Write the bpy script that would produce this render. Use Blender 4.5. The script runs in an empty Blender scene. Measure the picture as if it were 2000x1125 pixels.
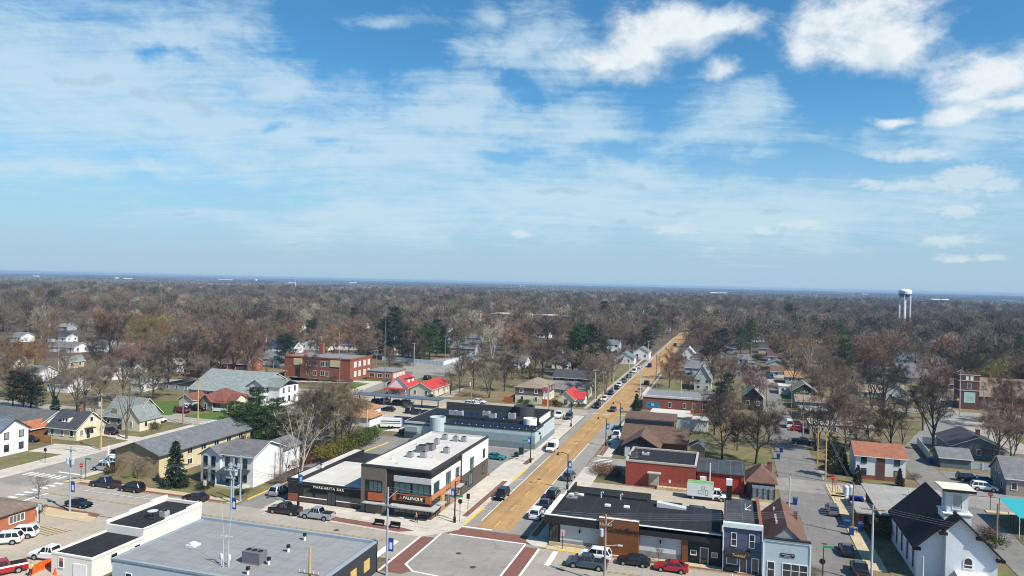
import bpy, math, random
from mathutils import Vector, Matrix
SC = bpy.context.scene
COL = SC.collection
R_ = math.radians
# ---------------------------------------------------------------- camera
CAM_H, F_PX, YAW, PITCH, ROLL = 40.0, 1390.0, R_(16.9), R_(0.47), R_(1.29)
CAM_M = Matrix.Rotation(YAW, 3, 'Z') @ Matrix.Rotation(math.pi/2-PITCH, 3, 'X') @ Matrix.Rotation(ROLL, 3, 'Z')
cd = bpy.data.cameras.new('camera'); cam = bpy.data.objects.new('camera', cd); COL.objects.link(cam)
cd.sensor_width = 36.0; cd.lens = 36.0*F_PX/2000.0; cd.clip_start = 0.5; cd.clip_end = 60000
cam.location = (0, 0, CAM_H); cam.rotation_euler = CAM_M.to_euler()
SC.camera = cam
def g(px, py, z=0.0):
    "a point of the photograph -> the place on the ground (or at height z) it shows"
    d = CAM_M @ Vector(((px-1000)/F_PX, -(py-562.5)/F_PX, -1.0))
    t = (z-CAM_H)/d.z
    return d.x*t, d.y*t
def ray(px, py): return (CAM_M @ Vector(((px-1000)/F_PX, -(py-562.5)/F_PX, -1.0))).normalized()
def proj(x, y, z):
    v = CAM_M.transposed() @ Vector((x, y, z-CAM_H))
    if v.z > -0.1: return None
    return 1000-F_PX*v.x/v.z, 562.5+F_PX*v.y/v.z
# ---------------------------------------------------------------- sky, sun, exposure
SUN_EL, SUN_AZ = R_(46), R_(-22)          # azimuth from +X
to_sun = Vector((math.cos(SUN_AZ)*math.cos(SUN_EL), math.sin(SUN_AZ)*math.cos(SUN_EL), math.sin(SUN_EL)))
sd = bpy.data.lights.new('sun', 'SUN'); sd.energy = 5.0; sd.angle = R_(0.5); sd.color = (1, .94, .84)
so = bpy.data.objects.new('sun', sd); so.rotation_euler = to_sun.to_track_quat('Z', 'Y').to_euler(); COL.objects.link(so)
SC.view_settings.view_transform = 'Standard'; SC.view_settings.look = 'None'
SC.view_settings.exposure = 0.42; SC.view_settings.gamma = 1.0; SC.view_settings.use_curve_mapping = False
SKY_STRENGTH = 0.062
world = bpy.data.worlds.new('World'); SC.world = world; world.use_nodes = True
def build_sky():
    nt = world.node_tree; N = nt.nodes; L = nt.links; N.clear()
    out = N.new('ShaderNodeOutputWorld'); bg = N.new('ShaderNodeBackground'); bg.inputs[1].default_value = SKY_STRENGTH
    L.new(bg.outputs[0], out.inputs[0])
    sky = N.new('ShaderNodeTexSky'); sky.sky_type = 'NISHITA'; sky.sun_disc = False
    sky.sun_elevation = SUN_EL; sky.sun_rotation = math.atan2(to_sun.x, to_sun.y)
    sky.altitude = 200; sky.air_density = 1.0; sky.dust_density = 0.4; sky.ozone_density = 3.0
    def m(op, a, b=None, clamp=False):
        n = N.new('ShaderNodeMath'); n.operation = op; n.use_clamp = clamp
        for i, v in enumerate((a, b)):
            if v is None: continue
            if isinstance(v, (int, float)): n.inputs[i].default_value = v
            else: L.new(v, n.inputs[i])
        return n.outputs[0]
    def vm(op, a, b=None):
        n = N.new('ShaderNodeVectorMath'); n.operation = op
        for i, v in enumerate((a, b)):
            if v is None: continue
            if isinstance(v, tuple): n.inputs[i].default_value = v
            else: L.new(v, n.inputs[i])
        return n.outputs['Value'] if op in ('LENGTH', 'DOT_PRODUCT') else n.outputs[0]
    def mix(fac, a, b, kind='MIX'):
        n = N.new('ShaderNodeMix'); n.data_type = 'RGBA'; n.blend_type = kind
        for s, v in ((0, fac), (6, a), (7, b)):
            if isinstance(v, (int, float)): n.inputs[s].default_value = v
            elif isinstance(v, tuple): n.inputs[s].default_value = (*v, 1)
            else: L.new(v, n.inputs[s])
        return n.outputs[2]
    def ss(v, lo, hi):
        n = N.new('ShaderNodeMapRange'); n.interpolation_type = 'SMOOTHSTEP'
        L.new(v, n.inputs[0]); n.inputs[1].default_value = lo; n.inputs[2].default_value = hi
        return n.outputs[0]
    tc = N.new('ShaderNodeTexCoord'); d = tc.outputs['Generated']
    fw = (-math.sin(YAW), math.cos(YAW), 0); rt = (math.cos(YAW), math.sin(YAW), 0)
    xx, yy, zz = vm('DOT_PRODUCT', d, rt), vm('DOT_PRODUCT', d, fw), vm('DOT_PRODUCT', d, (0, 0, 1))
    az = m('ARCTAN2', xx, yy); el = m('ARCSINE', zz)
    cv = N.new('ShaderNodeCombineXYZ'); L.new(az, cv.inputs[0]); L.new(el, cv.inputs[1]); uv = cv.outputs[0]
    # a high sheet: direction projected on a flat layer
    zc = m('ADD', m('MAXIMUM', zz, 0.0), 0.10)
    cs = N.new('ShaderNodeCombineXYZ'); L.new(m('DIVIDE', xx, zc), cs.inputs[0]); L.new(m('DIVIDE', yy, zc), cs.inputs[1]); sheet = cs.outputs[0]
    def noise(vec, scale, detail, rough=.55, dist=0.0, off=(0, 0, 0), stretch=(1, 1, 1), rot=0):
        mp = N.new('ShaderNodeMapping'); L.new(vec, mp.inputs[0]); mp.inputs[1].default_value = off; mp.inputs[3].default_value = stretch; mp.inputs[2].default_value = (0, 0, rot)
        n = N.new('ShaderNodeTexNoise'); n.inputs['Scale'].default_value = scale; n.inputs['Detail'].default_value = detail
        n.inputs['Roughness'].default_value = rough; n.inputs['Distortion'].default_value = dist; L.new(mp.outputs[0], n.inputs[0])
        return n.outputs[0]
    def place(px, py):
        v = ray(px, py); return math.atan2(v.dot(Vector(rt)), v.dot(Vector(fw))), math.asin(v.z)
    def blobs(lst, vec):
        acc = None
        for (px, py, rx, ry) in lst:
            a, e = place(px, py)
            o = vm('MULTIPLY', vm('SUBTRACT', vec, (a, e, 0)), (F_PX/rx, F_PX/ry, 1))
            b = m('SUBTRACT', 1.0, vm('LENGTH', o))
            acc = b if acc is None else m('MAXIMUM', acc, b)
        return acc
    # wobble the coordinates so that outlines billow
    nb = N.new('ShaderNodeTexNoise'); nb.inputs['Scale'].default_value = 9; nb.inputs['Detail'].default_value = 5; L.new(uv, nb.inputs[0])
    sc_ = m('ADD', m('MULTIPLY', m('MAXIMUM', el, 0.0), 2.6), .06); cw = N.new('ShaderNodeCombineXYZ'); L.new(m('MULTIPLY', sc_, .13), cw.inputs[0]); L.new(m('MULTIPLY', sc_, .075), cw.inputs[1])
    wv = N.new('ShaderNodeVectorMath'); wv.operation = 'MULTIPLY'; L.new(vm('SUBTRACT', nb.outputs['Color'], (.5, .5, .5)), wv.inputs[0]); L.new(cw.outputs[0], wv.inputs[1])
    wa = N.new('ShaderNodeVectorMath'); wa.operation = 'ADD'; L.new(uv, wa.inputs[0]); L.new(wv.outputs[0], wa.inputs[1]); wob = wa.outputs[0]
    wob2 = vm('ADD', wob, vm('MULTIPLY', vm('SUBTRACT', nb.outputs['Color'], (.5, .5, .5)), (.16, .06, 0)))
    puffs = [(1300,60,150,58),(1240,95,110,50),(1390,45,110,40),(1180,110,90,50),(1690,55,150,75),(1640,95,100,50),(1760,85,95,50),(1620,40,80,45),(1400,140,55,24),
             (1930,140,110,55),(1900,175,60,30),(1960,190,90,22),(1880,215,80,22),(1885,355,70,27),(1830,362,70,14),(1950,362,60,14),(1770,362,70,14),(1875,412,45,15),
             (1845,472,50,12),(1310,447,60,13),(1700,358,26,10),(1750,225,40,11),(1020,457,25,8),(1570,440,50,9),(1490,450,30,9),(1770,300,60,14),(1870,505,40,8),(1930,505,30,8)]
    pn = noise(uv, 15, 12, .64, .2, stretch=(1, 1.5, 1)); pl = noise(uv, 75, 7, .62, .2, stretch=(1, 1.8, 1))
    lowf = m('SUBTRACT', 1.0, ss(el, .12, .26))
    pv = m('ADD', m('MULTIPLY', blobs(puffs, wob), 1.3), m('ADD', m('MULTIPLY', m('SUBTRACT', pn, .5), 2.3), m('MULTIPLY', m('MULTIPLY', m('SUBTRACT', pl, .5), 2.6), lowf)))
    puff = m('MULTIPLY', ss(pv, -.22, 1.05), m('SUBTRACT', 1.0, m('MULTIPLY', lowf, .35)))
    up = vm('ADD', wob, (-.012, .022, 0)); base_side = ss(m('SUBTRACT', blobs(puffs[:13], up), blobs(puffs[:13], wob)), .0, .30)
    soft = [(760,32,110,22),(560,160,220,40),(1000,250,190,40),(1130,240,130,60),(1420,240,130,70),(880,190,170,70),(1880,220,90,30),(1100,110,120,60),(950,20,60,30),(1060,70,120,60)]
    veil = [(100,140,520,170),(330,70,200,90),(330,230,420,110),(700,290,440,130),(560,150,200,60),(870,230,200,110),(1140,260,200,70),(1450,240,190,70),(1120,400,520,80),
            (1250,350,300,60),(200,330,300,40),(700,420,420,60),(1000,80,140,90),(1880,260,160,60),(1500,420,500,70)]
    gaps = [(730,90,190,90),(560,250,60,14),(690,290,70,22),(990,300,110,18),(1180,290,130,30),(300,352,280,22),(450,390,200,22),(1560,330,280,30),(1000,180,60,40),(310,100,60,20),(1650,200,140,60)]
    n1 = noise(sheet, 1.0, 9, .62, 1.1, off=(3.1, 7.7, 0), stretch=(.75, 1.6, 1), rot=.55)
    n2 = noise(sheet, 3.0, 8, .66, .7, off=(9.1, 1.7, 0), stretch=(.6, 1.5, 1), rot=.8)
    n3 = noise(uv, 10, 10, .70, 1.2, stretch=(.9, 2.5, 1), rot=.30); n4 = noise(sheet, 4.5, 8, .68, .5, off=(2, 4, 0), stretch=(.25, 2.2, 1), rot=.7); n5 = noise(uv, 70, 4, .6, .3, stretch=(1, 1.6, 1), off=(3, 1, 0))
    vb = m('SUBTRACT', m('MULTIPLY', m('MAXIMUM', blobs(veil, wob2), m('MULTIPLY', blobs(soft, wob), .9)), 1.0), m('MULTIPLY', m('MAXIMUM', blobs(gaps, wob2), 0.0), .85))
    vv = m('ADD', vb, m('ADD', m('MULTIPLY', m('SUBTRACT', n1, .5), .9), m('ADD', m('MULTIPLY', m('SUBTRACT', n2, .5), .7), m('ADD', m('MULTIPLY', m('SUBTRACT', n3, .5), 1.35), m('ADD', m('MULTIPLY', m('SUBTRACT', n4, .5), .9), m('MULTIPLY', m('SUBTRACT', n5, .5), .35))))))
    sheetm = m('MULTIPLY', ss(vv, -.22, 1.0), .84)
    greys = [(150,133,42,12),(290,188,40,22),(355,200,45,14),(365,418,46,9),(1090,378,70,10),(1240,370,38,8),(1250,414,28,7),(1340,412,48,10),(1180,445,34,8),(1520,420,34,7),(580,458,50,6)]
    gn = noise(uv, 30, 6, .6, .3, stretch=(1, 1.8, 1), off=(5, 5, 0))
    grey = m('MULTIPLY', ss(m('ADD', blobs(greys, wob2), m('MULTIPLY', m('SUBTRACT', gn, .5), 1.9)), .05, .75), .5)
    hs = N.new('ShaderNodeHueSaturation'); hs.inputs['Hue'].default_value = .492; hs.inputs['Saturation'].default_value = 1.12; hs.inputs['Value'].default_value = 1.0
    L.new(sky.outputs[0], hs.inputs['Color'])
    base = mix(1.0, hs.outputs[0], SKY_TINT, 'MULTIPLY'); base = mix(m('SUBTRACT', 1.0, ss(el, -.02, .26)), base, HORIZON_COL)
    c = mix(sheetm, base, SHEET_COL)
    c = mix(grey, c, GREY_COL)
    lit = mix(m('MULTIPLY', ss(pn, .30, .62), m('SUBTRACT', 1.0, m('MULTIPLY', base_side, .7))), PUFF_DARK, PUFF_COL)
    c = mix(m('MULTIPLY', puff, .95), c, lit)
    L.new(c, bg.inputs[0])
SKY_TINT = (.92, 1.50, 1.72)
HORIZON_COL = (4.9, 7.0, 8.7)
SHEET_COL, GREY_COL, PUFF_COL, PUFF_DARK = (7.0, 9.2, 10.5), (4.9, 6.8, 8.4), (10.8, 11.4, 11.6), (8.2, 9.5, 10.3)
build_sky()
SC.cycles.max_bounces = 6; SC.cycles.diffuse_bounces = 2; SC.cycles.glossy_bounces = 2; SC.cycles.transparent_max_bounces = 6
SC.cycles.volume_bounces = 0; SC.cycles.use_adaptive_sampling = True; SC.cycles.adaptive_threshold = 0.015
SC.cycles.use_denoising = True; SC.cycles.pixel_filter_type = 'BLACKMAN_HARRIS'; SC.cycles.filter_width = 1.05
# ---------------------------------------------------------------- materials
MATS = {}
def mat(name, rgb, rough=.85, var=.12, scale=.9, kind=None, spec=.3, metal=0.0, per=.22, amp=.12, objvar=0.0):
    if name in MATS: return MATS[name]
    mt = bpy.data.materials.new(name); mt.use_nodes = True; MATS[name] = mt
    nt = mt.node_tree; N = nt.nodes; L = nt.links; p = N['Principled BSDF']
    p.inputs['Roughness'].default_value = rough; p.inputs['Metallic'].default_value = metal; p.inputs['Specular IOR Level'].default_value = spec
    tc = N.new('ShaderNodeTexCoord'); co = tc.outputs['Object']
    def mix(fac, a, b, kd='MIX'):
        n = N.new('ShaderNodeMix'); n.data_type = 'RGBA'; n.blend_type = kd
        for s, v in ((0, fac), (6, a), (7, b)):
            if isinstance(v, (int, float)): n.inputs[s].default_value = v
            elif isinstance(v, tuple): n.inputs[s].default_value = (*v, 1)
            else: L.new(v, n.inputs[s])
        return n.outputs[2]
    def noise(sc, det=5, rg=.6, st=None):
        n = N.new('ShaderNodeTexNoise'); n.inputs['Scale'].default_value = sc; n.inputs['Detail'].default_value = det; n.inputs['Roughness'].default_value = rg
        if st:
            mp = N.new('ShaderNodeMapping'); mp.inputs[3].default_value = st; L.new(co, mp.inputs[0]); L.new(mp.outputs[0], n.inputs[0])
        else: L.new(co, n.inputs[0])
        return n.outputs[0]
    def ramp(v, lo, hi, a=0.0, b=1.0):
        n = N.new('ShaderNodeMapRange'); L.new(v, n.inputs[0]); n.inputs[1].default_value = lo; n.inputs[2].default_value = hi
        n.inputs[3].default_value = a; n.inputs[4].default_value = b; return n.outputs[0]
    def cr(t, f): return tuple(min(1, x*f) for x in t)
    c = mix(ramp(noise(scale), .3, .7), cr(rgb, 1-var), cr(rgb, 1+var))
    if var > .05: c = mix(ramp(noise(scale*7, 3), .3, .7, 0, .5), c, cr(rgb, 1-var*.8))
    if kind in ('siding', 'board', 'rib'):
        sp = N.new('ShaderNodeSeparateXYZ'); L.new(co, sp.inputs[0])
        if kind == 'siding': s = sp.outputs[2]
        else:
            ad = N.new('ShaderNodeMath'); ad.operation = 'ADD'; L.new(sp.outputs[0], ad.inputs[0]); L.new(sp.outputs[1], ad.inputs[1]); s = ad.outputs[0]
        pp = N.new('ShaderNodeMath'); pp.operation = 'FRACT'; dv = N.new('ShaderNodeMath'); dv.operation = 'DIVIDE'; dv.inputs[1].default_value = per
        L.new(s, dv.inputs[0]); L.new(dv.outputs[0], pp.inputs[0])
        c = mix(ramp(pp.outputs[0], 0, .22, amp*3, 0), c, cr(rgb, .45))
        bp = N.new('ShaderNodeBump'); bp.inputs['Strength'].default_value = .5; bp.inputs['Distance'].default_value = .03; L.new(pp.outputs[0], bp.inputs['Height']); L.new(bp.outputs[0], p.inputs['Normal'])
    if kind in ('brick', 'shingle', 'slab'):
        mp = N.new('ShaderNodeCombineXYZ'); sp = N.new('ShaderNodeSeparateXYZ'); L.new(co, sp.inputs[0])
        if kind == 'brick':
            ad = N.new('ShaderNodeMath'); ad.operation = 'ADD'; L.new(sp.outputs[0], ad.inputs[0]); L.new(sp.outputs[1], ad.inputs[1])
            L.new(ad.outputs[0], mp.inputs[0]); L.new(sp.outputs[2], mp.inputs[1])
        else:
            L.new(sp.outputs[0], mp.inputs[0]); L.new(sp.outputs[1], mp.inputs[1])
        b = N.new('ShaderNodeTexBrick'); L.new(mp.outputs[0], b.inputs[0]); b.inputs['Scale'].default_value = 1.0
        if kind == 'brick': w, h, mo = .34, .13, .014
        elif kind == 'shingle': w, h, mo = .9, .3, .0
        else: w, h, mo = per, per, .03; b.offset = 0.0
        b.inputs['Brick Width'].default_value = w; b.inputs['Row Height'].default_value = h; b.inputs['Mortar Size'].default_value = mo
        b.inputs['Color1'].default_value = (.72, .72, .72, 1); b.inputs['Color2'].default_value = (1.2, 1.2, 1.2, 1)
        b.inputs['Mortar'].default_value = (1.5, 1.45, 1.4, 1) if kind == 'brick' else (.6, .6, .6, 1)
        c = mix({'brick': .55, 'shingle': .55, 'slab': .35}[kind], c, mix(1.0, c, b.outputs[0], 'MULTIPLY'))
    if kind == 'membrane':
        c = mix(ramp(noise(.25, 4, .7), .45, .75, 0, .4), c, cr(rgb, 1.35)); c = mix(ramp(noise(1.2, 6, .75, (.22, 1.6, 1)), .5, .68, 0, .6), c, cr(rgb, .62)); c = mix(ramp(noise(2.0, 6, .75, (1.5, .1, 1)), .56, .72, 0, .4), c, (.30, .26, .21) if rgb[0] > .1 else cr(rgb, 2.2))
        sb = N.new('ShaderNodeTexBrick'); sb.inputs['Scale'].default_value = 1; sb.inputs['Brick Width'].default_value = 14; sb.inputs['Row Height'].default_value = 2.3; sb.inputs['Mortar Size'].default_value = .05; sb.inputs['Color1'].default_value = sb.inputs['Color2'].default_value = (0, 0, 0, 1); sb.inputs['Mortar'].default_value = (.5, .5, .5, 1); mr_ = N.new('ShaderNodeMapping'); mr_.inputs[2].default_value = (0, 0, 1.5708); L.new(co, mr_.inputs[0]); L.new(mr_.outputs[0], sb.inputs[0])
        c = mix(sb.outputs[0], c, cr(rgb, .55) if rgb[0] > .1 else cr(rgb, 3))
    if kind == 'asphalt':
        c = mix(ramp(noise(.12, 5, .65), .42, .68, 0, .55), c, cr(rgb, .68)); c = mix(ramp(noise(.9, 6, .75, (1.8, .12, 1)), .5, .75, 0, .4), c, cr(rgb, 1.3))
        dn = N.new('ShaderNodeTexNoise'); dn.inputs['Scale'].default_value = .35; dn.inputs['Detail'].default_value = 5; L.new(co, dn.inputs[0]); dv = N.new('ShaderNodeVectorMath'); dv.operation = 'MULTIPLY_ADD'; dv.inputs[1].default_value = (7, 7, 0); L.new(dn.outputs['Color'], dv.inputs[0]); L.new(co, dv.inputs[2])
        v = N.new('ShaderNodeTexVoronoi'); v.feature = 'DISTANCE_TO_EDGE'; v.inputs['Scale'].default_value = .10; L.new(dv.outputs[0], v.inputs[0])
        c = mix(ramp(v.outputs[0], .003, .012, .34, 0), c, cr(rgb, .45))
        c = mix(ramp(noise(.22, 3, .5, (1, .16, 1)), .52, .60, 0, .22), c, cr(rgb, .62)); c = mix(ramp(noise(.22, 3, .5, (.16, 1, 1)), .55, .60, 0, .16), c, cr(rgb, .6)); c = mix(ramp(noise(.5, 5, .8), .6, .72, 0, .5), c, cr(rgb, .55))
    if kind == 'lawn':
        c = mix(ramp(noise(.10, 6, .7), .36, .56), c, (.215, .165, .085)); c = mix(ramp(noise(.30, 6, .75), .45, .62, 0, .85), c, (.135, .098, .062)); c = mix(ramp(noise(2.5, 4, .8), .45, .7, 0, .6), c, cr(rgb, .55))
    if objvar:
        oi = N.new('ShaderNodeObjectInfo'); h = N.new('ShaderNodeHueSaturation'); L.new(c, h.inputs['Color'])
        L.new(ramp(oi.outputs['Random'], 0, 1, 1-objvar, 1+objvar), h.inputs['Value']); L.new(ramp(oi.outputs['Random'], 0, 1, .49, .51), h.inputs['Hue']); c = h.outputs[0]
    L.new(c, p.inputs['Base Color'])
    return mt
def glass(name='window_glass', rgb=(.015, .02, .025), rough=.08):
    return mat(name, rgb, rough, 0, spec=.9)
# ---------------------------------------------------------------- mesh helpers
class MB:
    def __init__(s): s.v = []; s.f = []; s.m = []; s.o = (0, 0, 0)
    def add(s, vs, fs, m=0):
        n = len(s.v); ox, oy, oz = s.o
        s.v += [(x-ox, y-oy, z-oz) for x, y, z in vs]; s.f += [tuple(i+n for i in f) for f in fs]; s.m += [m]*len(fs); return s
    def box(s, x0, x1, y0, y1, z0, z1, m=0):
        if x0 > x1: x0, x1 = x1, x0
        if y0 > y1: y0, y1 = y1, y0
        return s.add([(x0,y0,z0),(x1,y0,z0),(x1,y1,z0),(x0,y1,z0),(x0,y0,z1),(x1,y0,z1),(x1,y1,z1),(x0,y1,z1)],
                     [(0,3,2,1),(4,5,6,7),(0,1,5,4),(1,2,6,5),(2,3,7,6),(3,0,4,7)], m)
    def prism(s, poly, z0, z1, m=0):
        a = sum(poly[i-1][0]*poly[i][1]-poly[i][0]*poly[i-1][1] for i in range(len(poly)))
        if a < 0: poly = poly[::-1]
        n = len(poly); return s.add([(x, y, z0) for x, y in poly]+[(x, y, z1) for x, y in poly],
            [tuple(range(n-1, -1, -1)), tuple(range(n, 2*n))]+[(i, (i+1) % n, n+(i+1) % n, n+i) for i in range(n)], m)
    def extr(s, prof, axis, a0, a1, m=0):
        "profile of (u, z) points pushed along an axis: 'y' keeps u as x, 'x' keeps u as y"
        n = len(prof); P = (lambda u, z, a: (u, a, z)) if axis == 'y' else (lambda u, z, a: (a, u, z))
        ar = sum(prof[i-1][0]*prof[i][1]-prof[i][0]*prof[i-1][1] for i in range(n)); flip = (ar > 0) == (axis == 'y')
        fs = [tuple(range(n)), tuple(range(2*n-1, n-1, -1))]+[(i, n+i, n+(i+1) % n, (i+1) % n) for i in range(n)]
        if not flip: fs = [f[::-1] for f in fs]
        return s.add([P(u, z, a0) for u, z in prof]+[P(u, z, a1) for u, z in prof], fs, m)
    def tube(s, pts, rs, n=6, m=0, cap=True):
        pts = [Vector(p) for p in pts]
        if isinstance(rs, (int, float)): rs = [rs]*len(pts)
        V = []; k = len(pts)
        for i, p in enumerate(pts):
            t = (pts[min(i+1, k-1)]-pts[max(i-1, 0)]).normalized()
            a = t.orthogonal().normalized() if abs(t.z) < .99 else Vector((1, 0, 0)); b = t.cross(a)
            V += [tuple(p+(a*math.cos(2*math.pi*j/n)+b*math.sin(2*math.pi*j/n))*rs[i]) for j in range(n)]
        fs = [(i*n+j, i*n+(j+1) % n, (i+1)*n+(j+1) % n, (i+1)*n+j) for i in range(k-1) for j in range(n)]
        if cap: fs += [tuple(range(n-1, -1, -1)), tuple(range((k-1)*n, k*n))]
        return s.add(V, fs, m)
    def lathe(s, cx, cy, prof, n=16, m=0):
        V = [(cx+r*math.cos(2*math.pi*j/n), cy+r*math.sin(2*math.pi*j/n), z) for r, z in prof for j in range(n)]; k = len(prof)
        fs = [(i*n+j, i*n+(j+1) % n, (i+1)*n+(j+1) % n, (i+1)*n+j) for i in range(k-1) for j in range(n)]
        return s.add(V, fs+[tuple(range(n-1, -1, -1)), tuple(range((k-1)*n, k*n))], m)
    def mesh(s, name, mats):
        me = bpy.data.meshes.new(name); me.from_pydata(s.v, [], s.f)
        for x in (mats if isinstance(mats, (list, tuple)) else [mats]): me.materials.append(x)
        if any(s.m): me.polygons.foreach_set('material_index', s.m)
        me.update(); return me
    def build(s, name, mats, parent=None, loc=None):
        o = bpy.data.objects.new(name, s.mesh(name, mats)); COL.objects.link(o)
        if parent: o.parent = parent
        if loc: o.location = loc
        return o
def link(name, me, parent=None, loc=(0, 0, 0), rz=0.0, sc=1.0, mt=None):
    o = bpy.data.objects.new(name, me); COL.objects.link(o); o.location = loc; o.rotation_euler = (0, 0, rz)
    o.scale = (sc,)*3 if isinstance(sc, (int, float)) else sc
    if parent: o.parent = parent
    if mt: o.material_slots[0].link = 'OBJECT'; o.material_slots[0].material = mt
    return o
def tag(o, label=None, cat=None, group=None, kind=None):
    for k, v in (('label', label), ('category', cat), ('group', group), ('kind', kind)):
        if v: o[k] = v
    return o
def thing(name, label, cat, loc=(0, 0, 0), rz=0.0, group=None, sc=1.0):
    o = bpy.data.objects.new(name, None); COL.objects.link(o); o.location = loc; o.rotation_euler = (0, 0, rz); o.scale = (sc,)*3 if isinstance(sc, (int, float)) else sc; o.empty_display_size = .5
    return tag(o, label, cat, group)
def text(name, s, size, loc, rot, mt, parent=None, shear=0, width=None):
    cu = bpy.data.curves.new(name, 'FONT'); cu.body = s; cu.size = size; cu.align_x = 'CENTER'; cu.align_y = 'CENTER'; cu.extrude = .02; cu.shear = shear
    if width: cu.space_character = width
    cu.materials.append(mt); tmp = bpy.data.objects.new(name, cu); COL.objects.link(tmp); bpy.context.view_layer.update()
    me = bpy.data.meshes.new_from_object(tmp.evaluated_get(bpy.context.evaluated_depsgraph_get())); bpy.data.objects.remove(tmp); me.name = name
    o = bpy.data.objects.new(name, me); COL.objects.link(o); o.rotation_euler = rot
    o.location = loc if not parent else tuple(a-b for a, b in zip(loc, parent.location))
    if parent: o.parent = parent
    return o
ANCHORS = []      # (phrase, x, y, half width) : what trees are described against
# ---------------------------------------------------------------- the land, roads and pavements
def sheet(name, poly, z, m, kind='structure'):
    a = sum(poly[i-1][0]*poly[i][1]-poly[i][0]*poly[i-1][1] for i in range(len(poly)))
    if a < 0: poly = poly[::-1]
    me = bpy.data.meshes.new(name); me.from_pydata([(x, y, z) for x, y in poly], [], [tuple(range(len(poly)))]); me.materials.append(m)
    o = bpy.data.objects.new(name, me); COL.objects.link(o); o['kind'] = kind; return o
def rect(x0, x1, y0, y1): return [(x0, y0), (x1, y0), (x1, y1), (x0, y1)]
def slab(name, poly, m, h=.14):
    o = MB().prism(poly, -.05, h).build(name, m); o['kind'] = 'structure'; return o
def zm(ox, oy, w, n):            # points read off an enlargement of the photograph
    return lambda *pts: [g(ox+x*w/n, oy+y*w/n) for x, y in pts]
Z1 = zm(0, 760, 500, 1541); Z2 = zm(350, 760, 500, 1541); Z3 = zm(650, 760, 500, 1541); Z4 = zm(1000, 860, 400, 1698); Z5 = zm(1350, 840, 350, 1382)
Z6 = zm(1600, 760, 400, 1233); Z7 = zm(200, 700, 360, 2000); Z8 = zm(0, 960, 260, 1773); ZA = zm(0, 540, 420, 1817); ZB = zm(380, 540, 420, 1817)
ZC = zm(760, 540, 420, 1629); ZD = zm(1120, 540, 340, 1471); ZE = zm(1400, 540, 320, 1385); ZF = zm(1680, 540, 320, 1385); ZG = zm(1140, 740, 380, 1943); ZH = zm(1460, 660, 360, 1929)
def ground_mat():
    m = mat('ground_litter_and_grass', (.085, .10, .030), .95, .2, .5, 'lawn')
    nt = m.node_tree; N = nt.nodes; L = nt.links; p = N['Principled BSDF']; src = p.inputs['Base Color'].links[0].from_socket
    tc = N.new('ShaderNodeTexCoord')
    def nz(sc, st):
        mp = N.new('ShaderNodeMapping'); mp.inputs[3].default_value = st; L.new(tc.outputs['Object'], mp.inputs[0])
        n = N.new('ShaderNodeTexNoise'); n.inputs['Scale'].default_value = sc; n.inputs['Detail'].default_value = 5; L.new(mp.outputs[0], n.inputs[0]); return n.outputs[0]
    def mr(v, lo, hi):
        n = N.new('ShaderNodeMapRange'); L.new(v, n.inputs[0]); n.inputs[1].default_value = lo; n.inputs[2].default_value = hi; return n.outputs[0]
    def mix(f, a, b):
        n = N.new('ShaderNodeMix'); n.data_type = 'RGBA'
        for s, v in ((0, f), (6, a), (7, b)):
            if isinstance(v, tuple): n.inputs[s].default_value = (*v, 1)
            else: L.new(v, n.inputs[s])
        return n.outputs[2]
    ln = N.new('ShaderNodeVectorMath'); ln.operation = 'LENGTH'; L.new(tc.outputs['Object'], ln.inputs[0])
    wood = mix(mr(nz(.02, (1, 1, 1)), .35, .65), (.075, .055, .042), (.13, .10, .065))      # leaf litter of the woods
    far = mix(mr(nz(.0011, (1, .55, 1)), .56, .60), (.06, .05, .045), (.21, .175, .12))      # woods and bare fields of the plain
    c = mix(mr(ln.outputs['Value'], 300, 420), src, wood); c = mix(mr(ln.outputs['Value'], 2600, 3000), c, far)
    L.new(c, p.inputs['Base Color']); return m
sheet('ground', rect(-15800, 15800, -2800, 15800), 0, ground_mat())
ASPH = mat('road_asphalt', (.29, .268, .238), .9, .10, .6, 'asphalt'); CONC_RD = mat('street_concrete', (.365, .325, .27), .9, .08, .6, 'asphalt')
DARKASPH = mat('lot_asphalt', (.225, .215, .20), .9, .12, .6, 'asphalt'); TANLOT = mat('lot_concrete', (.43, .37, .285), .9, .08, .5, 'asphalt')
ORANGE = mat('orange_tan_road_surface', (.41, .25, .108), .9, .12, .5, 'asphalt')
nt = ORANGE.node_tree; src = nt.nodes['Principled BSDF'].inputs['Base Color'].links[0].from_socket; mp = nt.nodes.new('ShaderNodeMapping'); mp.inputs[3].default_value = (1.1, .02, 1); tx = nt.nodes.new('ShaderNodeTexNoise'); tx.inputs['Scale'].default_value = 1; tx.inputs['Detail'].default_value = 6; tcx = nt.nodes.new('ShaderNodeTexCoord'); nt.links.new(tcx.outputs['Object'], mp.inputs[0]); nt.links.new(mp.outputs[0], tx.inputs[0])
mx = nt.nodes.new('ShaderNodeMix'); mx.data_type = 'RGBA'; mx.blend_type = 'MULTIPLY'; mx.inputs[0].default_value = 1; rp = nt.nodes.new('ShaderNodeMapRange'); rp.inputs[1].default_value = .35; rp.inputs[2].default_value = .65; rp.inputs[3].default_value = .87; rp.inputs[4].default_value = 1.08; nt.links.new(tx.outputs[0], rp.inputs[0]); nt.links.new(src, mx.inputs[6]); nt.links.new(rp.outputs[0], mx.inputs[7]); nt.links.new(mx.outputs[2], nt.nodes['Principled BSDF'].inputs['Base Color'])
WALK = mat('sidewalk_concrete', (.51, .465, .39), .9, .08, .8, 'slab', per=1.6); TANWALK = mat('tan_sidewalk', (.50, .40, .25), .9, .08, .8, 'slab', per=1.5)
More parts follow.
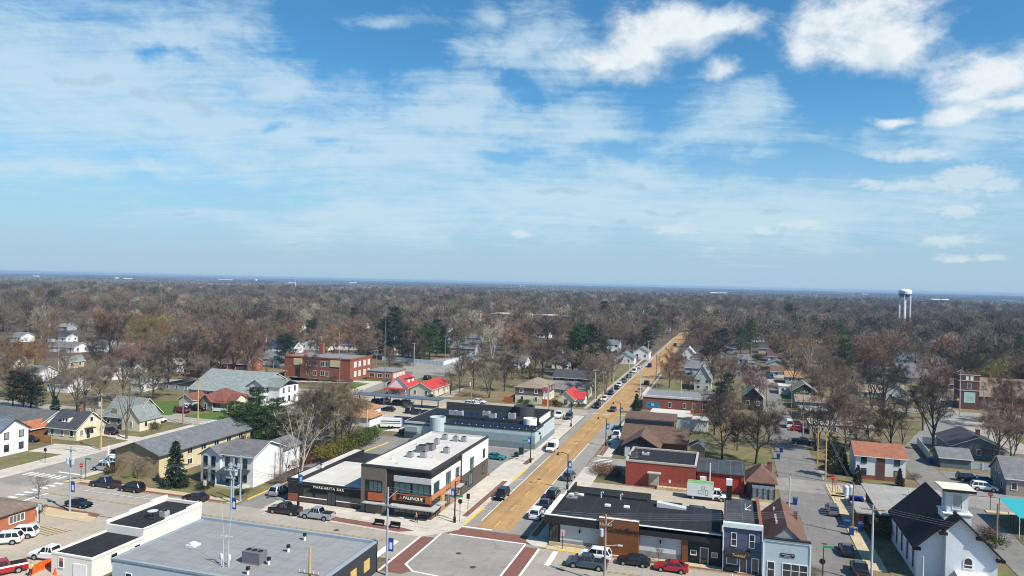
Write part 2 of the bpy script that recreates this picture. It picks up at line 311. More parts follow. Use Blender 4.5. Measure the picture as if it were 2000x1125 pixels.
BRICKWALK = mat('red_brick_paving', (.195, .088, .066), .9, .15, 1.2); WHITE = mat('road_paint_white', (.74, .73, .70), .8, .14, 3); YEL = mat('road_paint_yellow', (.70, .46, .05), .8, .12, 3)
GRASS = mat('grass', (.105, .15, .028), .95, .22, .5, 'lawn'); GREEN = mat('green_grass', (.075, .135, .022), .95, .2, .8); TANGR = mat('dry_grass', (.24, .19, .085), .95, .2, .5, 'lawn')
MULCH = mat('brown_mulch', (.10, .062, .042), .95, .25, 2)
S = sheet; LANE = mat('alley_asphalt', (.20, .19, .175), .9, .12, .6, 'asphalt')
zc = [.012]
def lay(name, poly, m):
    zc[0] += .0008; return sheet(name, poly, zc[0], m)
# lawns and bare earth first, then lots, then streets
for nm, m, polys in (
 ('lawn', GRASS, [Z1((0,400),(170,372),(440,398),(470,402),(0,505)), Z1((430,335),(590,285),(750,335),(600,372),(420,352)), Z1((600,270),(680,262),(835,330),(760,335)),
    rect(-120,-83,107.4,113), Z7((540,715),(1000,735),(870,800),(560,862),(280,830),(280,760)), Z2((390,650),(600,555),(625,580),(440,660)), ZD((360,740),(540,740),(300,960),(215,1010)),
    ZD((690,880),(800,860),(930,930),(900,980),(690,950)), ZG((1000,690),(1500,640),(1850,860),(1500,900),(1130,760)), ZF((320,890),(480,900),(460,960),(330,940)), Z6((840,190),(980,170),(990,215),(880,215)),
    Z6((950,230),(1090,240),(1090,265),(990,260)), Z6((690,470),(1055,500),(1050,520),(720,500)), Z5((650,440),(740,470),(745,600),(640,590)), Z5((0,130),(620,130),(640,260),(300,230),(0,190)), Z6((1050,1010),(1100,1020),(1150,1125),(1050,1125))]),
 ('green_lawn', GREEN, [Z7((430,470),(880,455),(880,600),(620,625),(545,570)), Z7((890,620),(1400,560),(1450,630),(1370,680),(910,655)), ZB((1310,880),(1560,875),(1560,905),(1350,945)), Z3((1268,270),(1350,235),(1350,265),(1268,318)),
    rect(-91,-86,165,186), ZD((340,850),(450,850),(390,885),(320,880)), ZE((510,1010),(600,1005),(610,1050),(520,1050)), ZH((320,610),(430,605),(440,655),(320,650)), Z2((1145,240),(1230,195),(1330,150),(1330,190),(1220,235))]),
 ('dry_lawn', TANGR, [ZC((440,910),(580,840),(720,845),(960,880),(975,940),(640,945)), ZC((300,600),(440,590),(500,620),(420,645),(320,630)), ZB((480,760),(740,740),(745,830),(480,830)), Z1((0,470),(120,440),(110,470),(0,490))]),
 ('planting_bed', MULCH, [ZB((810,880),(1010,870),(1090,885),(1300,900),(1310,945),(900,905)), Z3((110,455),(200,460),(190,490),(100,480)), Z2((1130,335),(1245,325),(1160,375),(950,440)), rect(-100,-82,118,150)])):
    for p in polys: lay(nm, p, m)
for nm, m, p in (('parking_lot', DARKASPH, rect(-85,-46.3,131,164)), ('parking_lot', DARKASPH, rect(-81.2,-75.6,104,135)), ('parking_lot', TANLOT, rect(-116,-44,186,213)), ('parking_lot', ASPH, rect(-77,-43,163,187)),
    ('parking_lot', TANLOT, rect(-27,11.4,117,142)), ('parking_lot', TANLOT, rect(-140,-78,55,92)), ('parking_lot', DARKASPH, rect(46,62,160.5,180)), ('parking_lot', ASPH, ZC((110,660),(650,590),(700,620),(460,760),(270,745),(100,720))),
    ('parking_lot', DARKASPH, Z6((520,340),(700,150),(860,180),(820,260),(640,330))), ('parking_lot', DARKASPH, ZF((470,990),(800,970),(800,1050),(600,1080))), ('parking_lot', CONC_RD, Z5((900,330),(1030,300),(1030,400))),
    ('parking_lot', DARKASPH, ZH((270,880),(560,760),(1100,780),(1150,960),(420,1010))), ('parking_lot', ASPH, rect(-28.8,-18,149,163)),
    ('driveway', WALK, Z1((165,375),(330,330),(560,345),(620,372),(440,400))), ('driveway', WALK, Z1((690,270),(760,280),(930,300),(830,320),(700,300))), ('driveway', WALK, Z7((0,815),(280,850),(560,880),(420,905),(0,840))),
    ('driveway', CONC_RD, Z7((650,640),(800,600),(900,610),(880,650),(700,660))), ('driveway', CONC_RD, ZC((460,870),(580,840),(480,915),(380,915))), ('driveway', WALK, Z3((300,250),(450,225),(500,260),(420,260))), ('driveway', CONC_RD, ZE((430,860),(480,860),(490,900),(440,900)))):
    lay(nm, p, m)
lay('cross_street', rect(-160,-45,92.2,104.6), CONC_RD); lay('cross_street', rect(-26.4,75,92.2,103.6), CONC_RD)
lay('left_street', rect(-133,-121,100,160), ASPH); lay('left_street', rect(-128,-119.5,160,330), ASPH); lay('back_street', rect(-230,-121,157.3,164.6), CONC_RD)
lay('second_street', rect(-230,-40,213,223), CONC_RD)
lay('main_road', rect(-40.3,-29,104,218), ASPH); lay('main_road', [(-41.3,218),(-29,218),(-29.5,575),(-39.5,575)], ASPH)
lay('main_road', [(-38.3,109),(-32.6,109),(-32.4,195),(-29.4,222),(-29.8,575),(-38.6,575),(-38.3,222)], ORANGE)
lay('main_road', [(-38.6,574),(-29.8,574),(-31.2,640),(-38.2,640)], ORANGE)
lay('intersection', rect(-45,-26.4,70,104.6), ASPH)
lay('alley', [(11.4,92),(19.8,92),(19.8,160),(10.3,160)], LANE); lay('alley', [(11,159),(20,159),(20,215),(19,290),(13.5,430),(6,430),(10,290),(11.5,215)], LANE)
lay('right_street', rect(9,120,150.4,160), ASPH); lay('church_lane', [(40,95),(45.6,95),(45.8,151),(40.5,151)], LANE); lay('church_lane', [(38.6,159),(46,159),(45.6,206),(40,206)], LANE)
lay('hill_street', [(67,206),(76,206),(75,277),(72,340),(65,340)], CONC_RD); lay('hill_street', rect(46,130,262,271), ASPH)
# brick crosswalks and paint
for r in (rect(-41.2,-28.6,104.7,107.9), rect(-44.8,-42.6,88,102.2), rect(-28.5,-26.4,88,103.4), [(-44.8,88),(-41.5,88),(-40.6,89.6),(-42.6,91.2),(-44.8,91)]): lay('brick_crosswalk', r, BRICKWALK)
for r in ((-41.2,-35.4,108.3,108.75), (-41.2,-28.6,104.35,104.7), (-45.15,-44.8,88,102.2), (-42.6,-42.3,91.2,104.3), (-28.8,-28.5,91,104.3), (-26.4,-26.05,88,103.4), (-24,-23.2,97.6,103.2), (-48.2,-47.2,90.5,99)):
    lay('paint_line', rect(*r), WHITE)
lay('paint_line', [(-42.6,91.2),(-40.5,89.2),(-40.3,89.4),(-42.4,91.5)], WHITE); lay('paint_line', [(-40.5,89.2),(-28.5,88.2),(-28.5,88.5),(-40.5,89.5)], WHITE)
y = 110
while y < 330:
    lay('centre_dash', rect(-35.5,-35.35,y,y+3.2), YEL); y += 9.1
FY = mat('worn_centre_paint', (.50, .38, .17), .85, .15, 2)
for a, b in ((-118,-49), (-22,10)): lay('centre_line', rect(a,b,98.25,98.37), FY); lay('centre_line', rect(a,b,98.6,98.72), FY)
for k in range(8): lay('crosswalk_bar', rect(-120.9,-118.9,92.6+1.5*k,93.3+1.5*k), WHITE)
for k in range(7): lay('crosswalk_bar', rect(-131.6+1.4*k,-130.9+1.4*k,105.5,107.7), WHITE)
lay('stop_line', rect(-116.6,-116,92.6,98.2), WHITE); lay('stop_line', rect(-127,-121.5,109.2,109.8), WHITE)
for x in (-111.5,-105.3,-99.3,-93,-87): lay('stall_line', rect(x,x+.15,101.9,104.5), WHITE)
lay('stall_line', rect(-112,-87,101.8,101.95), WHITE)
for x in (-74,-68,-62): lay('stall_line', rect(x,x+.15,101.9,104.5), WHITE)
for x in (-18,-11.5,-5,1.4): lay('stall_line', rect(x,x+.15,101.2,103.5), WHITE)
for yy in (117.5,124.5,131,138): lay('stall_line', rect(-40.1,-38.4,yy,yy+.15), WHITE)
lay('stall_line', rect(-38.5,-38.36,112,160), WHITE); lay('stall_line', rect(-38.62,-38.44,224,560), WHITE); lay('stall_line', rect(-32.5,-32.36,118,176), WHITE)
for yy in (117,123,129,135,141,147): lay('stall_line', rect(-32.4,-29.2,yy,yy+.15), WHITE)
for k in range(7): lay('crosswalk_bar', rect(-44.6,-41,207.6+.0,208.2) if k == 0 else rect(-46+.0-1.1*k,-45.5-1.1*k,206,211), WHITE)
for yy in (178.4,): lay('stall_line', rect(-40,-29,216.6,217), WHITE)
for k in range(6): lay('crosswalk_bar', rect(-27.8,-24.2,154+1.3*k,154.6+1.3*k), WHITE)
for x in range(-112,-84,3): lay('stall_line', rect(x,x+.12,205,210), WHITE)
for k in range(9): lay('hatching', [(-105.5+.95*k,82.5),(-105.2+.95*k,82.5),(-103.8+.95*k,85.5),(-104.1+.95*k,85.5)], mat('faded_paint_yellow', (.55,.45,.22), .85, .1, 3))
for x in (-126,): lay('crosswalk_bar', rect(-140,-128,160.6,160.9), WHITE)
for k in range(8): lay('crosswalk_bar', rect(-134.8+.9*k,-134.3+.9*k,157.8,163.8), WHITE)
# pavements: slabs a kerb's height above the street
def walk(poly, m=WALK, name='sidewalk'): return slab(name, poly, m)
walk([(-46.4,110),(-40.4,110),(-40.4,163),(-44,163),(-46.4,150)]); walk(rect(-44,-40.6,163.1,212)); walk([(-76,105.4),(-41.8,105.4),(-40.5,106.8),(-40.5,109.9),(-76,109.9)])
walk([(-75.6,103.6),(-73,104.6),(-65.5,104.4),(-63.5,102.8),(-47.2,101.6),(-44.8,101.8),(-41.8,105.3),(-75.6,105.3)])
slab('brick_strip', [(-64.5,103.6),(-63,103.4),(-49,102.4),(-46.8,103.6),(-49,104.3),(-62.5,105.2),(-64.2,105)], BRICKWALK, .148); slab('brick_strip', rect(-42.3,-41.3,113,136), BRICKWALK, .148); slab('brick_strip', rect(-42.3,-41.2,150,156), BRICKWALK, .148); slab('brick_strip', rect(-42.3,-41.2,166,178), BRICKWALK, .148)
slab('yellow_kerb', rect(-40.6,-40.25,109,119), YEL, .150); slab('yellow_kerb', rect(-40.6,-40.25,137,147), YEL, .150); slab('yellow_kerb', rect(-29.05,-28.8,108,122), YEL, .150); slab('yellow_kerb', rect(-81.5,-81.2,108,126), YEL, .150); slab('yellow_kerb', [(-81.6,126),(-81.3,126),(-78.6,158),(-78.9,158)], YEL, .150)
walk([(-29,105.6),(-27.6,104.2),(-25.4,104),(-25.4,119.9),(-29,119.9)]); walk(rect(-29,-25.2,120,153)); walk(rect(-28.2,-25,163.4,212)); slab('brick_strip', rect(-28.9,-27.8,108,119), BRICKWALK, .148); slab('brick_strip', rect(-28.1,-27,164.5,178), BRICKWALK, .148)
walk(rect(-25.3,11.2,103.7,105.6), TANWALK); slab('brick_strip', rect(-20,10.5,103.72,104.35), BRICKWALK, .148); slab('yellow_kerb', rect(-23.5,-20,103.55,103.9), YEL, .150)
walk([(-120.8,104.8),(-82,104.8),(-82,107.3),(-119.5,107.3)], TANWALK); slab('brick_strip', rect(-117,-83.5,104.83,105.7), BRICKWALK, .148); walk(rect(-138.5,-133.1,96,126)); walk(rect(-136,-133.1,126.1,157)); walk(rect(-120.9,-119.3,108,157))
walk(Z8((485,200),(600,200),(920,275),(1310,310),(1270,365),(1190,420),(600,330),(560,260)), TANWALK); slab('brick_strip', Z8((590,190),(760,215),(930,240),(1330,310),(1280,355),(1170,330),(1180,305),(900,270),(590,205)), BRICKWALK, .148)
walk(rect(19.9,22.6,112,158), TANWALK); lay('sidewalk', rect(-43.5,-42.3,224,430), TANLOT); lay('sidewalk', rect(-28.4,-27.4,252,330), TANLOT); walk(ZB((800,850),(870,850),(840,860),(830,880),(1330,890),(1340,882),(1600,890),(1420,960),(1300,965),(1480,905),(850,890)))
walk(rect(20,40,149.2,150.3)); walk(rect(46,76,149,150.3), TANWALK); walk(rect(-118,-46,211.4,212.9), TANWALK)

for i, (x, y, lb) in enumerate(((-36.9, 97.5, 'round dark manhole cover in the middle of the crossing'), (-33.2, 93.5, 'round dark manhole cover near the bottom of the crossing'), (-58.5, 99.8, 'round manhole cover on the street before the benches'), (-93, 96.8, 'round manhole cover on the street left of the grey roof'), (15.4, 121, 'round manhole cover on the alley'), (-35.8, 140, 'round manhole cover on the orange road'))):
    o = MB().lathe(0, 0, [(.02, .028), (.40, .028), (.42, .02)], 16).build('manhole_cover', mat('cast_iron', (.06,.055,.05), .7, .2, 3), loc=(x, y, .06)); o['label'] = lb; o['category'] = 'manhole cover'
# ---------------------------------------------------------------- buildings
GLASS = glass(); TEAL = glass('teal_glass', (.03, .085, .095), .06); WTRIM = mat('white_trim', (.74, .74, .72), .6, .04); DTRIM = mat('black_trim', (.018, .018, .02), .5, .05)
_wm = {}
def more_panes(): PANES.extend([GLASS, GLASS, GLASS, glass('sky_reflection_tint_glass', (.05,.075,.09), .05), mat('curtained_window', (.26,.25,.23), .3, .15, 2.5, 'rib', per=.18, amp=.2), mat('half_blind_window', (.12,.12,.115), .15, .3, 1.5)])  # the bluish pane has a sky reflection put into its base colour
def win_meshes(w, h, frame, pane, n, bar):
    k = (round(w, 2), round(h, 2), frame.name, pane.name, n, bar)
    if k not in _wm:
        t = .1; f = MB()
        f.box(-w/2-t, w/2+t, -.07, .05, h, h+t); f.box(-w/2-t, w/2+t, -.11, .05, -t, 0); f.box(-w/2-t, -w/2, -.07, .05, 0, h); f.box(w/2, w/2+t, -.07, .05, 0, h)
        for i in range(1, n): f.box(-w/2+w*i/n-.04, -w/2+w*i/n+.04, -.06, .05, 0, h)
        if bar: f.box(-w/2, w/2, -.055, .05, h/2-.035, h/2+.035)
        p = MB().box(-w/2, w/2, -.03, .04, 0, h)
        _wm[k] = (f.mesh('window', frame), p.mesh('pane', pane))
    return _wm[k]
ROT = {'S': 0, 'E': math.pi/2, 'N': math.pi, 'W': -math.pi/2}
PANES = []; prnd = random.Random(2)
class Bld:
    def __init__(s, name, label, cat, cx, cy, group=None, short=None, hw=8):
        s.r = thing(name, label, cat, (cx, cy, 0), group=group); s.cx, s.cy = cx, cy
        if short: ANCHORS.append((short, cx, cy, hw))
    def mb(s): m = MB(); m.o = (s.cx, s.cy, 0); return m
    def put(s, name, m, mats, parent=None):
        return m.build(name, mats, parent or s.r)
    def box(s, name, x0, x1, y0, y1, z0, z1, mt, parent=None): return s.put(name, s.mb().box(x0, x1, y0, y1, z0, z1), mt, parent)
    def panel(s, name, side, at, a0, a1, z0, z1, mt, t=.06, parent=None):
        "a facing board on wall plane `at`; a0..a1 run along the wall"
        if side == 'S': return s.box(name, a0, a1, at-t, at+.03, z0, z1, mt, parent)
        if side == 'E': return s.box(name, at-.03, at+t, a0, a1, z0, z1, mt, parent)
        return s.box(name, at-t, at+.03, a0, a1, z0, z1, mt, parent)
    def win(s, side, at, a, z, w, h, frame=None, pane=None, n=1, bar=False, name='window'):
        f, p = win_meshes(w, h, frame or WTRIM, pane or (prnd.choice(PANES) if name == 'window' else GLASS), n, bar)
        loc = {'S': (a-s.cx, at-s.cy, z), 'N': (a-s.cx, at-s.cy, z), 'E': (at-s.cx, a-s.cy, z), 'W': (at-s.cx, a-s.cy, z)}[side]
        o = link(name, f, s.r, loc, ROT[side]); link('pane', p, o); return o
    def door(s, side, at, a, w=1.0, h=2.1, mt=None, frame=None):
        return s.win(side, at, a, .12, w, h, frame or WTRIM, mt or mat('dark_door', (.04, .035, .03), .5, .05), name='door')
def gable_roof(b, x0, x1, y0, y1, z, rh, axis, mt, ov=.45, t=.16, name='roof', parent=None, trim=None):
    m = b.mb()
    if axis == 'x':
        yc = (y0+y1)/2; k = rh/(yc-y0); e = ov
        m.extr([(y0-e, z-k*e), (yc, z+rh), (y1+e, z-k*e), (y1+e, z-k*e+t), (yc, z+rh+t), (y0-e, z-k*e+t)], 'x', x0-ov, x1+ov)
    else:
        xc = (x0+x1)/2; k = rh/(xc-x0); e = ov
        m.extr([(x0-e, z-k*e), (xc, z+rh), (x1+e, z-k*e), (x1+e, z-k*e+t), (xc, z+rh+t), (x0-e, z-k*e+t)], 'y', y0-ov, y1+ov)
    if trim:
        for k in (0, 1, 4, 7): m.m[k] = 1
        mt = [mt, trim]
    return b.put(name, m, mt, parent)
def gable_wall(m, x0, x1, y0, y1, z1, rh, axis, z0=0):
    if axis == 'x': m.extr([(y0, z0), (y1, z0), (y1, z1), ((y0+y1)/2, z1+rh-.02), (y0, z1)], 'x', x0, x1)
    else: m.extr([(x0, z0), (x1, z0), (x1, z1), ((x0+x1)/2, z1+rh-.02), (x0, z1)], 'y', y0, y1)
def hip_roof(b, x0, x1, y0, y1, z, rh, mt, ov=.45, name='roof'):
    x0 -= ov; x1 += ov; y0 -= ov; y1 += ov; w, d = x1-x0, y1-y0; r = min(w, d)/2
    rg = [(x0+r, (y0+y1)/2), (x1-r, (y0+y1)/2)] if w >= d else [((x0+x1)/2, y0+r), ((x0+x1)/2, y1-r)]
    if abs(w-d) < .2: rg = [(rg[0][0]-.05, rg[0][1]), (rg[0][0]+.05, rg[0][1])]
    m = b.mb(); zb = z-.12
    V = [(x0,y0,zb),(x1,y0,zb),(x1,y1,zb),(x0,y1,zb),(x0,y0,z+.05),(x1,y0,z+.05),(x1,y1,z+.05),(x0,y1,z+.05),(*rg[0],z+rh),(*rg[1],z+rh)]
    F = [(0,3,2,1),(0,1,5,4),(1,2,6,5),(2,3,7,6),(3,0,4,7)]
    F += [(4,5,9,8),(5,6,9),(6,7,8,9),(7,4,8)] if w >= d else [(4,5,8),(5,6,9,8),(6,7,9),(7,4,8,9)]
    m.add(V, F); return b.put(name, m, mt)
BUILT = []   # footprints
def house(name, label, x0, x1, y0, y1, h, roof, rh, wm, rm, cat='house', wins='SE', n=(3, 2), fl=1, frame=None, ww=.9, wh=1.3, door=None, chimney=None, short=None, group=None, porch=None, ov=.45, bar=False, corner=None, pane=None, skip=()):
    b = Bld(name, label, cat, (x0+x1)/2, (y0+y1)/2, group, short, (x1-x0)/2); BUILT.append((x0, x1, y0, y1, h+rh))
    m = b.mb()
    if roof in 'xy': gable_wall(m, x0, x1, y0, y1, h, rh, roof)
    else: m.box(x0, x1, y0, y1, 0, h)
    b.wall = b.put('wall', m, wm)
    if roof in 'xy': b.roof = gable_roof(b, x0, x1, y0, y1, h, rh, roof, rm, ov, trim=DTRIM if frame is DTRIM else WTRIM)
    elif roof == 'hip': b.roof = hip_roof(b, x0, x1, y0, y1, h, rh, rm, ov)
    else: b.roof = b.box('roof', x0-.15, x1+.15, y0-.15, y1+.15, h, h+.25, rm)
    for side in wins:
        k = n[0] if side in 'SN' else n[1]; lo, hi = (x0, x1) if side in 'SN' else (y0, y1); at = {'S': y0, 'N': y1, 'E': x1, 'W': x0}[side]
        for f in range(fl):
            for i in range(k):
                if (side, f, i) in skip: continue
                z = (h/fl)*f+(h/fl)*.36
                b.win(side, at, lo+(hi-lo)*(i+.5)/k, z, ww, min(wh, h/fl*.52), frame, pane, 1, bar)
    if door: b.door(door[0], {'S': y0, 'E': x1, 'W': x0}[door[0]], door[1], mt=door[2] if len(door) > 2 else None)
    if chimney:
        cx, cy, ch = chimney; b.put('chimney', b.mb().box(cx-.4, cx+.4, cy-.4, cy+.4, h+.2, h+rh+ch).box(cx-.5, cx+.5, cy-.5, cy+.5, h+rh+ch, h+rh+ch+.15), mat('chimney_brick', (.22, .10, .07), .9, .2, 2, 'brick'), b.roof)
    if porch:
        px0, px1, dep, pm = porch
        b.put('porch_roof', b.mb().extr([(y0-dep, 2.45), (y0-.02, 3.0), (y0-.02, 3.15), (y0-dep-.2, 2.6)], 'x', px0-.2, px1+.2), pm)
        b.box('porch_floor', px0, px1, y0-dep, y0-.02, .02, .4, mat('porch_floor', (.4, .38, .35), .9))
        for i in range(3): b.box('porch_post', px0+(px1-px0)*i/2-.08, px0+(px1-px0)*i/2+.08, y0-dep+.05, y0-dep+.2, .4, 2.5, WTRIM)
    return b
def ac_unit(x, y, z, label, w=1.1, d=1.1, h=1.0, rz=0, fans=1, col=(.34, .35, .36)):
    r = thing('air_conditioner', label, 'air conditioner', (x, y, z), rz, 'air conditioners on the roofs')
    MB().box(-w/2, w/2, -d/2, d/2, .12, h).build('cabinet', mat('ac_metal_%d' % int(col[0]*100), col, .5, .06, 2, 'rib', per=.16, amp=.15), r)
    MB().box(-w/2-.05, w/2+.05, -d/2-.05, d/2+.05, 0, .12).build('base', mat('ac_base', (.2, .2, .2), .8), r)
    for i in range(fans):
        cx = -w/2+w*(i+.5)/fans; f = MB(); rr = min(w/fans, d)*.38
        f.lathe(cx, 0, [(rr, h), (rr, h+.07), (rr*.9, h+.07), (rr*.9, h+.03)], 14).build('fan', DTRIM, r)
    return r
def sid(name, rgb, per=.22, amp=.1, var=.06): return mat(name, rgb, .75, var, .8, 'siding', per=per, amp=amp)
def shingle(name, rgb): return mat(name, rgb, .9, .18, .9, 'shingle')
def brick(name, rgb, var=.12): return mat(name, rgb, .9, var, 1.0, 'brick')
W_WHITE = sid('white_siding', (.72, .72, .70)); W_CREAM = sid('cream_siding', (.66, .60, .42)); W_TAN = sid('tan_siding', (.50, .42, .30)); W_GREY = sid('grey_siding', (.33, .34, .34)); W_PALEGREEN = sid('pale_green_siding', (.42, .47, .43)); W_BLUE = sid('blue_siding', (.30, .37, .45))
R_GREY = shingle('grey_shingles', (.16, .165, .17)); R_DARK = shingle('dark_shingles', (.06, .062, .07)); R_BROWN = shingle('brown_shingles', (.135, .082, .06)); R_TAN = shingle('tan_shingles', (.25, .20, .15)); R_RED = shingle('bright_red_roofing', (.42, .045, .04)); R_RUST = shingle('rust_red_shingles', (.19, .07, .055)); R_GGREEN = shingle('grey_green_shingles', (.20, .225, .215)); R_ORANGE = shingle('orange_shingles', (.36, .19, .09)); R_BLUE = shingle('blue_grey_shingles', (.13, .16, .20))
BRICKR = brick('red_brick', (.25, .082, .05)); BRICKB = brick('brown_brick', (.12, .055, .042)); BLACKROOF = mat('black_roof_membrane', (.017, .018, .021), .92, .2, .5, 'membrane'); WHITEROOF = mat('white_roof_membrane', (.56, .53, .475), .8, .09, .35, 'slab', per=6.1); 
more_panes()
# --- grey flat roof warehouse, bottom edge of the picture
b = Bld('warehouse', 'wide pale grey flat-roofed building with dark side wall at the bottom edge of the picture', 'building', -60, 72, short='the wide grey flat roof', hw=15); BUILT.append((-75, -45, 71, 89, 4))
PB = mat('pale_blue_block', (.45, .50, .55), .85, .06); 
b.box('wall', -73.8, -45.2, 71.5, 87.8, 0, 3.75, PB)
b.panel('side_wall', 'E', -45.2, 71.5, 87.8, 0, 4.0, mat('charcoal_wall', (.035, .037, .04), .8, .1), .12)
b.box('roof', -73.5, -45.5, 71.8, 87.5, 3.75, 3.82, mat('grey_roof_membrane', (.25, .254, .25), .75, .05, .4, 'membrane'))
m = b.mb(); m.box(-74.0, -45.0, 87.5, 88.0, 3.76, 4.2).box(-74.0, -73.5, 71.4, 87.5, 3.7, 3.9).box(-73.5, -45.06, 71.4, 71.8, 3.7, 3.95).box(-45.5, -45.06, 71.8, 87.5, 4.0, 4.2); b.put('parapet', m, mat('pale_blue_coping', (.27, .32, .37), .7, .08, .6))
for yy in (80.5, 84): b.panel('boarded_window', 'E', -45.05, yy, yy+1.5, 1.2, 2.7, mat('plywood', (.55, .36, .12), .9, .2, 2), .05)
b.win('S', 71.5, -71.2, 1.4, .9, .9); b.win('S', 71.5, -66, 1.4, .9, .9)
ac_unit(*g(497, 1098, 3.82), 3.82, 'long three-fan air conditioner on the pale grey roof', 2.6, 1.6, 1.5, fans=3, col=(.16, .15, .17))
for i, (px, py) in enumerate(((595, 1055), (563, 1078), (525, 1103), (484, 1122))):
    x, y = g(px, py, 3.82); t = tag(MB().tube([(0,0,0),(0,0,.6)], .16, 8).tube([(0,0,.6),(0,0,.95)], .26, 8, 1).build('roof_vent', [WTRIM, DTRIM], loc=(x, y, 3.82)), 'short white vent with black cap on the grey roof, %s from the street' % ('first', 'second', 'third', 'fourth')[i], 'vent', 'vents on the grey roof')
x, y = g(377, 1066, 3.82); tag(MB().box(-.7,.7,-.7,.7,0,.25).lathe(0, 0, [(.5,.25),(.5,.45),(.15,.6)], 12).build('roof_hatch', mat('galvanised', (.55,.56,.57), .4, .05), loc=(x, y, 3.82)), 'low round grey ventilator near left edge of grey roof', 'ventilator')
for i, (px, py) in enumerate(((432, 1104), (448, 1106))):
    x, y = g(px, py, 3.82); t = thing('satellite_dish', 'white dish beside the twin masts on grey roof, %s' % ('nearer the left end', 'nearer the big air conditioner')[i], 'satellite dish', (x, y, 3.82), group='dishes on the grey roof')
    MB().tube([(0,0,0),(0,0,.9)], .04, 6).build('mast', mat('galvanised', (.55,.56,.57)), t)
    MB().add([(0,0,.9)]+[(.55*math.cos(a*.5236)*.5-.25, .25, .95+.5*math.sin(a*.5236)) for a in range(12)], [(0,k+1,(k+1)%12+1) for k in range(12)]).build('dish', WTRIM, t)
for i, px in enumerate((436, 446)):
    x, y = g(px, 1108, 3.82); h0 = 3.9; sgn = (-1, 1)[i]
    tag(MB().tube([(0,0,0),(0,0,h0)], .04, 6).tube([(0,0,h0),(sgn*.45,0,h0+4.2)], .018, 5).box(-.5,.5,-.05,.05,h0-.1,h0).build('antenna_mast', mat('galvanised', (.55,.56,.57)), loc=(x, y, 3.82)), 'thin antenna mast leaning %s on the grey roof' % ('outward to the left', 'slightly right')[i], 'antenna', 'twin antenna masts')
# --- white stepped building with black roofs
b = Bld('white_stepped_building', 'long white building with stepped black flat roofs beside the parking lot', 'building', -82, 83, short='the white black-roofed building', hw=5); BUILT.append((-86, -78, 70, 93, 4))
WP = mat('white_painted_block', (.70, .67, .60), .85, .05)
m = b.mb(); m.box(-85, -78.2, 81, 92.6, 0, 3.9).box(-85, -78.2, 72.5, 81, 0, 2.7); b.wall = b.put('wall', m, WP)
b.box('roof', -84.7, -78.5, 81.3, 92.3, 3.9, 3.96, BLACKROOF); b.box('roof', -84.7, -78.5, 72.8, 80.98, 2.7, 2.76, BLACKROOF)
m = b.mb()
for k, (a, c, z) in enumerate(((89.5, 92.6, 4.5), (85.2, 89.5, 4.25), (81, 85.2, 4.0))): m.box(-85.1, -84.75, a, c, 3.85, z+.35).box(-78.45, -78.1, a, c, 3.85, z)
m.box(-85, -78.2, 92.3, 92.65, 3.9, 4.4).box(-85.06, -84.8, 72.6, 81, 2.65, 2.95).box(-78.4, -78.12, 72.6, 81, 2.65, 2.95).box(-85, -78.2, 72.45, 72.75, 2.65, 2.9); b.put('parapet', m, WP)
b.win('S', 72.5, -83.3, 1.1, .7, 1.2); b.panel('pink_blind', 'S', 72.5, -83.6, -83.0, 1.9, 2.3, mat('coral_blind', (.6, .2, .15)), .045); b.box('garage_door', -81.2, -79.0, 72.42, 72.5, .05, 1.9, WTRIM)
b.win('E', -78.2, 76, 1.1, 1.0, 1.2, bar=True); b.win('E', -78.2, 79.9, 1.3, .9, .8)
ac_unit(-79.6, 86.4, 3.96, 'small square air conditioner on the black stepped roof', 1, 1, .8)
x, y = -80.6, 85.2; t = thing('satellite_dish', 'grey round dish on a frame on the black stepped roof', 'satellite dish', (x, y, 3.96)); MB().box(-.8,.8,-.6,.6,0,.12).tube([(0,0,.1),(0,0,.7)], .05, 6).build('mast', DTRIM, t); MB().lathe(0, 0, [(.02,.7),(.5,.85),(.75,1.05),(.7,1.05)], 16).build('dish', mat('galvanised', (.55,.56,.57)), t)
# --- brick office, bottom left
b = Bld('brick_office', 'low orange brick office with brown shingle roof and white windows at left edge', 'building', -110, 82, short='the brick office', hw=6); BUILT.append((-116, -105, 72, 87, 4))
b.put('wall', b.mb().box(-116, -105.2, 73, 87, 0, 2.7), brick('orange_brick', (.36, .12, .06))); hip_roof(b, -116, -105.2, 73, 87, 2.7, 1.6, shingle('brown_grey_shingles', (.20, .145, .115)), .5)
b.win('E', -105.2, 83.6, .95, 2.4, 1.1, n=4); b.win('E', -105.2, 76.5, .95, 1.6, 1.1, n=3); b.box('corner_board', -105.25, -105.0, 86.75, 87.05, 0, 2.6, WTRIM)
# --- two storey restaurant on the corner
b = Bld('corner_building', 'two-storey dark grey, white and orange building with white flat roof on the street corner', 'building', -52.9, 124, short='the corner building', hw=7); BUILT.append((-59.5, -46.3, 109, 138.6, 8.2))
TAUPE = brick('taupe_brick', (.135, .115, .095), .08); BLK = mat('black_metal_panel', (.022, .021, .022), .5, .1); OR = mat('orange_panel', (.40, .105, .036), .6, .06); DBR = brick('dark_brown_brick', (.085, .068, .058)); TBR = brick('tan_brick', (.30, .175, .095)); LG = mat('light_grey_corrugated', (.5, .5, .49), .5, .04, 1, 'siding', per=.25, amp=.12); WPAN = mat('white_panel', (.78, .75, .68), .7, .03)
b.put('wall', b.mb().box(-59.3, -46.5, 109.4, 138.4, 0, 7.9), BLK)
b.box('tower_front', -59.4, -54.7, 109.1, 109.42, 0, 7.9, TAUPE); 
b.box('roof', -58.95, -46.85, 109.8, 138.1, 7.9, 7.96, WHITEROOF)
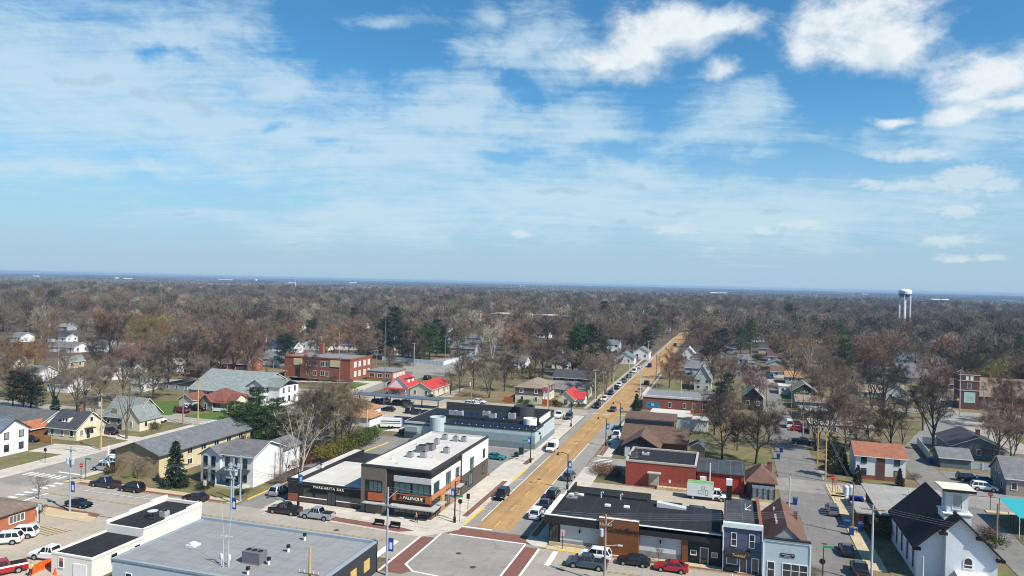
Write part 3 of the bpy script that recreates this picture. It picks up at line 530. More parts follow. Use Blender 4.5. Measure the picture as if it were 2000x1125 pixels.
m = b.mb(); m.box(-59.45, -58.95, 109.1, 138.5, 7.88, 8.3).box(-46.85, -46.4, 109.1, 138.5, 7.88, 8.3).box(-58.95, -46.85, 109.1, 109.6, 7.88, 8.3).box(-58.95, -46.85, 138.1, 138.5, 7.88, 8.3); b.parapet = b.put('parapet', m, mat('charcoal_coping', (.04, .038, .038), .5))
m = b.mb(); m.box(-58.95, -58.75, 109.6, 138.1, 7.9, 8.31).box(-47.05, -46.85, 109.6, 138.1, 7.9, 8.31).box(-58.75, -47.05, 109.6, 109.8, 7.9, 8.31).box(-58.75, -47.05, 137.9, 138.1, 7.9, 8.31); b.put('inner_coping', m, WHITEROOF)
yS = 109.4
b.panel('window_recess', 'S', 109.1, -58.6, -55.4, 0.1, 5.75, BLK, .03); b.win('S', 109.06, -56.6, 3.95, 2.3, 1.65, DTRIM, TEAL, 3); b.panel('orange_panel', 'S', 109.06, -58.0, -55.1, 2.35, 3.7, OR, .08)
b.panel('front_window', 'S', 109.06, -58.3, -55.5, .15, 1.9, GLASS, .03)
b.put('canopy', b.mb().box(-58.6, -54.8, 108.1, 109.1, 1.95, 2.1), mat('canopy_metal', (.42, .41, .39), .5))
b.panel('grey_band', 'S', yS, -53.3, -46.5, 5.95, 6.9, LG, .2); b.win('S', yS-.14, -51.65, 4.15, 3.0, 1.7, DTRIM, TEAL, 3); b.win('S', yS-.14, -48.25, 4.15, 3.1, 1.7, DTRIM, TEAL, 3)
b.or1 = b.panel('orange_panel', 'S', yS, -53.4, -46.45, 2.75, 4.0, OR, .3)
b.sign = b.box('sign_board', -52.6, -47.4, yS-.38, yS-.3, 2.95, 3.85, DTRIM)
CRM = mat('cream_lettering', (.85, .78, .6), .5, .02); text('sign_lettering', 'PALENQUE', .72, (-49.6, yS-.4, 3.38), (math.pi/2, 0, 0), CRM, b.r)
b.put('sign_emblem', b.mb().extr([(-52.2, 3.1), (-51.5, 3.1), (-51.85, 3.7)], 'y', yS-.41, yS-.37), mat('bronze', (.3, .12, .05)))
b.put('canopy', b.mb().box(-53.6, -45.3, 107.7, yS, 2.0, 2.18).box(-46.5, -45.3, yS, 113.4, 2.0, 2.18), mat('canopy_metal', (.42, .41, .39), .5))
b.win('S', yS, -50.0, .75, 6.4, 1.2, DTRIM, GLASS, 6); b.panel('brick_base', 'S', yS, -53.4, -46.5, 0, .65, DBR, .12); b.panel('brick_base', 'E', -46.5, 109.4, 113.3, 0, .65, DBR, .12); b.win('E', -46.5, 111.2, .75, 3.2, 1.2, DTRIM, GLASS, 3)
b.panel('white_wall', 'E', -46.5, 109.4, 122.6, 4.25, 6.95, WPAN, .12); b.panel('orange_panel', 'E', -46.5, 109.4, 122.6, 3.3, 4.2, mat('pale_orange_panel', (.46, .18, .075), .6, .05), .16); b.panel('brick_wall', 'E', -46.5, 113.4, 122.6, 0, 3.25, TBR, .1)
b.panel('pilaster', 'E', -46.5, 122.6, 123.3, 0, 7.9, mat('charcoal_coping', (.04, .038, .038), .5), .2); b.panel('white_wall', 'E', -46.5, 123.3, 138.4, 3.9, 7.85, WPAN, .12); b.panel('brick_wall', 'E', -46.5, 123.3, 138.4, 0, 3.85, DBR, .1)
for a, z, w, h, n in ((111.3, 4.4, 2.2, 1.5, 3), (116.6, 3.4, 1.9, 2.9, 2), (121, 4.5, 1.6, 1.5, 2), (128.6, 3.7, 1.7, 2.4, 2), (135.6, 4.6, 1.0, 1.6, 1), (128.2, 1.0, 1.9, 2.2, 2), (135.4, 1.4, 1.0, 1.6, 1), (116.5, .7, 1.9, 1.7, 2), (121, 1.4, 1.4, 1.4, 2)): b.win('E', -46.38, a, z, w, h, DTRIM, TEAL if n > 1 else GLASS, n)
for a in (116.5, 121): b.put('awning', b.mb().box(-46.4, -45.4, a-1.2, a+1.2, 2.75, 2.9), mat('canopy_metal', (.42, .41, .39), .5))
b.panel('wall_sign', 'E', -46.4, 113.6, 114.6, 1.9, 2.9, mat('amber_sign', (.5, .28, .03)), .15)
labs = ('nearest the front edge', 'by the left of the front pair', 'largest and darkest of the group', 'behind the largest unit', 'alone by the street edge', 'leftmost of the rear three', 'middle of the rear three', 'rightmost of the rear three', 'far end of the middle row')
for lb, (px, py, s, hh) in zip(labs, ((827, 893, 1.0, 1.0), (801, 892, 1.0, .9), (825, 882, 1.9, 1.2), (839, 878, 1.9, 1.1), (872, 884, 1.0, 1.0), (869, 858, 1.0, .95), (890, 861, 1.0, .95), (906, 862, 1.0, .95), (853, 867, .9, 1.0))):
    x, y = g(px, py, 8.0); ac_unit(x, y, 7.97, 'grey air conditioner on the white roof, ' + lb, s, s, hh, col=(.30, .31, .32) if s < 1.5 else (.16, .16, .17))
for i, (x, y, hh) in enumerate(((-56.5, 115, .7), (-50.2, 118.5, .5), (-57.2, 127, .6), (-49.5, 133, .7), (-54.2, 112.5, .4))):
    tag(MB().tube([(0,0,0),(0,0,hh)], .09, 8).tube([(0,0,hh),(0,0,hh+.06)], .14, 8).build('roof_pipe', mat('galvanised', (.55,.56,.57)), loc=(x, y, 7.96)), 'thin vent pipe on the white corner building roof, %s of five from front' % ('second', 'third', 'fourth', 'farthest', 'nearest')[i], 'pipe')
# --- low bar beside it
b = Bld('bar_building', 'low black-fronted bar with brick base and white flat roof', 'building', -67, 118, short='the low bar', hw=8); BUILT.append((-75.5, -59.4, 110, 134, 4))
b.put('wall', b.mb().box(-74.6, -59.5, 110.3, 133, 0, 3.5), BLK); b.box('roof', -72.2, -59.5, 110.5, 126, 3.5, 3.6, WHITEROOF)
m = b.mb(); m.box(-74.8, -72.3, 110.2, 134, 3.4, 4.1).box(-72.3, -59.5, 110.1, 110.45, 3.3, 3.68).box(-72.3, -59.5, 126, 126.4, 3.4, 3.9); b.put('parapet', m, BLK); b.box('roof', -74.3, -72.7, 110.6, 133.6, 4.1, 4.13, WHITEROOF)
b.panel('storefront', 'S', 110.3, -71.4, -66.6, 1.0, 2.6, GLASS, .04); b.panel('storefront', 'S', 110.3, -64.9, -59.6, 1.0, 2.6, GLASS, .04)
b.panel('brick_base', 'S', 110.3, -72.2, -66.7, 0, .95, DBR, .15); b.panel('brick_base', 'S', 110.3, -64.8, -59.6, 0, .95, DBR, .15); b.panel('base_coping', 'S', 110.3, -72.2, -66.7, .95, 1.05, WPAN, .2); b.panel('base_coping', 'S', 110.3, -64.8, -59.6, .95, 1.05, WPAN, .2)
b.win('S', 110.3, -65.75, .1, 1.5, 2.2, DTRIM, mat('grey_door', (.06, .07, .075), .4), 2, name='door'); text('sign_lettering', 'MARGARITA BAR', .62, (-66.3, 110.05, 3.03), (math.pi/2, 0, 0), CRM, b.r, width=1.35)
b.panel('brick_pier', 'S', 110.3, -74.5, -72.4, 0, 1.4, BRICKR, .15)
ac_unit(*g(627, 914, 4.13), 4.13, 'white box unit on the narrow roof beside the low bar', .9, .7, .6, col=(.6, .6, .58))
b = Bld('bin_enclosure', 'brown brick bin enclosure with blue bins behind the corner building', 'enclosure', -65, 139); EB = DBR
x0, y0 = g(680, 910); x1, _ = g(738, 912); b.cx, b.cy = (x0+x1)/2, y0+2; b.r.location = (b.cx, b.cy, 0)
b.put('wall', b.mb().box(x0, x1, y0, y0+.25, 0, 1.8).box(x0, x0+.25, y0+.25, y0+5, 0, 1.8).box(x1-.25, x1, y0+.25, y0+5, 0, 1.8).box(x0+.25, x1-.25, y0+4.75, y0+5, 0, 1.8), EB)
for i in range(2): tag(MB().box(-.9,.9,-.7,.7,.1,1.5).box(-.95,.95,-.75,.75,1.5,1.6).build('dumpster', mat('blue_bin', (.02,.10,.42), .5), loc=(x0+2.2+2.2*i, y0+2.6, 0)), 'blue dumpster inside the brown brick enclosure, %s' % ('left one', 'right one')[i], 'dumpster', 'blue dumpsters')
# --- pale blue solar roofed building
b = Bld('solar_roof_building', 'long pale blue building with solar panels on black roof and round corner towers', 'building', -60, 175, short='the solar-roofed building', hw=18); BUILT.append((-78, -42, 164, 190, 6))
PBL = mat('pale_blue_stucco', (.40, .47, .48), .8, .05); PBD = mat('blue_green_band', (.235, .30, .305), .8, .05); PBX = mat('dark_teal_base', (.16, .21, .22), .8, .05)
b.put('wall', b.mb().box(-77.5, -43.3, 164.2, 184, 0, 4.4), PBL); b.panel('blue_green_band', 'S', 164.2, -69, -43.3, 1.5, 3.4, PBD, .05); b.panel('dark_base', 'S', 164.2, -77.5, -43.3, 0, 1.45, PBX, .09)
b.panel('dark_base', 'E', -43.3, 164.2, 184, 0, 1.45, PBX, .09)
b.box('roof', -77.2, -43.6, 164.5, 183.7, 4.4, 4.46, BLACKROOF)
m = b.mb(); m.box(-70, -43.2, 164.1, 164.5, 4.38, 4.75).box(-43.6, -43.2, 164.5, 172, 4.38, 4.75).box(-69.5, -44, 171.6, 172, 4.4, 5.2).box(-77.5, -70, 164.1, 164.4, 3.6, 3.9); b.put('parapet', m, mat('black_coping', (.03,.032,.036), .6))
m = b.mb(); m.box(-74, -44.5, 183.6, 184.1, 4.4, 6.4).box(-44.9, -44.5, 172.5, 183.6, 4.4, 6.0); b.put('screen_wall', m, mat('dark_screen_wall', (.05, .055, .06), .7, .1)); b.panel('screen_face', 'E', -44.5, 172.5, 184, 4.4, 6.0, mat('white_panel', (.78,.75,.68)), .06)
b.put('round_tower', b.mb().lathe(-68.6, 164.6, [(2.0, 0), (2.0, 6.0), (1.8, 6.0), (1.8, 5.4)], 22), PBL); b.put('round_tower', b.mb().lathe(-46.6, 171.5, [(1.7, 4.4), (1.7, 6.1), (1.5, 6.1), (1.5, 5.7)], 22), mat('white_panel', (.78,.75,.68))); b.put('round_tower', b.mb().lathe(-51.5, 183.4, [(2.8, 4.4), (2.8, 7.0), (2.6, 7.0), (2.6, 6.2)], 22), mat('dark_screen_wall', (.05,.055,.06)))
SOL = mat('solar_cell', (.012, .018, .035), .15, .05, spec=.8); k = 0
for row in range(5):
    for i in range(12 if row < 2 else 9):
        x = -66+1.85*i if row < 2 else -74.5+2.0*i+.6*row; y = (165.4, 167.6, 173.5, 176, 178.5)[row]
        m = b.mb(); m.add([(x,y,4.55),(x+1.6,y,4.55),(x+1.6,y+1.1,4.95),(x,y+1.1,4.95),(x,y,4.5),(x+1.6,y,4.5),(x+1.6,y+1.1,4.9),(x,y+1.1,4.9)], [(0,1,2,3),(4,7,6,5),(0,4,5,1),(1,5,6,2),(2,6,7,3),(3,7,4,0)]); m.box(x+1.63, x+1.7, y, y+.5, 4.47, 4.6, 1); b.put('solar_panel', m, [SOL, WTRIM], b.r); k += 1
for i, (px, py) in enumerate(((862, 830), (878, 836), (950, 813), (1000, 817), (955, 822))): x, y = g(px, min(py, 822), 4.5); ac_unit(min(max(x, -73), -47), min(max(y, 175), 182), 4.47, 'grey cooling unit among solar panels, %s of the five counting from the corner tower' % ('nearest', 'second', 'third', 'fourth', 'farthest')[i], 1.8, 1.4, 1.4)
b.win('E', -43.3, 169.5, .1, 1.2, 2.2, mat('grey_door', (.06,.07,.075)), mat('grey_door', (.06,.07,.075)), name='door')
b.panel('awning', 'S', 164.2, -76.8, -73.6, 2.0, 3.2, PBD, .9)
# --- white two-storey house with dark window trim
DW = mat('dark_green_trim', (.03, .045, .05), .6); PBW = sid('pale_blue_white_siding', (.62, .66, .68), .2, .12)
b = house('white_house', 'white two-storey house with grey shingle roof and dark-trimmed windows', -92.2, -85.2, 114.6, 124, 5.9, 'x', 1.9, W_WHITE, shingle('grey_house_shingles', (.14,.138,.14)), wins='', short='the white two-storey house', ov=.5)
m = b.mb(); gable_wall(m, -96.6, -92.2, 114.0, 121, 5.6, 1.4, 'y'); b.put('left_wing', m, PBW); gable_roof(b, -96.6, -92.2, 114.0, 121, 5.6, 1.4, 'y', shingle('grey_house_shingles', (.14,.138,.14)))
m = b.mb(); gable_wall(m, -91, -86, 124, 131, 5.0, 1.5, 'y'); b.put('rear_wing', m, W_WHITE); gable_roof(b, -91, -86, 124, 131, 5.0, 1.5, 'y', shingle('grey_house_shingles', (.14,.138,.14)))
for a in (-95.5, -93.7):
    for z in (.9, 3.5): b.win('S', 114.0, a, z, .75, 1.7, DW, GLASS, 1, True)
for a in (-91, -89.2, -87.0): b.win('S', 114.6, a, 3.5, .75, 1.7, DW, GLASS, 1, True)
b.win('S', 114.6, -87.0, .9, .75, 1.7, DW, GLASS, 1, True); b.door('S', 114.6, -90.6, 1.0, 2.2, GLASS, DW); b.win('S', 114.6, -89, .9, .75, 1.7, DW, GLASS, 1, True)
b.put('porch_roof', b.mb().extr([(112.2, 2.5), (114.55, 3.1), (114.55, 3.25), (112.0, 2.65)], 'x', -92.0, -85.8), DW); b.box('porch_floor', -92, -85.8, 112.2, 114.55, .02, .45, WALK)
for a in (-91.9, -88.9, -86.1): b.box('porch_post', a, a+.16, 112.3, 112.46, .45, 2.6, DW if a > -91 else WTRIM)
b.put('chimney', b.mb().box(-91.4, -90.7, 118.9, 119.6, 6.5, 8.4), BRICKB, b.roof)
# --- cream two storey apartments
CRB = brick('cream_brick', (.54, .45, .27), .06); b = Bld('apartment_block', 'long cream brick apartment block with grey gable roof and tan end wall', 'building', -111, 127, short='the cream apartment block', hw=7); BUILT.append((-117, -105, 113, 141, 7))
m = b.mb(); gable_wall(m, -116.5, -105.8, 113.2, 141, 4.8, 1.9, 'y'); b.put('wall', m, CRB); b.roof = gable_roof(b, -116.5, -105.8, 113.2, 141, 4.8, 1.9, 'y', shingle('slate_grey_shingles', (.145,.155,.165)), .8)
m = b.mb(); m.extr([(-116.5, 0.02), (-105.8, .02), (-105.8, 4.75), (-111.15, 6.6), (-116.5, 4.75)], 'y', 113.1, 113.19); b.put('end_wall', m, brick('tan_brown_brick', (.29, .225, .125), .06)); b.win('S', 113.1, -112.2, 5.3, .6, .6, mat('grey_siding', (.3,.3,.3)), GLASS)
for i in range(6):
    b.win('E', -105.8, 117.5+4*i, 3.1, 1.4, 1.0, None, GLASS, 2); b.win('E', -105.8, 117.5+4*i, .9, 1.3, 1.1, None, GLASS, 2) if i % 2 else b.door('E', -105.8, 118+4*i, .9, 2.0, mat('white_door', (.7,.7,.66)))
b.box('downpipe_post', -118.9, -118.6, 113.4, 113.7, 0, 5.2, WTRIM)
# --- church
b = Bld('white_church', 'white church with black roof, square belfry and arched window', 'church', 31, 118, short='the white church', hw=7); BUILT.append((25, 37, 108, 126, 9))
CH = sid('church_white_siding', (.70, .72, .76), .2, .06); BR = shingle('black_shingles', (.016, .015, .018))
m = b.mb(); gable_wall(m, 26.0, 35.5, 111.2, 127, 4.7, 4.75, 'y'); b.put('wall', m, CH)
gable_roof(b, 26.0, 35.5, 111.2, 127, 4.7, 4.75, 'y', BR, .5, .3)
m = b.mb(); m.extr([(29.2, 0), (35.35, 0), (35.35, 4.85), (30.75, 9.4), (29.2, 7.85)], 'y', 109.9, 111.18); b.put('front_bay', m, CH)
m = b.mb(); m.extr([(28.7, 7.36), (30.75, 9.41), (36.0, 4.16), (36.0, 4.5), (30.75, 9.76), (28.7, 7.7)], 'y', 109.3, 110.68); b.put('bay_roof', m, BR)
for a, y, z in ((28.75, 109.3, 7.0), (35.6, 109.3, 4.1), (25.9, 110.7, 4.1), (33.2, 109.3, 6.75)): b.box('eave_return', a-.5, a+.5, y+.02, y+.6, z, z+.34, BR)
b.box('lower_tower', 29.4, 32.7, 111.75, 114.9, 5, 9.3, CH); b.box('tower_trim', 29.25, 32.85, 111.6, 115.05, 9.3, 9.45, WTRIM); b.belf = b.box('belfry', 29.75, 32.35, 112.1, 114.6, 9.45, 12.6, CH)
for side, at, a in (('S', 112.1, 31.05), ('W', 29.75, 113.35)): b.win(side, at, a, 10.0, 1.1, 1.9, WTRIM, mat('louvre_grey', (.45,.44,.42), .7, .05, 1, 'siding', per=.28, amp=.28))
b.put('belfry_roof', b.mb().box(29.0, 33.1, 111.35, 115.3, 12.6, 12.85), mat('cream_roofing', (.66, .60, .48), .85, .1)); b.panel('belfry_fascia', 'S', 111.35, 29.0, 33.1, 12.45, 12.8, BR, .05)
AF = MB(); AF.o = (0, 0, 0)
def arch(w, h, t0, t1, y0, y1):
    pts = [(-w/2, 0), (w/2, 0), (w/2, h)]+[(w/2*math.cos(k*math.pi/8), h+w/2*math.sin(k*math.pi/8)) for k in range(1, 8)]+[(-w/2, h)]
    return MB().extr(pts, 'y', y0, y1)
aw = arch(1.25, .95, 0, 0, -.08, .05).build('window', WTRIM, b.r, (31.9-b.cx, 109.9-b.cy, 2.6)); arch(.9, .85, 0, 0, -.1, -.05).build('pane', GLASS, aw, (0, 0, .2)); MB().box(-.45,.45,-.13,-.06,.5,.62).build('sash', WTRIM, aw)
b.put('porch_roof', b.mb().extr([(108.1, 1.75), (109.9, 2.05), (109.9, 2.25), (108.0, 1.9)], 'x', 30.3, 34.1), WTRIM); b.door('S', 109.9, 32.2, 2.4, 1.7)
for a in (30.4, 33.8): b.box('porch_post', a, a+.2, 108.2, 108.4, 0, 1.85, WTRIM)
for i in range(4): b.win('W', 26.0, 113+3.4*i, .9, .8, 2.6, mat('blue_grey_trim', (.30,.35,.42)), GLASS, 1, True)
# --- low hall behind the church
b = Bld('low_hall', 'low brick hall with weathered grey shed roof behind the white church', 'building', 30, 137, short='the low hall', hw=7); BUILT.append((24, 38, 129, 146, 4))
b.put('wall', b.mb().box(25.4, 37, 129.5, 146, 0, 3.2), BRICKB); m = b.mb(); m.add([(24.6,128.9,3.2),(37.6,128.9,3.2),(37.6,146.6,3.6),(24.6,146.6,3.6),(24.6,128.9,3.4),(37.6,128.9,3.4),(37.6,146.6,3.85),(24.6,146.6,3.85)], [(0,3,2,1),(4,5,6,7),(0,1,5,4),(1,2,6,5),(2,3,7,6),(3,0,4,7)]); b.put('roof', m, mat('weathered_grey_roofing', (.30,.29,.265), .9, .12, .6, 'membrane'))
b.put('entry', b.mb().box(21.8, 25.3, 131, 136.5, 0, 2.7), BRICKR); b.box('entry_roof', 21.4, 25.3, 130.5, 137, 2.7, 2.9, mat('weathered_grey_roofing', (.30,.29,.265))); b.win('S', 131, 23.5, .9, 1.6, 1.2, DTRIM); b.box('vent', 31.5, 31.9, 141, 141.4, 3.6, 4.7, mat('galvanised', (.55,.56,.57)))
# --- black and wood restaurant across the street
b = Bld('restaurant_building', 'long black restaurant with grey-white panels, big wood panel and dark flat roof', 'building', -13, 113, short='the long black-roofed restaurant', hw=13); BUILT.append((-26, 0, 104, 128, 5.3))
WOOD = mat('rust_wood_boards', (.20, .075, .025), .7, .15, 1.2, 'siding', per=.3, amp=.2); GP = mat('pale_grey_stucco', (.55, .57, .57), .85, .04); GPD = mat('mid_grey_base', (.23, .245, .25), .85, .05)
b.put('wall', b.mb().box(-25.4, -.1, 106, 119, 0, 4.2).box(-25.4, -12, 119, 126, 0, 3.6).box(-12, -6.5, 119, 123, 0, 3.4), BLK)
b.box('roof', -25.1, -10.2, 106.5, 119, 4.2, 4.26, BLACKROOF); b.box('roof', -10.1, -.3, 106.5, 112.5, 4.2, 4.26, BLACKROOF); b.box('roof', -25.2, -12, 119.5, 125.8, 3.6, 3.66, BLACKROOF); b.box('roof', -12, -6.7, 119.2, 122.8, 3.4, 3.46, BLACKROOF); b.box('roof', -10.1, -4.5, 112.7, 119, 4.2, 4.24, BLACKROOF)
m = b.mb(); m.box(-25.9, -25.1, 105.2, 116, 4.2, 4.75).box(-25.1, -17.5, 105.2, 106.3, 4.2, 4.75).box(-11.7, -.1, 105.2, 106.3, 4.2, 4.75).box(-25.5, -12, 118.9, 119.3, 4.0, 4.6).box(-25.5, -25.2, 116, 126, 3.5, 4.3); b.put('parapet', m, BLK)
m = b.mb(); m.box(-26.05, -25.2, 105.05, 116, 4.75, 4.83).box(-25.2, -17.52, 105.05, 105.5, 4.75, 4.83).box(-11.68, -.1, 105.05, 105.4, 4.75, 4.83).box(-17.52, -11.68, 104.75, 105.2, 5.35, 5.43); b.put('coping', m, WTRIM)
b.box('fascia', -25.9, -17.55, 105.0, 106, 3.55, 4.74, BLK); b.box('fascia', -11.65, -.1, 105.2, 106, 3.4, 4.74, BLK); b.box('wood_panel', -17.5, -11.7, 104.8, 106, .1, 5.34, WOOD)
b.panel('panel', 'S', 106, -23.6, -17.55, .95, 3.5, GP, .15); b.panel('panel_base', 'S', 106, -23.6, -17.55, .1, .92, GPD, .18); b.panel('panel', 'S', 106, -11.65, -5.6, .95, 3.35, GP, .15); b.panel('panel_base', 'S', 106, -11.65, -5.6, .1, .92, GPD, .18); b.box('wood_panel', -5.5, -4.7, 105.5, 106, .1, 3.35, WOOD)
b.win('S', 106, -24.6, .5, 1.3, 2.6, DTRIM, GLASS, 3); b.win('S', 105.9, -2.4, .1, 1.0, 2.3, WTRIM, GLASS, name='door'); b.win('S', 105.9, -3.9, 1.3, .7, .55); b.win('S', 105.9, -.95, 1.3, .7, .55)
for a in (-20.6, -8.6): b.put('wall_lamp', b.mb().box(a-.1, a+.1, 105.55, 105.85, 2.35, 2.8), DTRIM)
text('sign_lettering', 'Goodland', 1.25, (-13.9, 104.72, 3.85), (math.pi/2, 0, 0), DTRIM, b.r, shear=.25)
b.put('skylight_box', b.mb().extr([(-10.2, 4.24), (-5.6, 4.24), (-5.6, 4.5), (-10.2, 5.0)], 'y', 116.6, 117.9), mat('pale_metal_box', (.5,.53,.54), .5)); b.box('steps', -25.3, -17.6, 105.65, 105.98, .15, .5, TANWALK)
for i, (px, py) in enumerate(((1117, 972), (1134, 954), (1178, 965), (1213, 974), (1110, 966), (1138, 963), (1187, 988), (1224, 991))):
    x, y = g(px, py, 4.3); y = min(y, 118.3); x = min(max(x, -24.5), -10.8)
    if i < 2: mm = MB().box(-.9,.9,-.6,.6,0,.22).lathe(0, 0, [(.4,.2),(.4,.4),(.2,.5)], 10); lb = 'low dark fan unit on the black restaurant roof, %s of two' % ('front', 'rear')[i]
    elif i < 4: mm = MB().tube([(0,0,0),(0,0,.9),(.3,0,1.1),(.35,0,.85)], .09, 7); lb = 'white gooseneck pipe on the black restaurant roof, %s of two' % ('left', 'right')[i-2]
    else: mm = MB().box(-.45,.45,-.35,.35,0,.25).box(-.3,.3,-.2,.2,.25,.32); lb = 'small pale roof cap on the black restaurant roof, %s of the four' % ('leftmost', 'second from left', 'third from left', 'rightmost')[i-4]
    tag(mm.build('roof_vent', WTRIM if i > 1 else mat('ac_base', (.2,.2,.2)), loc=(x, y, 4.27)), lb, 'vent', 'vents on the restaurant roof')
# --- black shop wing between
b = Bld('black_shop', 'single-storey black shop wing with rough dark roof beside the navy shop', 'building', -2.3, 112); b.put('wall', b.mb().box(-4.4, -.06, 112.6, 118.9, 0, 4.0), BLK); b.box('roof', -4.4, .1, 112.7, 118.8, 4.0, 4.08, BLACKROOF)
# --- navy shop
b = Bld('navy_shop', 'two-storey navy clapboard shop with white window frames and gold-lettered black awning', 'shop', 2.8, 111, short='the navy shop', hw=3); BUILT.append((0, 5.4, 104, 120, 7))
NV = sid('navy_siding', (.085, .10, .17), .24, .2); b.put('wall', b.mb().box(.2, 5.35, 104.7, 119, 0, 6.2), BRICKB); b.panel('front_wall', 'S', 104.7, .2, 5.35, 0, 6.3, NV, .1)
b.box('cornice', .1, 5.45, 104.3, 105.0, 6.3, 6.95, mat('pale_blue_trim', (.60,.68,.70), .6)); b.put('roof', b.mb().box(.4, 4.95, 105.0, 119, 6.2, 6.26), mat('tar_roof', (.05,.055,.06), .85, .3, .8, 'membrane'))
b.box('parapet', 4.95, 5.4, 105.0, 119.1, 6.15, 6.85, BRICKR)
for a in (.1, 5.3): b.box('corner_board', a, a+.15, 104.5, 104.7, 0, 6.3, WTRIM)
for a in (1.6, 4.0): b.win('S', 104.6, a, 3.75, .62, 1.75, mat('pale_blue_trim', (.6,.68,.7)), GLASS, 1, True)
b.put('awning', b.mb().extr([(103.7, 2.3), (104.6, 2.3), (104.6, 3.3), (103.75, 2.75)], 'x', .45, 3.75), DTRIM); text('sign_lettering', 'Twisted', .55, (2.2, 103.67, 2.72), (math.pi/2-.1, 0, 0), mat('gold_lettering', (.62,.36,.10), .5), b.r, shear=.35)
b.win('S', 104.6, 1.4, 1.2, 1.3, .9); b.door('S', 104.6, 2.9, .8, 2.0, GLASS); b.door('S', 104.6, 4.5, .8, 2.1, GLASS)
tag(MB().box(-.8,.8,-.2,.2,.35,.42).box(-.8,.8,.15,.2,.42,.85).box(-.75,-.65,-.2,.2,0,.35).box(.65,.75,-.2,.2,0,.35).build('bench', DTRIM, loc=(1.4, 104.1, .14)), 'dark bench under the black awning of the navy shop', 'bench')
x, y = g(1399, 985, 6.3); tag(MB().tube([(0,0,0),(0,0,1.1)], .05, 5).tube([(0,0,.2),(.9,.4,.9)], .05, 5).tube([(0,0,.2),(-.7,.3,.05)], .05, 5).tube([(0,0,.2),(.9,.5,.05)], .05, 5).build('antenna', WTRIM, loc=(3.2, 113, 6.27)), 'white tripod antenna on the navy shop roof', 'antenna')
tag(MB().box(-.4,.4,-.4,.4,0,2.3).box(-.45,.45,-.45,.45,2.3,3.2,1).build('roof_stack', [DTRIM, WTRIM], loc=(.9, 118.2, 6.27)), 'white-topped square stack at the back of the navy shop roof', 'chimney')
# --- pale blue gable shop
b = Bld('pale_blue_shop', 'pale blue shingled false-front shop with brown gable roof', 'shop', 8.5, 112, short='the pale blue shop', hw=3); BUILT.append((5.5, 11.5, 103, 119, 7))
PS = sid('pale_blue_shingle_siding', (.44, .53, .57), .26, .18); m = b.mb(); gable_wall(m, 5.75, 11.3, 104.6, 118.6, 4.6, 2.5, 'y'); b.put('wall', m, W_GREY); b.roof = gable_roof(b, 5.75, 11.3, 104.7, 118.6, 4.6, 2.5, 'y', shingle('warm_brown_shingles', (.15,.082,.062)), .25)
b.box('false_front', 5.5, 11.5, 103.7, 104.1, 0, 5.6, PS); b.box('cornice', 5.45, 11.55, 103.5, 104.15, 5.6, 5.75, DTRIM); b.box('cornice_trim', 5.48, 11.52, 103.6, 103.7, 5.25, 5.6, mat('pale_blue_trim', (.6,.68,.7)))
for a in (5.42, 11.4): b.box('corner_board', a, a+.16, 103.6, 104.12, 0, 5.25, WTRIM)
b.sign = b.box('sign_board', 7.7, 9.5, 103.62, 103.7, 3.35, 3.85, DTRIM); text('sign_lettering', 'and Company + Co', .19, (8.6, 103.6, 3.68), (math.pi/2, 0, 0), WTRIM, b.r); text('sign_lettering', 'salon & boutique', .12, (8.6, 103.6, 3.46), (math.pi/2, 0, 0), WTRIM, b.r)
b.win('S', 103.7, 9.6, .7, 3.1, 1.75, WTRIM, GLASS, 3, True); b.win('S', 103.7, 6.5, .15, .85, 2.3, WTRIM, GLASS, name='door'); text('sign_lettering', 'Open', .3, (6.5, 103.6, 1.45), (math.pi/2, 0, 0), WTRIM, b.r); b.panel('brick_base', 'S', 103.7, 7.15, 11.35, 0, .6, brick('grey_brown_brick', (.25,.2,.18)), .05)
b.put('chimney', b.mb().box(10.2, 10.7, 114.2, 114.7, 5.2, 6.6), BRICKB, b.roof)
for i, y in enumerate((108.5, 110, 111.4, 115)): b.put('roof_vent', b.mb().box(7.3, 7.55, y, y+.25, 6.2, 6.7), mat('galvanised', (.55,.56,.57)), b.roof)
# --- red brick buildings behind the restaurant
b = Bld('red_brick_box', 'red brick flat-roofed building with dark roof and ramp railing', 'building', -12, 148, short='the red brick box', hw=7); BUILT.append((-19, -5, 142.5, 156, 5.5))
b.put('wall', b.mb().box(-18.8, -5.2, 143, 155, 0, 4.7), brick('deep_red_brick', (.27, .055, .035))); b.box('roof', -18.4, -5.6, 143.4, 154.6, 4.7, 4.76, BLACKROOF)
m = b.mb(); m.box(-18.9, -5.1, 142.9, 143.3, 4.7, 5.05).box(-18.9, -5.1, 154.7, 155.1, 4.7, 5.05).box(-18.9, -18.5, 143.3, 154.7, 4.7, 5.05).box(-5.5, -5.1, 143.3, 154.7, 4.7, 5.05); b.put('parapet', m, mat('stone_coping', (.42,.39,.34)))
b.put('canopy', b.mb().box(-14.4, -11.8, 141.9, 143, 2.9, 3.1), mat('stone_coping', (.42,.39,.34))); b.panel('entry', 'S', 143, -14.2, -12.2, .4, 2.8, mat('grey_tan_door', (.40,.36,.32)), .06); b.panel('wall_plate', 'S', 143, -10.3, -9.9, 1.2, 1.8, WTRIM, .05)
b.box('ramp', -12.5, -5.6, 141.4, 142.9, 0, .5, TANWALK); m = b.mb()
for i in range(8): m.box(-12.4+.95*i, -12.32+.95*i, 141.35, 141.43, .5, 1.4)
m.box(-12.4, -5.7, 141.36, 141.42, 1.4, 1.46).box(-12.4, -5.7, 141.36, 141.42, .95, 1.0); b.put('railing', m, mat('rust_railing', (.35,.16,.1)))
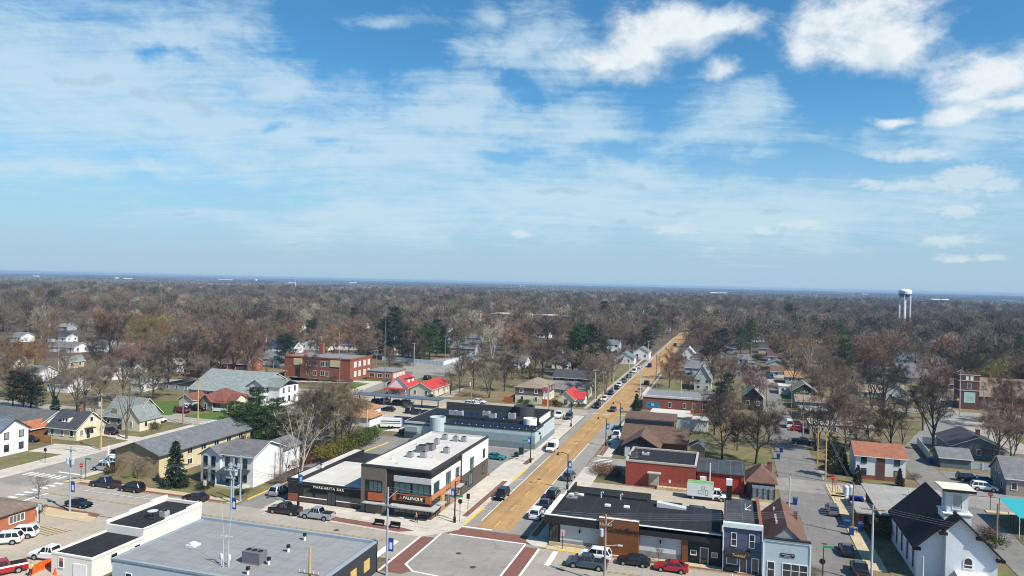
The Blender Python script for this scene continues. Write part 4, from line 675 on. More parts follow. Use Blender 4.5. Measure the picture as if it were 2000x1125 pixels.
ac_unit(-17.6, 146.5, 4.77, 'dark square unit at the left corner of red brick box roof', 1.2, 1.2, 1.1, col=(.12,.12,.12)); ac_unit(-15.6, 149.5, 4.77, 'low white unit on the red brick box roof', 1.4, 1.0, .5, col=(.6,.6,.6))
b = Bld('red_painted_shed', 'bright red painted wing with dark weathered sloping roof beside red brick box', 'building', -1, 148); BUILT.append((-5, 4, 143, 153, 4.4)); RP = mat('red_painted_brick', (.36, .035, .022), .8, .12, .8)
b.put('wall', b.mb().box(-5, 3.8, 144, 152, 0, 3.7), RP); m = b.mb(); m.add([(-5.1,143.7,3.7),(4.0,143.7,3.7),(4.0,152.3,4.3),(-5.1,152.3,4.3),(-5.1,143.7,3.85),(4.0,143.7,3.85),(4.0,152.3,4.5),(-5.1,152.3,4.5)], [(0,3,2,1),(4,5,6,7),(0,1,5,4),(1,2,6,5),(2,3,7,6),(3,0,4,7)]); b.put('roof', m, mat('weathered_black_roof', (.05,.06,.07), .8, .4, .5, 'membrane'))
b.panel('pilaster', 'S', 144, 1.1, 1.5, 0, 3.65, RP, .2); b.panel('pilaster', 'S', 144, 3.3, 3.7, 0, 3.65, RP, .2); b.box('wall_heater', -4.4, -3.2, 143.4, 143.97, 2.0, 2.9, WTRIM); b.box('vent_pipe', -2.6, -2.4, 143.6, 143.8, 2.2, 5.6, WTRIM)
b = house('hip_roof_shop', 'small brick shop with brown pyramid roof and enclosed glass porch by the alley', 4.4, 9.4, 143.2, 150.5, 3.0, 'hip', 2.6, BRICKB, shingle('warm_brown_shingles', (.15,.082,.062)), 'shop', wins='E', n=(0, 2), chimney=(8.6, 148.6, 0.2), short='the hip-roofed shop')
b.box('glass_porch', 5.2, 9.2, 140.6, 143.15, .1, 2.5, mat('patterned_porch_glazing', (.16,.20,.23), .2, .6, 2.2)); b.box('porch_sill', 5.1, 9.3, 140.5, 143.15, 0, .5, TANWALK)
for i in range(5): b.box('porch_post', 5.15+.98*i, 5.27+.98*i, 140.5, 140.62, .5, 2.6, DTRIM)
# --- brown barn-like buildings by the main road
NVW = mat('dark_navy_boards', (.022, .027, .04), .8, .1, 1, 'board', per=.4, amp=.15); CED = mat('cedar_boards', (.17, .07, .03), .8, .15, 1, 'board', per=.3, amp=.12)
b = Bld('brown_roof_lodge', 'brown-roofed navy building with front gable and cedar wing by main road', 'building', -16, 176, short='the brown-roofed lodge', hw=9); BUILT.append((-25, -7, 165, 184, 6))
b.put('wall', b.mb().box(-23.5, -8.6, 172, 183, 0, 2.9), CED); gable_roof(b, -23.5, -8.6, 172, 183, 2.9, 2.3, 'x', R_BROWN, .6)
m = b.mb(); gable_wall(m, -22.6, -14.6, 166.5, 176, 2.7, 2.3, 'y'); b.put('front_wing', m, NVW); gable_roof(b, -22.6, -14.6, 166.5, 176, 2.7, 2.3, 'y', R_BROWN, .6, .2, 'front_roof'); b.win('S', 166.5, -21.6, .1, 1.0, 2.0, mat('pale_blue_trim', (.6,.68,.7)), mat('pale_door', (.5,.55,.58)), name='door'); b.win('S', 166.5, -19.4, 1.0, .9, 1.0); b.win('S', 166.5, -17, 1.0, .9, 1.0)
b = Bld('brown_roof_annex', 'long brown mansard-roofed navy annex behind the lodge', 'building', -19, 195); BUILT.append((-26, -12, 190, 201, 5)); b.put('wall', b.mb().box(-25.4, -12.8, 190.5, 200, 0, 4.2), NVW); m = b.mb(); m.extr([(190.2, 2.9), (193.2, 4.9), (199.8, 4.9), (200.4, 2.9)], 'x', -25.7, -12.5); b.put('roof', m, R_BROWN)
b = Bld('white_roof_building', 'white flat-roofed building with brick chimney behind brown annex', 'building', -14, 208); BUILT.append((-21, -4, 202.5, 214, 4.5)); b.put('wall', b.mb().box(-20.5, -9, 203, 214, 0, 3.4).box(-9, -4.5, 203, 209, 0, 2.9), mat('pale_grey_stucco', (.55,.57,.57))); b.box('roof', -20.7, -8.8, 202.8, 214.2, 3.4, 3.6, WHITEROOF); b.box('roof', -8.8, -4.3, 202.8, 209.2, 2.9, 3.1, WHITEROOF); b.put('chimney', b.mb().box(-9.4, -8.6, 208, 208.8, 3, 5), BRICKR)
b = Bld('red_brick_store', 'long red brick store with white parapet and small arched windows', 'building', -14.5, 240, short='the red brick store', hw=11); BUILT.append((-26, -3, 231, 250, 5))
b.put('wall', b.mb().box(-25.5, -3.5, 231.5, 249, 0, 4.1), BRICKR); b.box('roof', -25.2, -3.8, 231.9, 248.8, 4.1, 4.2, mat('grey_flat_roof', (.2,.21,.22), .9, .15)); m = b.mb(); m.box(-25.7, -3.3, 231.3, 231.9, 4.1, 4.7).box(-25.7, -25.2, 231.9, 249, 4.1, 5.0).box(-3.8, -3.3, 231.9, 249, 4.1, 4.6); b.put('parapet', m, WHITEROOF)
for a in (-17, -12.4, -9.6, -6.4): b.win('S', 231.5, a, 1.3, .8, 1.5, WTRIM)
b.panel('mural', 'S', 231.5, -24.6, -20, .6, 2.7, mat('blue_mural', (.05,.22,.32), .7, .5, 1.2), .05); text('mural_lettering', 'IR', 1.2, (-22.3, 231.4, 1.7), (math.pi/2, 0, 0), WTRIM, b.r)
# ---------------------------------------------------------------- houses around the middle ground
SHUT = mat('dark_shutter', (.05, .035, .04), .7)
b = house('cape_house', 'cream one-and-a-half storey house with dark roof and white dormer', -155.8, -146.9, 131.3, 139.5, 2.9, 'x', 3.3, W_CREAM, R_DARK, n=(3, 3), door=('E', 134.5), chimney=(-150.5, 135.4, .7), short='the cream dormer house')
b.put('dormer', b.mb().box(-152.8, -150.6, 132.4, 135, 3.6, 5.2), WTRIM); b.box('dormer_roof', -153, -150.4, 132.1, 135.2, 5.2, 5.35, R_DARK); b.win('S', 132.4, -152.2, 4.1, .6, .8); b.win('S', 132.4, -151.2, 4.1, .6, .8); b.win('E', -146.9, 135.4, 4.0, .8, 1.1); b.put('door_hood', b.mb().box(-146.9, -145.6, 133.4, 135.6, 2.5, 2.7), DTRIM)
b = house('stone_house', 'brown stone house with grey-green gable roof and cream front bay behind the bare tree', -154.5, -144.5, 146, 155, 3.2, 'x', 4.2, brick('grey_brown_stone', (.24,.21,.17)), R_GGREEN, n=(3, 2), short='the stone house with grey-green roof')
m = b.mb(); gable_wall(m, -147.5, -141.8, 145, 152, 2.8, 3.2, 'y'); b.put('front_bay', m, W_CREAM); gable_roof(b, -147.5, -141.8, 145, 152, 2.8, 3.2, 'y', R_GGREEN, .3); b.win('S', 145, -144.6, 1, .9, 1.4); b.win('E', -141.8, 147, 1, .8, 1.3); b.win('E', -141.8, 150, 1, .8, 1.3); b.put('dormer', b.mb().box(-152, -150.4, 146.3, 148.5, 3.4, 5), brick('grey_brown_stone', (.24,.21,.17)))
b = house('porch_house', 'white two-storey house with double-decker front porch at left edge', -158, -148.6, 113.8, 120.5, 5.3, 'x', 2.2, W_WHITE, R_BLUE, n=(3, 2), fl=2, short='the white porch house', frame=DTRIM)
b.put('porch_roof', b.mb().extr([(-158, 4.9), (-151.4, 4.9), (-154.7, 6.6)], 'y', 111.6, 113.8), W_WHITE); b.box('porch_floor', -158, -151.4, 111.7, 113.75, 2.6, 2.85, WTRIM); b.box('porch_floor', -158, -151.4, 111.7, 113.75, .02, .4, WTRIM)
for a in (-157.9, -155.8, -153.6, -151.6): b.box('porch_column', a, a+.25, 111.75, 112, .4, 4.9, WTRIM)
b.put('railing', b.mb().box(-157.9, -151.5, 111.72, 111.78, 3.5, 3.6).box(-157.9, -151.5, 111.72, 111.78, 3.0, 3.06), WTRIM)
house('long_dark_house', 'long low house with weathered dark roof behind the white porch house', -178, -160, 133, 142, 2.9, 'x', 2.2, W_WHITE, shingle('weathered_dark_shingles', (.11,.115,.115)), n=(4, 2), short='the long dark-roofed house')
house('garage', 'small terracotta-roofed shed between porch house and dormer house', -163.5, -159, 129.5, 134, 2.3, 'y', 1.4, mat('cedar_boards', (.17,.07,.03)), shingle('terracotta', (.36,.13,.07)), 'shed', wins='')
tag(MB().box(0, 8.5, -.05, .05, .1, 1.8).box(0, .12, -.09, .09, 0, 1.95).box(8.4, 8.52, -.09, .09, 0, 1.95).build('wooden_fence', mat('orange_fence_boards', (.42,.21,.06), .8, .15, 2, 'board', per=.2, amp=.15), loc=(-158.6, 127.5, 0)), 'orange wooden privacy fence beside the dormer house', 'fence')
b = house('rust_roof_bungalow', 'brown bungalow with rust red hip roof and white porch', -150.5, -141.5, 176, 187, 3.0, 'hip', 2.8, W_TAN, R_RUST, n=(3, 2), short='the rust-roofed bungalow')
m = b.mb(); gable_wall(m, -148.3, -144.4, 174.2, 178, 2.8, 2.0, 'y'); b.put('front_bay', m, sid('mushroom_siding', (.23,.19,.15))); gable_roof(b, -148.3, -144.4, 174.2, 180, 2.8, 2.0, 'y', R_RUST, .4); b.win('S', 174.2, -146.4, .9, .8, 1.4); m = b.mb(); gable_wall(m, -141.5, -138.6, 177, 183, 2.8, 1.8, 'x'); b.put('side_bay', m, W_CREAM); gable_roof(b, -141.5, -138.6, 177, 183, 2.8, 1.8, 'x', R_RUST, .3); b.win('E', -138.6, 180, .9, .9, 1.3)
b.put('porch_railing', b.mb().box(-144.2, -138.8, 174.2, 174.35, .3, 1.2).box(-144.2, -144, 174.2, 174.4, 0, 2.7).box(-138.9, -138.7, 174.2, 174.4, 0, 2.7), WTRIM); b.box('porch_roof', -144.4, -138.4, 173.8, 177, 2.7, 2.85, R_RUST)
house('shed', 'pale arched-front garden shed beside the rust-roofed bungalow', -157.5, -152.5, 176, 182, 2.6, 'y', 1.6, mat('cream_shed', (.52,.48,.38)), R_RUST, 'shed', wins='')
house('grey_roof_hall', 'long hall with broad pale grey-green roof behind the rust-roofed bungalow', -168, -142.8, 192, 214, 2.9, 'x', 5.2, W_GREY, shingle('pale_grey_green_roofing', (.235,.265,.255)), n=(5, 2), short='the grey-green roofed hall')
b = house('white_farmhouse', 'tall white two-storey farmhouse with grey-green roof and front gable', -141.8, -135.8, 187, 199, 6.0, 'y', 1.9, W_WHITE, R_GGREEN, n=(2, 3), fl=2, short='the white farmhouse', frame=DTRIM)
m = b.mb(); m.box(-135.8, -131.5, 189, 199, 0, 5.8); b.put('side_wing', m, W_WHITE); gable_roof(b, -141, -131.5, 189, 199, 5.9, 1.8, 'x', R_GGREEN, .4)
for z in (1.2, 4.0):
    for a in (191, 194, 197): b.win('E', -131.5, a, z, .7, 1.5, DTRIM)
for nm, lb, x0, x1, y0, y1 in (('garage', 'white garage with bright orange hip roof beside the grass strip', -97.6, -91.6, 172.3, 179.5), ('outbuilding', 'larger orange-roofed white outbuilding behind the bare thicket', -104.5, -97.5, 181, 190)):
    b = Bld(nm, lb, 'garage', (x0+x1)/2, (y0+y1)/2, None, lb[:lb.index(' with')] if ' with' in lb else None, 4); BUILT.append((x0, x1, y0, y1, 4)); b.put('wall', b.mb().box(x0, x1, y0, y1, 0, 2.5), W_WHITE); hip_roof(b, x0, x1, y0, y1, 2.5, 1.8, R_ORANGE, .5); b.panel('garage_door', 'S', y0, x0+.8, x0+3.4, .05, 2.1, WTRIM, .04)
b = house('red_roof_house', 'white house with bright red roof, twin dormers and red porch posts', -112, -104, 223.5, 232, 3.0, 'y', 3.6, W_WHITE, R_RED, n=(2, 0), short='the red-roofed dormer house')
for a in (225.5, 228.8): b.put('dormer', b.mb().box(-107.2, -105.4, a, a+1.5, 4.3, 5.6), WTRIM); b.box('dormer_roof', -107.6, -105.2, a-.2, a+1.7, 5.6, 5.75, mat('dark_trim', (.06,.05,.05)))
b.put('porch_roof', b.mb().box(-112.5, -105, 220.8, 223.5, 2.5, 2.7), R_RED)
for a in (-112.2, -109.8, -107.4, -105.3): b.box('porch_post', a, a+.3, 221, 221.3, 0, 2.5, mat('red_post', (.4,.03,.03)))
b = house('red_roof_hall', 'cream hall with long bright red gable roof beside dormer house', -103.5, -95.5, 223, 239.5, 2.9, 'y', 2.1, mat('cream_wall', (.56,.50,.38)), R_RED, n=(2, 4), short='the red-roofed cream hall')
b = house('duplex', 'two-storey duplex, brown above and cream below, with tan roof', -67, -57.5, 227, 243, 5.2, 'hip', 2.2, W_CREAM, R_TAN, n=(2, 4), fl=2, short='the brown and cream duplex'); b.panel('upper_siding', 'S', 227, -67, -57.5, 2.7, 5.15, sid('brown_grey_siding', (.14,.11,.09)), .05); b.panel('upper_siding', 'E', -57.5, 227, 243, 2.7, 5.15, sid('brown_grey_siding', (.14,.11,.09)), .05)
for s0 in (-65.3, -60): b.win('S', 226.94, s0+.2, 3.4, .9, 1.2)
for x in (-70.3, -57.3): tag(MB().box(0, 3, 0, .12, 0, 2.0).box(0, .12, -.05, .17, 0, 2.1).build('wooden_fence', mat('red_cedar_fence', (.40,.11,.03), .8, .15, 2, 'board', per=.2, amp=.15), loc=(x, 225.4, 0)), 'short red cedar fence panel %s of the brown and cream duplex' % ('on the left side' if x < -60 else 'on the right side'), 'fence', 'cedar fences')
b = house('red_roof_cottage', 'small cream cottage with bright red cross-gable roof by the main road', -52.3, -46.9, 226.3, 238, 2.5, 'y', 2.4, W_CREAM, R_RED, n=(1, 2), short='the red-roofed cottage', frame=SHUT); m = b.mb(); gable_wall(m, -47.2, -44.2, 229, 234, 2.3, 1.8, 'x'); b.put('side_wing', m, W_WHITE); gable_roof(b, -49, -44.2, 229, 234, 2.4, 1.9, 'x', R_RED, .4)
house('dark_house', 'dark brown two-storey house with white windows behind red-roofed cottage', -61, -47.6, 256, 266, 5.4, 'x', 2.2, sid('dark_brown_siding', (.045,.038,.035)), R_DARK, n=(4, 2), fl=2, short='the dark brown house')
house('long_grey_house', 'long low cream house with grey roof between duplex and dark house', -65, -46, 246, 253, 2.8, 'x', 2.2, W_CREAM, shingle('warm_grey_shingles', (.19,.175,.155)), n=(5, 2))
b = house('apartment_duplex', 'two-storey cream and brick fourplex with orange-brown roof by the alley', 26.8, 36.3, 166, 174, 5.0, 'x', 2.0, W_WHITE, shingle('orange_brown_shingles', (.30,.12,.07)), n=(3, 2), fl=2, short='the orange-brown roofed fourplex', frame=SHUT, skip=(('S', 0, 1), ('S', 1, 1))); b.panel('brick_centre', 'S', 166, 30.8, 32.4, 0, 4.9, BRICKB, .12); b.panel('brick_base', 'S', 166, 26.8, 36.3, 0, .9, BRICKR, .08)
house('grey_garage', 'low dark grey garage with grey roof beside the white fence', 47.2, 53.3, 183.6, 190, 2.4, 'x', 1.6, sid('dark_grey_siding', (.13,.145,.165)), R_GREY, 'garage', wins='', short='the grey garage')
b = house('grey_gable_house', 'dark grey house with broad low gable roof behind the grey garage', 52.8, 64, 196, 210, 2.9, 'y', 2.3, sid('dark_grey_green_siding', (.15,.16,.15)), R_DARK, n=(3, 3), short='the dark grey gable house', chimney=(60.5, 204, .5)); b.box('porch_roof', 59, 64, 193.5, 196, 2.6, 2.8, R_DARK)
b = house('corner_house', 'grey and tan two-storey house with grey roof at the right edge', 53.6, 64, 163.2, 172, 3.6, 'x', 3.2, sid('grey_tan_siding', (.33,.27,.22)), R_GREY, wins='S', n=(4, 0), short='the grey and tan corner house'); b.panel('side_siding', 'W', 53.6, 163.2, 172, 0, 3.5, sid('mid_grey_siding', (.19,.20,.21)), .06)
for a, z in ((165.5, 1), (169.5, 1), (167, 3.6), (168.6, 3.6)): b.win('W', 53.54, a, z, .7, 1.2)
house('shed', 'small weathered wooden garden shed behind the brown-roofed lodge', -7.6, -4.4, 172.5, 176, 2.3, 'y', 1.0, mat('tan_boards', (.36,.28,.17), .85, .1, 1, 'board', per=.3), R_GREY, 'shed', wins='', short='the garden shed')
# brick church with tower
b = Bld('brick_church', 'dark brick church with square crenellated tower and long brown roof', 'church', 88, 288, short='the dark brick church', hw=18); BUILT.append((74, 110, 277, 298, 12)); ST = mat('pale_stone', (.5,.47,.42))
b.put('wall', b.mb().box(83, 112, 281, 296, 0, 4.6), BRICKB); gable_roof(b, 83, 112, 281, 296, 4.6, 5.4, 'x', shingle('grey_brown_shingles', (.21,.16,.13)), .5)
m = b.mb(); m.box(76.8, 82.9, 279, 285, 0, 12.2)
for i in range(4):
    for (xa, ya) in ((76.8+1.75*i, 279), (76.8+1.75*i, 284.5)): m.box(xa, xa+.85, ya, ya+.5, 12.2, 13)
b.put('tower', m, BRICKB); m = b.mb()
for z in (6.3, 9.6, 11.6): m.box(76.6, 83.1, 278.85, 285.1, z, z+.22)
b.put('stone_band', m, ST); 
for a in (79.2, 80.6): b.win('S', 279, a, 9.95, .8, 1.3, ST, WTRIM)
b.win('S', 279, 79.9, 7, 1.1, 1.9, ST); b.panel('banner', 'S', 279, 78.3, 81.7, 2.2, 5.8, mat('pale_teal_banner', (.42,.58,.56), .8, .3, .6), .08)
for a in (86, 90, 94, 98, 102): b.win('S', 281, a, 1.4, 1.1, 2.2, ST)
house('brick_garage', 'brown gable-roofed house among bare trees before the brick church', 84, 97, 236, 246, 3.0, 'y', 2.4, W_TAN, shingle('purple_brown_shingles', (.15,.10,.09)), n=(3, 2))
b = house('cream_ranch', 'cream ranch house with brown roof and dark shutters', 78, 89.5, 328, 337, 2.7, 'x', 2.0, W_CREAM, R_BROWN, n=(3, 1), frame=SHUT, short='the cream ranch house'); m = b.mb(); gable_wall(m, 76.5, 82, 324.5, 332, 2.7, 2.2, 'y'); b.put('front_wing', m, W_CREAM); gable_roof(b, 76.5, 82, 324.5, 332, 2.7, 2.2, 'y', R_DARK, .4); b.win('S', 324.5, 79.2, .9, 1.6, 1.2, SHUT)
# the old brick school
b = Bld('brick_school', 'old two-storey red brick school with cream panels and flat roof', 'school', -156, 256, short='the brick school', hw=17); BUILT.append((-171, -140, 247, 268, 9))
b.put('wall', b.mb().box(-170.5, -140.8, 248, 266, 0, 8.0), BRICKR); b.box('roof', -170.2, -141.1, 248.3, 265.7, 8.0, 8.08, mat('grey_flat_roof', (.2,.21,.22))); m = b.mb(); m.box(-170.7, -140.6, 247.8, 248.3, 8, 8.5).box(-141.1, -140.6, 248.3, 266, 8, 8.5).box(-170.7, -170.2, 248.3, 266, 8, 8.5); b.put('parapet', m, BRICKR)
b.panel('cream_panel', 'S', 248, -166.2, -162.4, 5, 7.6, mat('cream_panel', (.56,.48,.28)), .25); b.panel('cream_panel', 'S', 248, -149.5, -145.2, 5, 7.6, mat('cream_panel', (.56,.48,.28)), .25); b.panel('entry_recess', 'S', 248, -165.4, -163.2, .2, 5, GLASS, .06)
for z in (1.2, 4.9):
    for a in (-159.5, -156.5, -153, -151): b.win('S', 248, a, z, 1.6, 1.9, WTRIM, GLASS, 2)
    for a in (252, 255.5, 259.5, 263): b.win('E', -140.8, a, z, 1.7, 2.0, WTRIM, mat('pale_blind', (.55,.55,.5)), 2)
b.put('chimney', b.mb().box(-163.5, -161.8, 262, 263.7, 8, 12.5), BRICKR)
b = Bld('brick_annex', 'single-storey red brick annex with row of white windows right of the school', 'building', -131, 258); BUILT.append((-137, -125, 253, 266, 4)); b.put('wall', b.mb().box(-136.5, -125.5, 254, 266, 0, 3.5), brick('orange_brick', (.36,.12,.06))); b.box('roof', -136.7, -125.3, 253.8, 266.2, 3.5, 3.75, mat('grey_flat_roof', (.2,.21,.22)))
for a in (256, 258.7, 261.3, 264): b.win('E', -125.5, a, 1.2, 1.9, 1.5, WTRIM, mat('pale_blind', (.55,.55,.5)), 2)
for a in (-134.4, -131, -127.6): b.win('S', 254, a, 1.2, 1.9, 1.5, WTRIM, GLASS, 2)
# far large brick school and water tower
x, y = g(1033, 640); b = Bld('far_brick_school', 'large pale-trimmed orange brick school far off among bare trees', 'school', x, y, short='the far brick school', hw=45); BUILT.append((x-45, x+45, y-8, y+25, 14))
OB = brick('far_orange_brick', (.34,.13,.075)); b.put('wall', b.mb().box(x-35, x+34, y, y+18, 0, 11).box(x-8, x+20, y-14, y-.02, 0, 7).box(x-10, x+10, y-24, y-14.02, 0, 5), OB); m = b.mb(); m.box(x-35.4, x+34.4, y-.4, y+18.4, 11, 11.8).box(x-8.4, x+20.4, y-14.4, y-.42, 7, 7.6).box(x-10.4, x+10.4, y-24.4, y-14.42, 5, 5.5); b.put('roof', m, mat('pale_stone', (.5,.47,.42)))
for i in range(9): b.win('S', y, x-31+7*i, 7.8, 3, 2, WTRIM, GLASS)
wx, wy = g(1766, 647); t = thing('water_tower', 'pale blue water tower with white-topped tank above distant trees', 'water tower', (wx, wy, 0)); PW = mat('water_tower_paint', (.62,.66,.70), .5, .04); s = math.hypot(wx, wy)/760
MB().lathe(0, 0, [(0.3, 42.2), (3.0, 41.9), (5.0, 41.1), (5.9, 39.8), (5.9, 37.4)], 24).build('tank', mat('white_tank', (.74,.75,.75), .5, .03), t); MB().lathe(0, 0, [(5.92, 37.4), (5.92, 36.4), (5.2, 35.2), (3.2, 34.2), (.9, 33.8)], 24).build('tank_bowl', mat('navy_tank_band', (.10,.14,.26), .5), t)
MB().tube([(0,0,0),(0,0,34)], 1.2, 12).build('riser', PW, t)
for k in range(6):
    a = k*math.pi/3+.2; MB().tube([(5.5*math.cos(a), 5.5*math.sin(a), 0), (5.3*math.cos(a), 5.3*math.sin(a), 37)], .5, 8).build('leg', PW, t)
BUILT.append((wx-6, wx+6, wy-6, wy+6, 45))
# ---- the farther houses, each placed by where its base stands
RF = {'g': R_GREY, 'd': R_DARK, 'b': R_BROWN, 't': R_TAN, 'u': R_BLUE, 'o': R_ORANGE, 'r': R_RUST, 'w': WHITEROOF, 's': mat('solar_blue_roof', (.02,.03,.09), .3), 'k': BLACKROOF, 'n': R_GGREEN, 'm': shingle('maroon_shingles', (.12,.055,.06))}
WL = {'w': W_WHITE, 'c': W_CREAM, 't': W_TAN, 'g': W_GREY, 'p': W_PALEGREEN, 'u': W_BLUE, 'r': BRICKR, 'b': BRICKB, 'e': sid('dark_green_siding', (.035,.085,.055)), 'k': mat('dark_barn_boards', (.05,.04,.035)), 'l': sid('light_blue_siding', (.38,.48,.62))}
for (px, py, wp, dp, h, rk, rh, w, r_, lb, fl) in (
 (110,668,48,8,3,'x',2.2,'w','d','white house with dark roof and three front windows far left',1), (120,688,62,9,2.8,'x',2.0,'w','g','long low grey-roofed house just before the far-left white house',1), (121,645,24,8,2.6,'x',2,'u','n','small teal house beyond the far-left white house',1),
 (257,643,44,10,3,'y',3.2,'g','u','blue-grey front-gabled house among far-left trees',1), (380,642,46,9,3,'x',2.4,'w','g','white house with grey roof near the leftmost tall pole',1), (188,688,52,10,3,'x',2.6,'w','g','white wing of a grey-roofed hall with brick end',1),
 (228,693,40,10,3.2,'x',2.2,'r','g','red brick grey-roofed house beside the white-winged hall',1), (14,718,34,9,2.8,'x',2.2,'t','b','tan house with pale porch posts at far left edge',1), (124,720,20,8,3,'y',2,'t','n','small tan gable house behind leftmost bare trees',1),
 (112,766,52,9,2.8,'x',2.2,'w','d','long white house with dark roof right of the dark evergreen',1), (345,764,66,10,2.2,'f',0,'g','k','low black-roofed shed behind the green lawn',1), (383,736,58,10,3,'x',2.4,'r','b','low red brick house with brown roof left of tall tree',1),
 (335,727,26,8,3.4,'y',2.2,'w','w','bright white gable end behind bare tree',1), (268,764,30,7,2.8,'x',1.6,'w','n','small white building glimpsed through the bare thicket',1), (240,729,50,8,2.8,'x',2,'w','n','white bungalow hidden in bare trees at left',1),
 (532,714,58,10,3.2,'x',2.6,'w','g','white house with pale grey roof left of the school',1), (548,690,58,9,3.4,'x',2.8,'w','s','house with blue solar roof behind the pale grey roof',1), (457,727,56,11,3.6,'x',2.6,'r','b','red brick house with brown roof and white windows',1),
 (612,684,54,11,4,'y',3.2,'w','n','white front-gabled house behind school chimney',1), (672,683,44,10,3.2,'x',2.6,'w','d','white house with dark roof behind the school',1), (625,657,72,10,2.9,'x',1.8,'r','g','long low brick ranch house with grey roof far behind school',1),
 (752,667,36,9,2.9,'x',2.4,'u','u','blue-grey house beyond the tall lattice mast',1), (742,694,46,9,2.6,'x',2,'w','b','brown-roofed house at the end of white fence',1), (884,673,18,8,3,'x',2,'l','n','tiny blue house by the tall dark pines',1),
 (904,690,50,10,3,'x',2.8,'g','g','grey house with steep roof above the white fence',1), (925,668,36,9,3,'x',2.6,'u','u','dark blue-roofed house behind the steep grey house',1), (1006,665,34,10,4,'y',2.6,'w','g','white gabled house before the far brick school',1),
 (959,666,14,8,4.4,'y',2,'w','g','narrow white gable end left of the white birch',1), (1010,719,32,9,3.2,'x',2.4,'w','g','white house behind large bare trees, middle of town',1), (1092,720,30,9,3,'x',2.4,'w','g','white house half hidden left of the tall pines',1),
 (1219,711,38,9,3.2,'y',2.8,'w','u','white gable-front house with blue roof, left of main road',1), (1252,702,30,9,4,'y',2.6,'w','g','second white gable-front house farther up the main road',1), (1197,690,24,9,5.4,'x',2,'w','u','taller white house with blue roof behind gable-front pair',2),
 (1345,706,24,9,4,'y',3.4,'w','w','white steep-gabled house right of the main road',1), (1370,714,34,9,3.4,'x',2,'w','b','white house with brown roof right of steep-gabled house',1), (1362,732,46,9,3.2,'x',2.6,'l','g','light blue house with grey roof right of the main road',1),
 (1384,700,56,12,3.2,'y',3.2,'w','d','broad dark-gabled bungalow right of the main road',1), (1372,763,32,13,4.4,'y',5,'p','n','tall pale green gambrel house behind the red brick store',2), (1452,711,20,8,2.8,'x',2,'w','g','small white house at the far end of alley',1),
 (1449,738,24,9,3.6,'y',2.4,'g','g','grey gable-front house left of the far alley',1), (1345,636,30,9,3.4,'x',2.4,'t','t','tan-roofed house at the far end of main road',1), (1303,646,12,8,4,'y',2,'w','g','tiny white house at the head of main road',1),
 (1522,707,42,10,3,'x',3,'w','m','maroon-roofed cottage with white front dormer',1), (1517,722,34,9,2.8,'y',2,'p','n','pale green gable house before the maroon-roofed cottage',1), (1527,738,40,9,2.8,'x',2,'w','b','long white bungalow with brown roof beside far alley',1),
 (1551,750,32,9,3,'x',1.8,'u','o','blue-walled house with orange roof',1), (1537,771,30,8,3,'f',0,'w','w','flat white-topped shed before the orange-roofed house',1), (1571,782,46,11,3.2,'y',2.8,'e','t','dark green gable house with tan roof',1),
 (1583,800,52,10,2.6,'x',1.4,'g','t','tan-roofed garage in front of the green house',1), (1470,800,38,11,4.2,'y',3,'k','w','dark barn with pale roof edges behind bare trees',1), (1665,788,32,11,3.2,'y',2.4,'g','g','weathered grey house with screened porch',1),
 (1750,784,40,12,3.4,'y',2.8,'p','t','pale green blank-gabled house beside parking lot',1), (1703,780,46,10,2.8,'x',2,'p','t','tan-roofed house joined to the pale green gable',1), (1590,820,48,9,2.6,'f',0,'t','w','flat white-roofed tan shop with blue hoods',1),
 (1645,853,118,8,2.8,'f',0,'t','w','long white-edged flat canopy building behind alley trees',1), (1777,713,34,10,3,'x',3,'w','u','blue-roofed house at the wood edge, right',1), (1771,734,34,9,3,'x',2.4,'t','g','tan house with grey roof below the blue-roofed house',1),
 (1793,750,40,11,2.8,'x',3,'g','g','grey-roofed house left of the cream ranch house',1), (1252,637,16,9,4,'y',2.4,'w','g','far white chapel near the head of the main road',1), (1192,672,26,10,5,'x',2,'b','d','dark brick hall behind the gable-front houses',2), (1495,772,0,0,0,'',0,'','','',0)):
    if not wp: continue
    x, y = g(px, py); D = math.hypot(x, y)*math.cos(math.atan2(px-1000, F_PX)); w_ = wp*D/F_PX
    near = D < 330
    house('house' if w_ > 6 else 'cottage', lb, x-w_/2, x+w_/2, y, y+dp, h, rk if rk != 'f' else 'flat', rh, WL[w], RF[r_], wins='SE' if near or w_ > 9 else 'S', n=(max(2, int(w_/3.6)), 2), fl=fl, short='the '+lb.split(' with')[0].split(' behind')[0].split(' far')[0] if near else None, ww=1.0, wh=1.3, chimney=(x+w_*.18, y+dp*.55, .3) if px % 3 == 0 and rk in 'xy' else None)
x, y = g(1252, 637); tag(MB().box(-1.2, 1.2, -1.2, 1.2, 0, 9).add([(-1.3,-1.3,9),(1.3,-1.3,9),(1.3,1.3,9),(-1.3,1.3,9),(0,0,16)], [(0,1,4),(1,2,4),(2,3,4),(3,0,4)]).build('steeple', WTRIM, loc=(x+2, y-1.5, 0)), 'slim white steeple in front of the far white chapel', 'steeple')
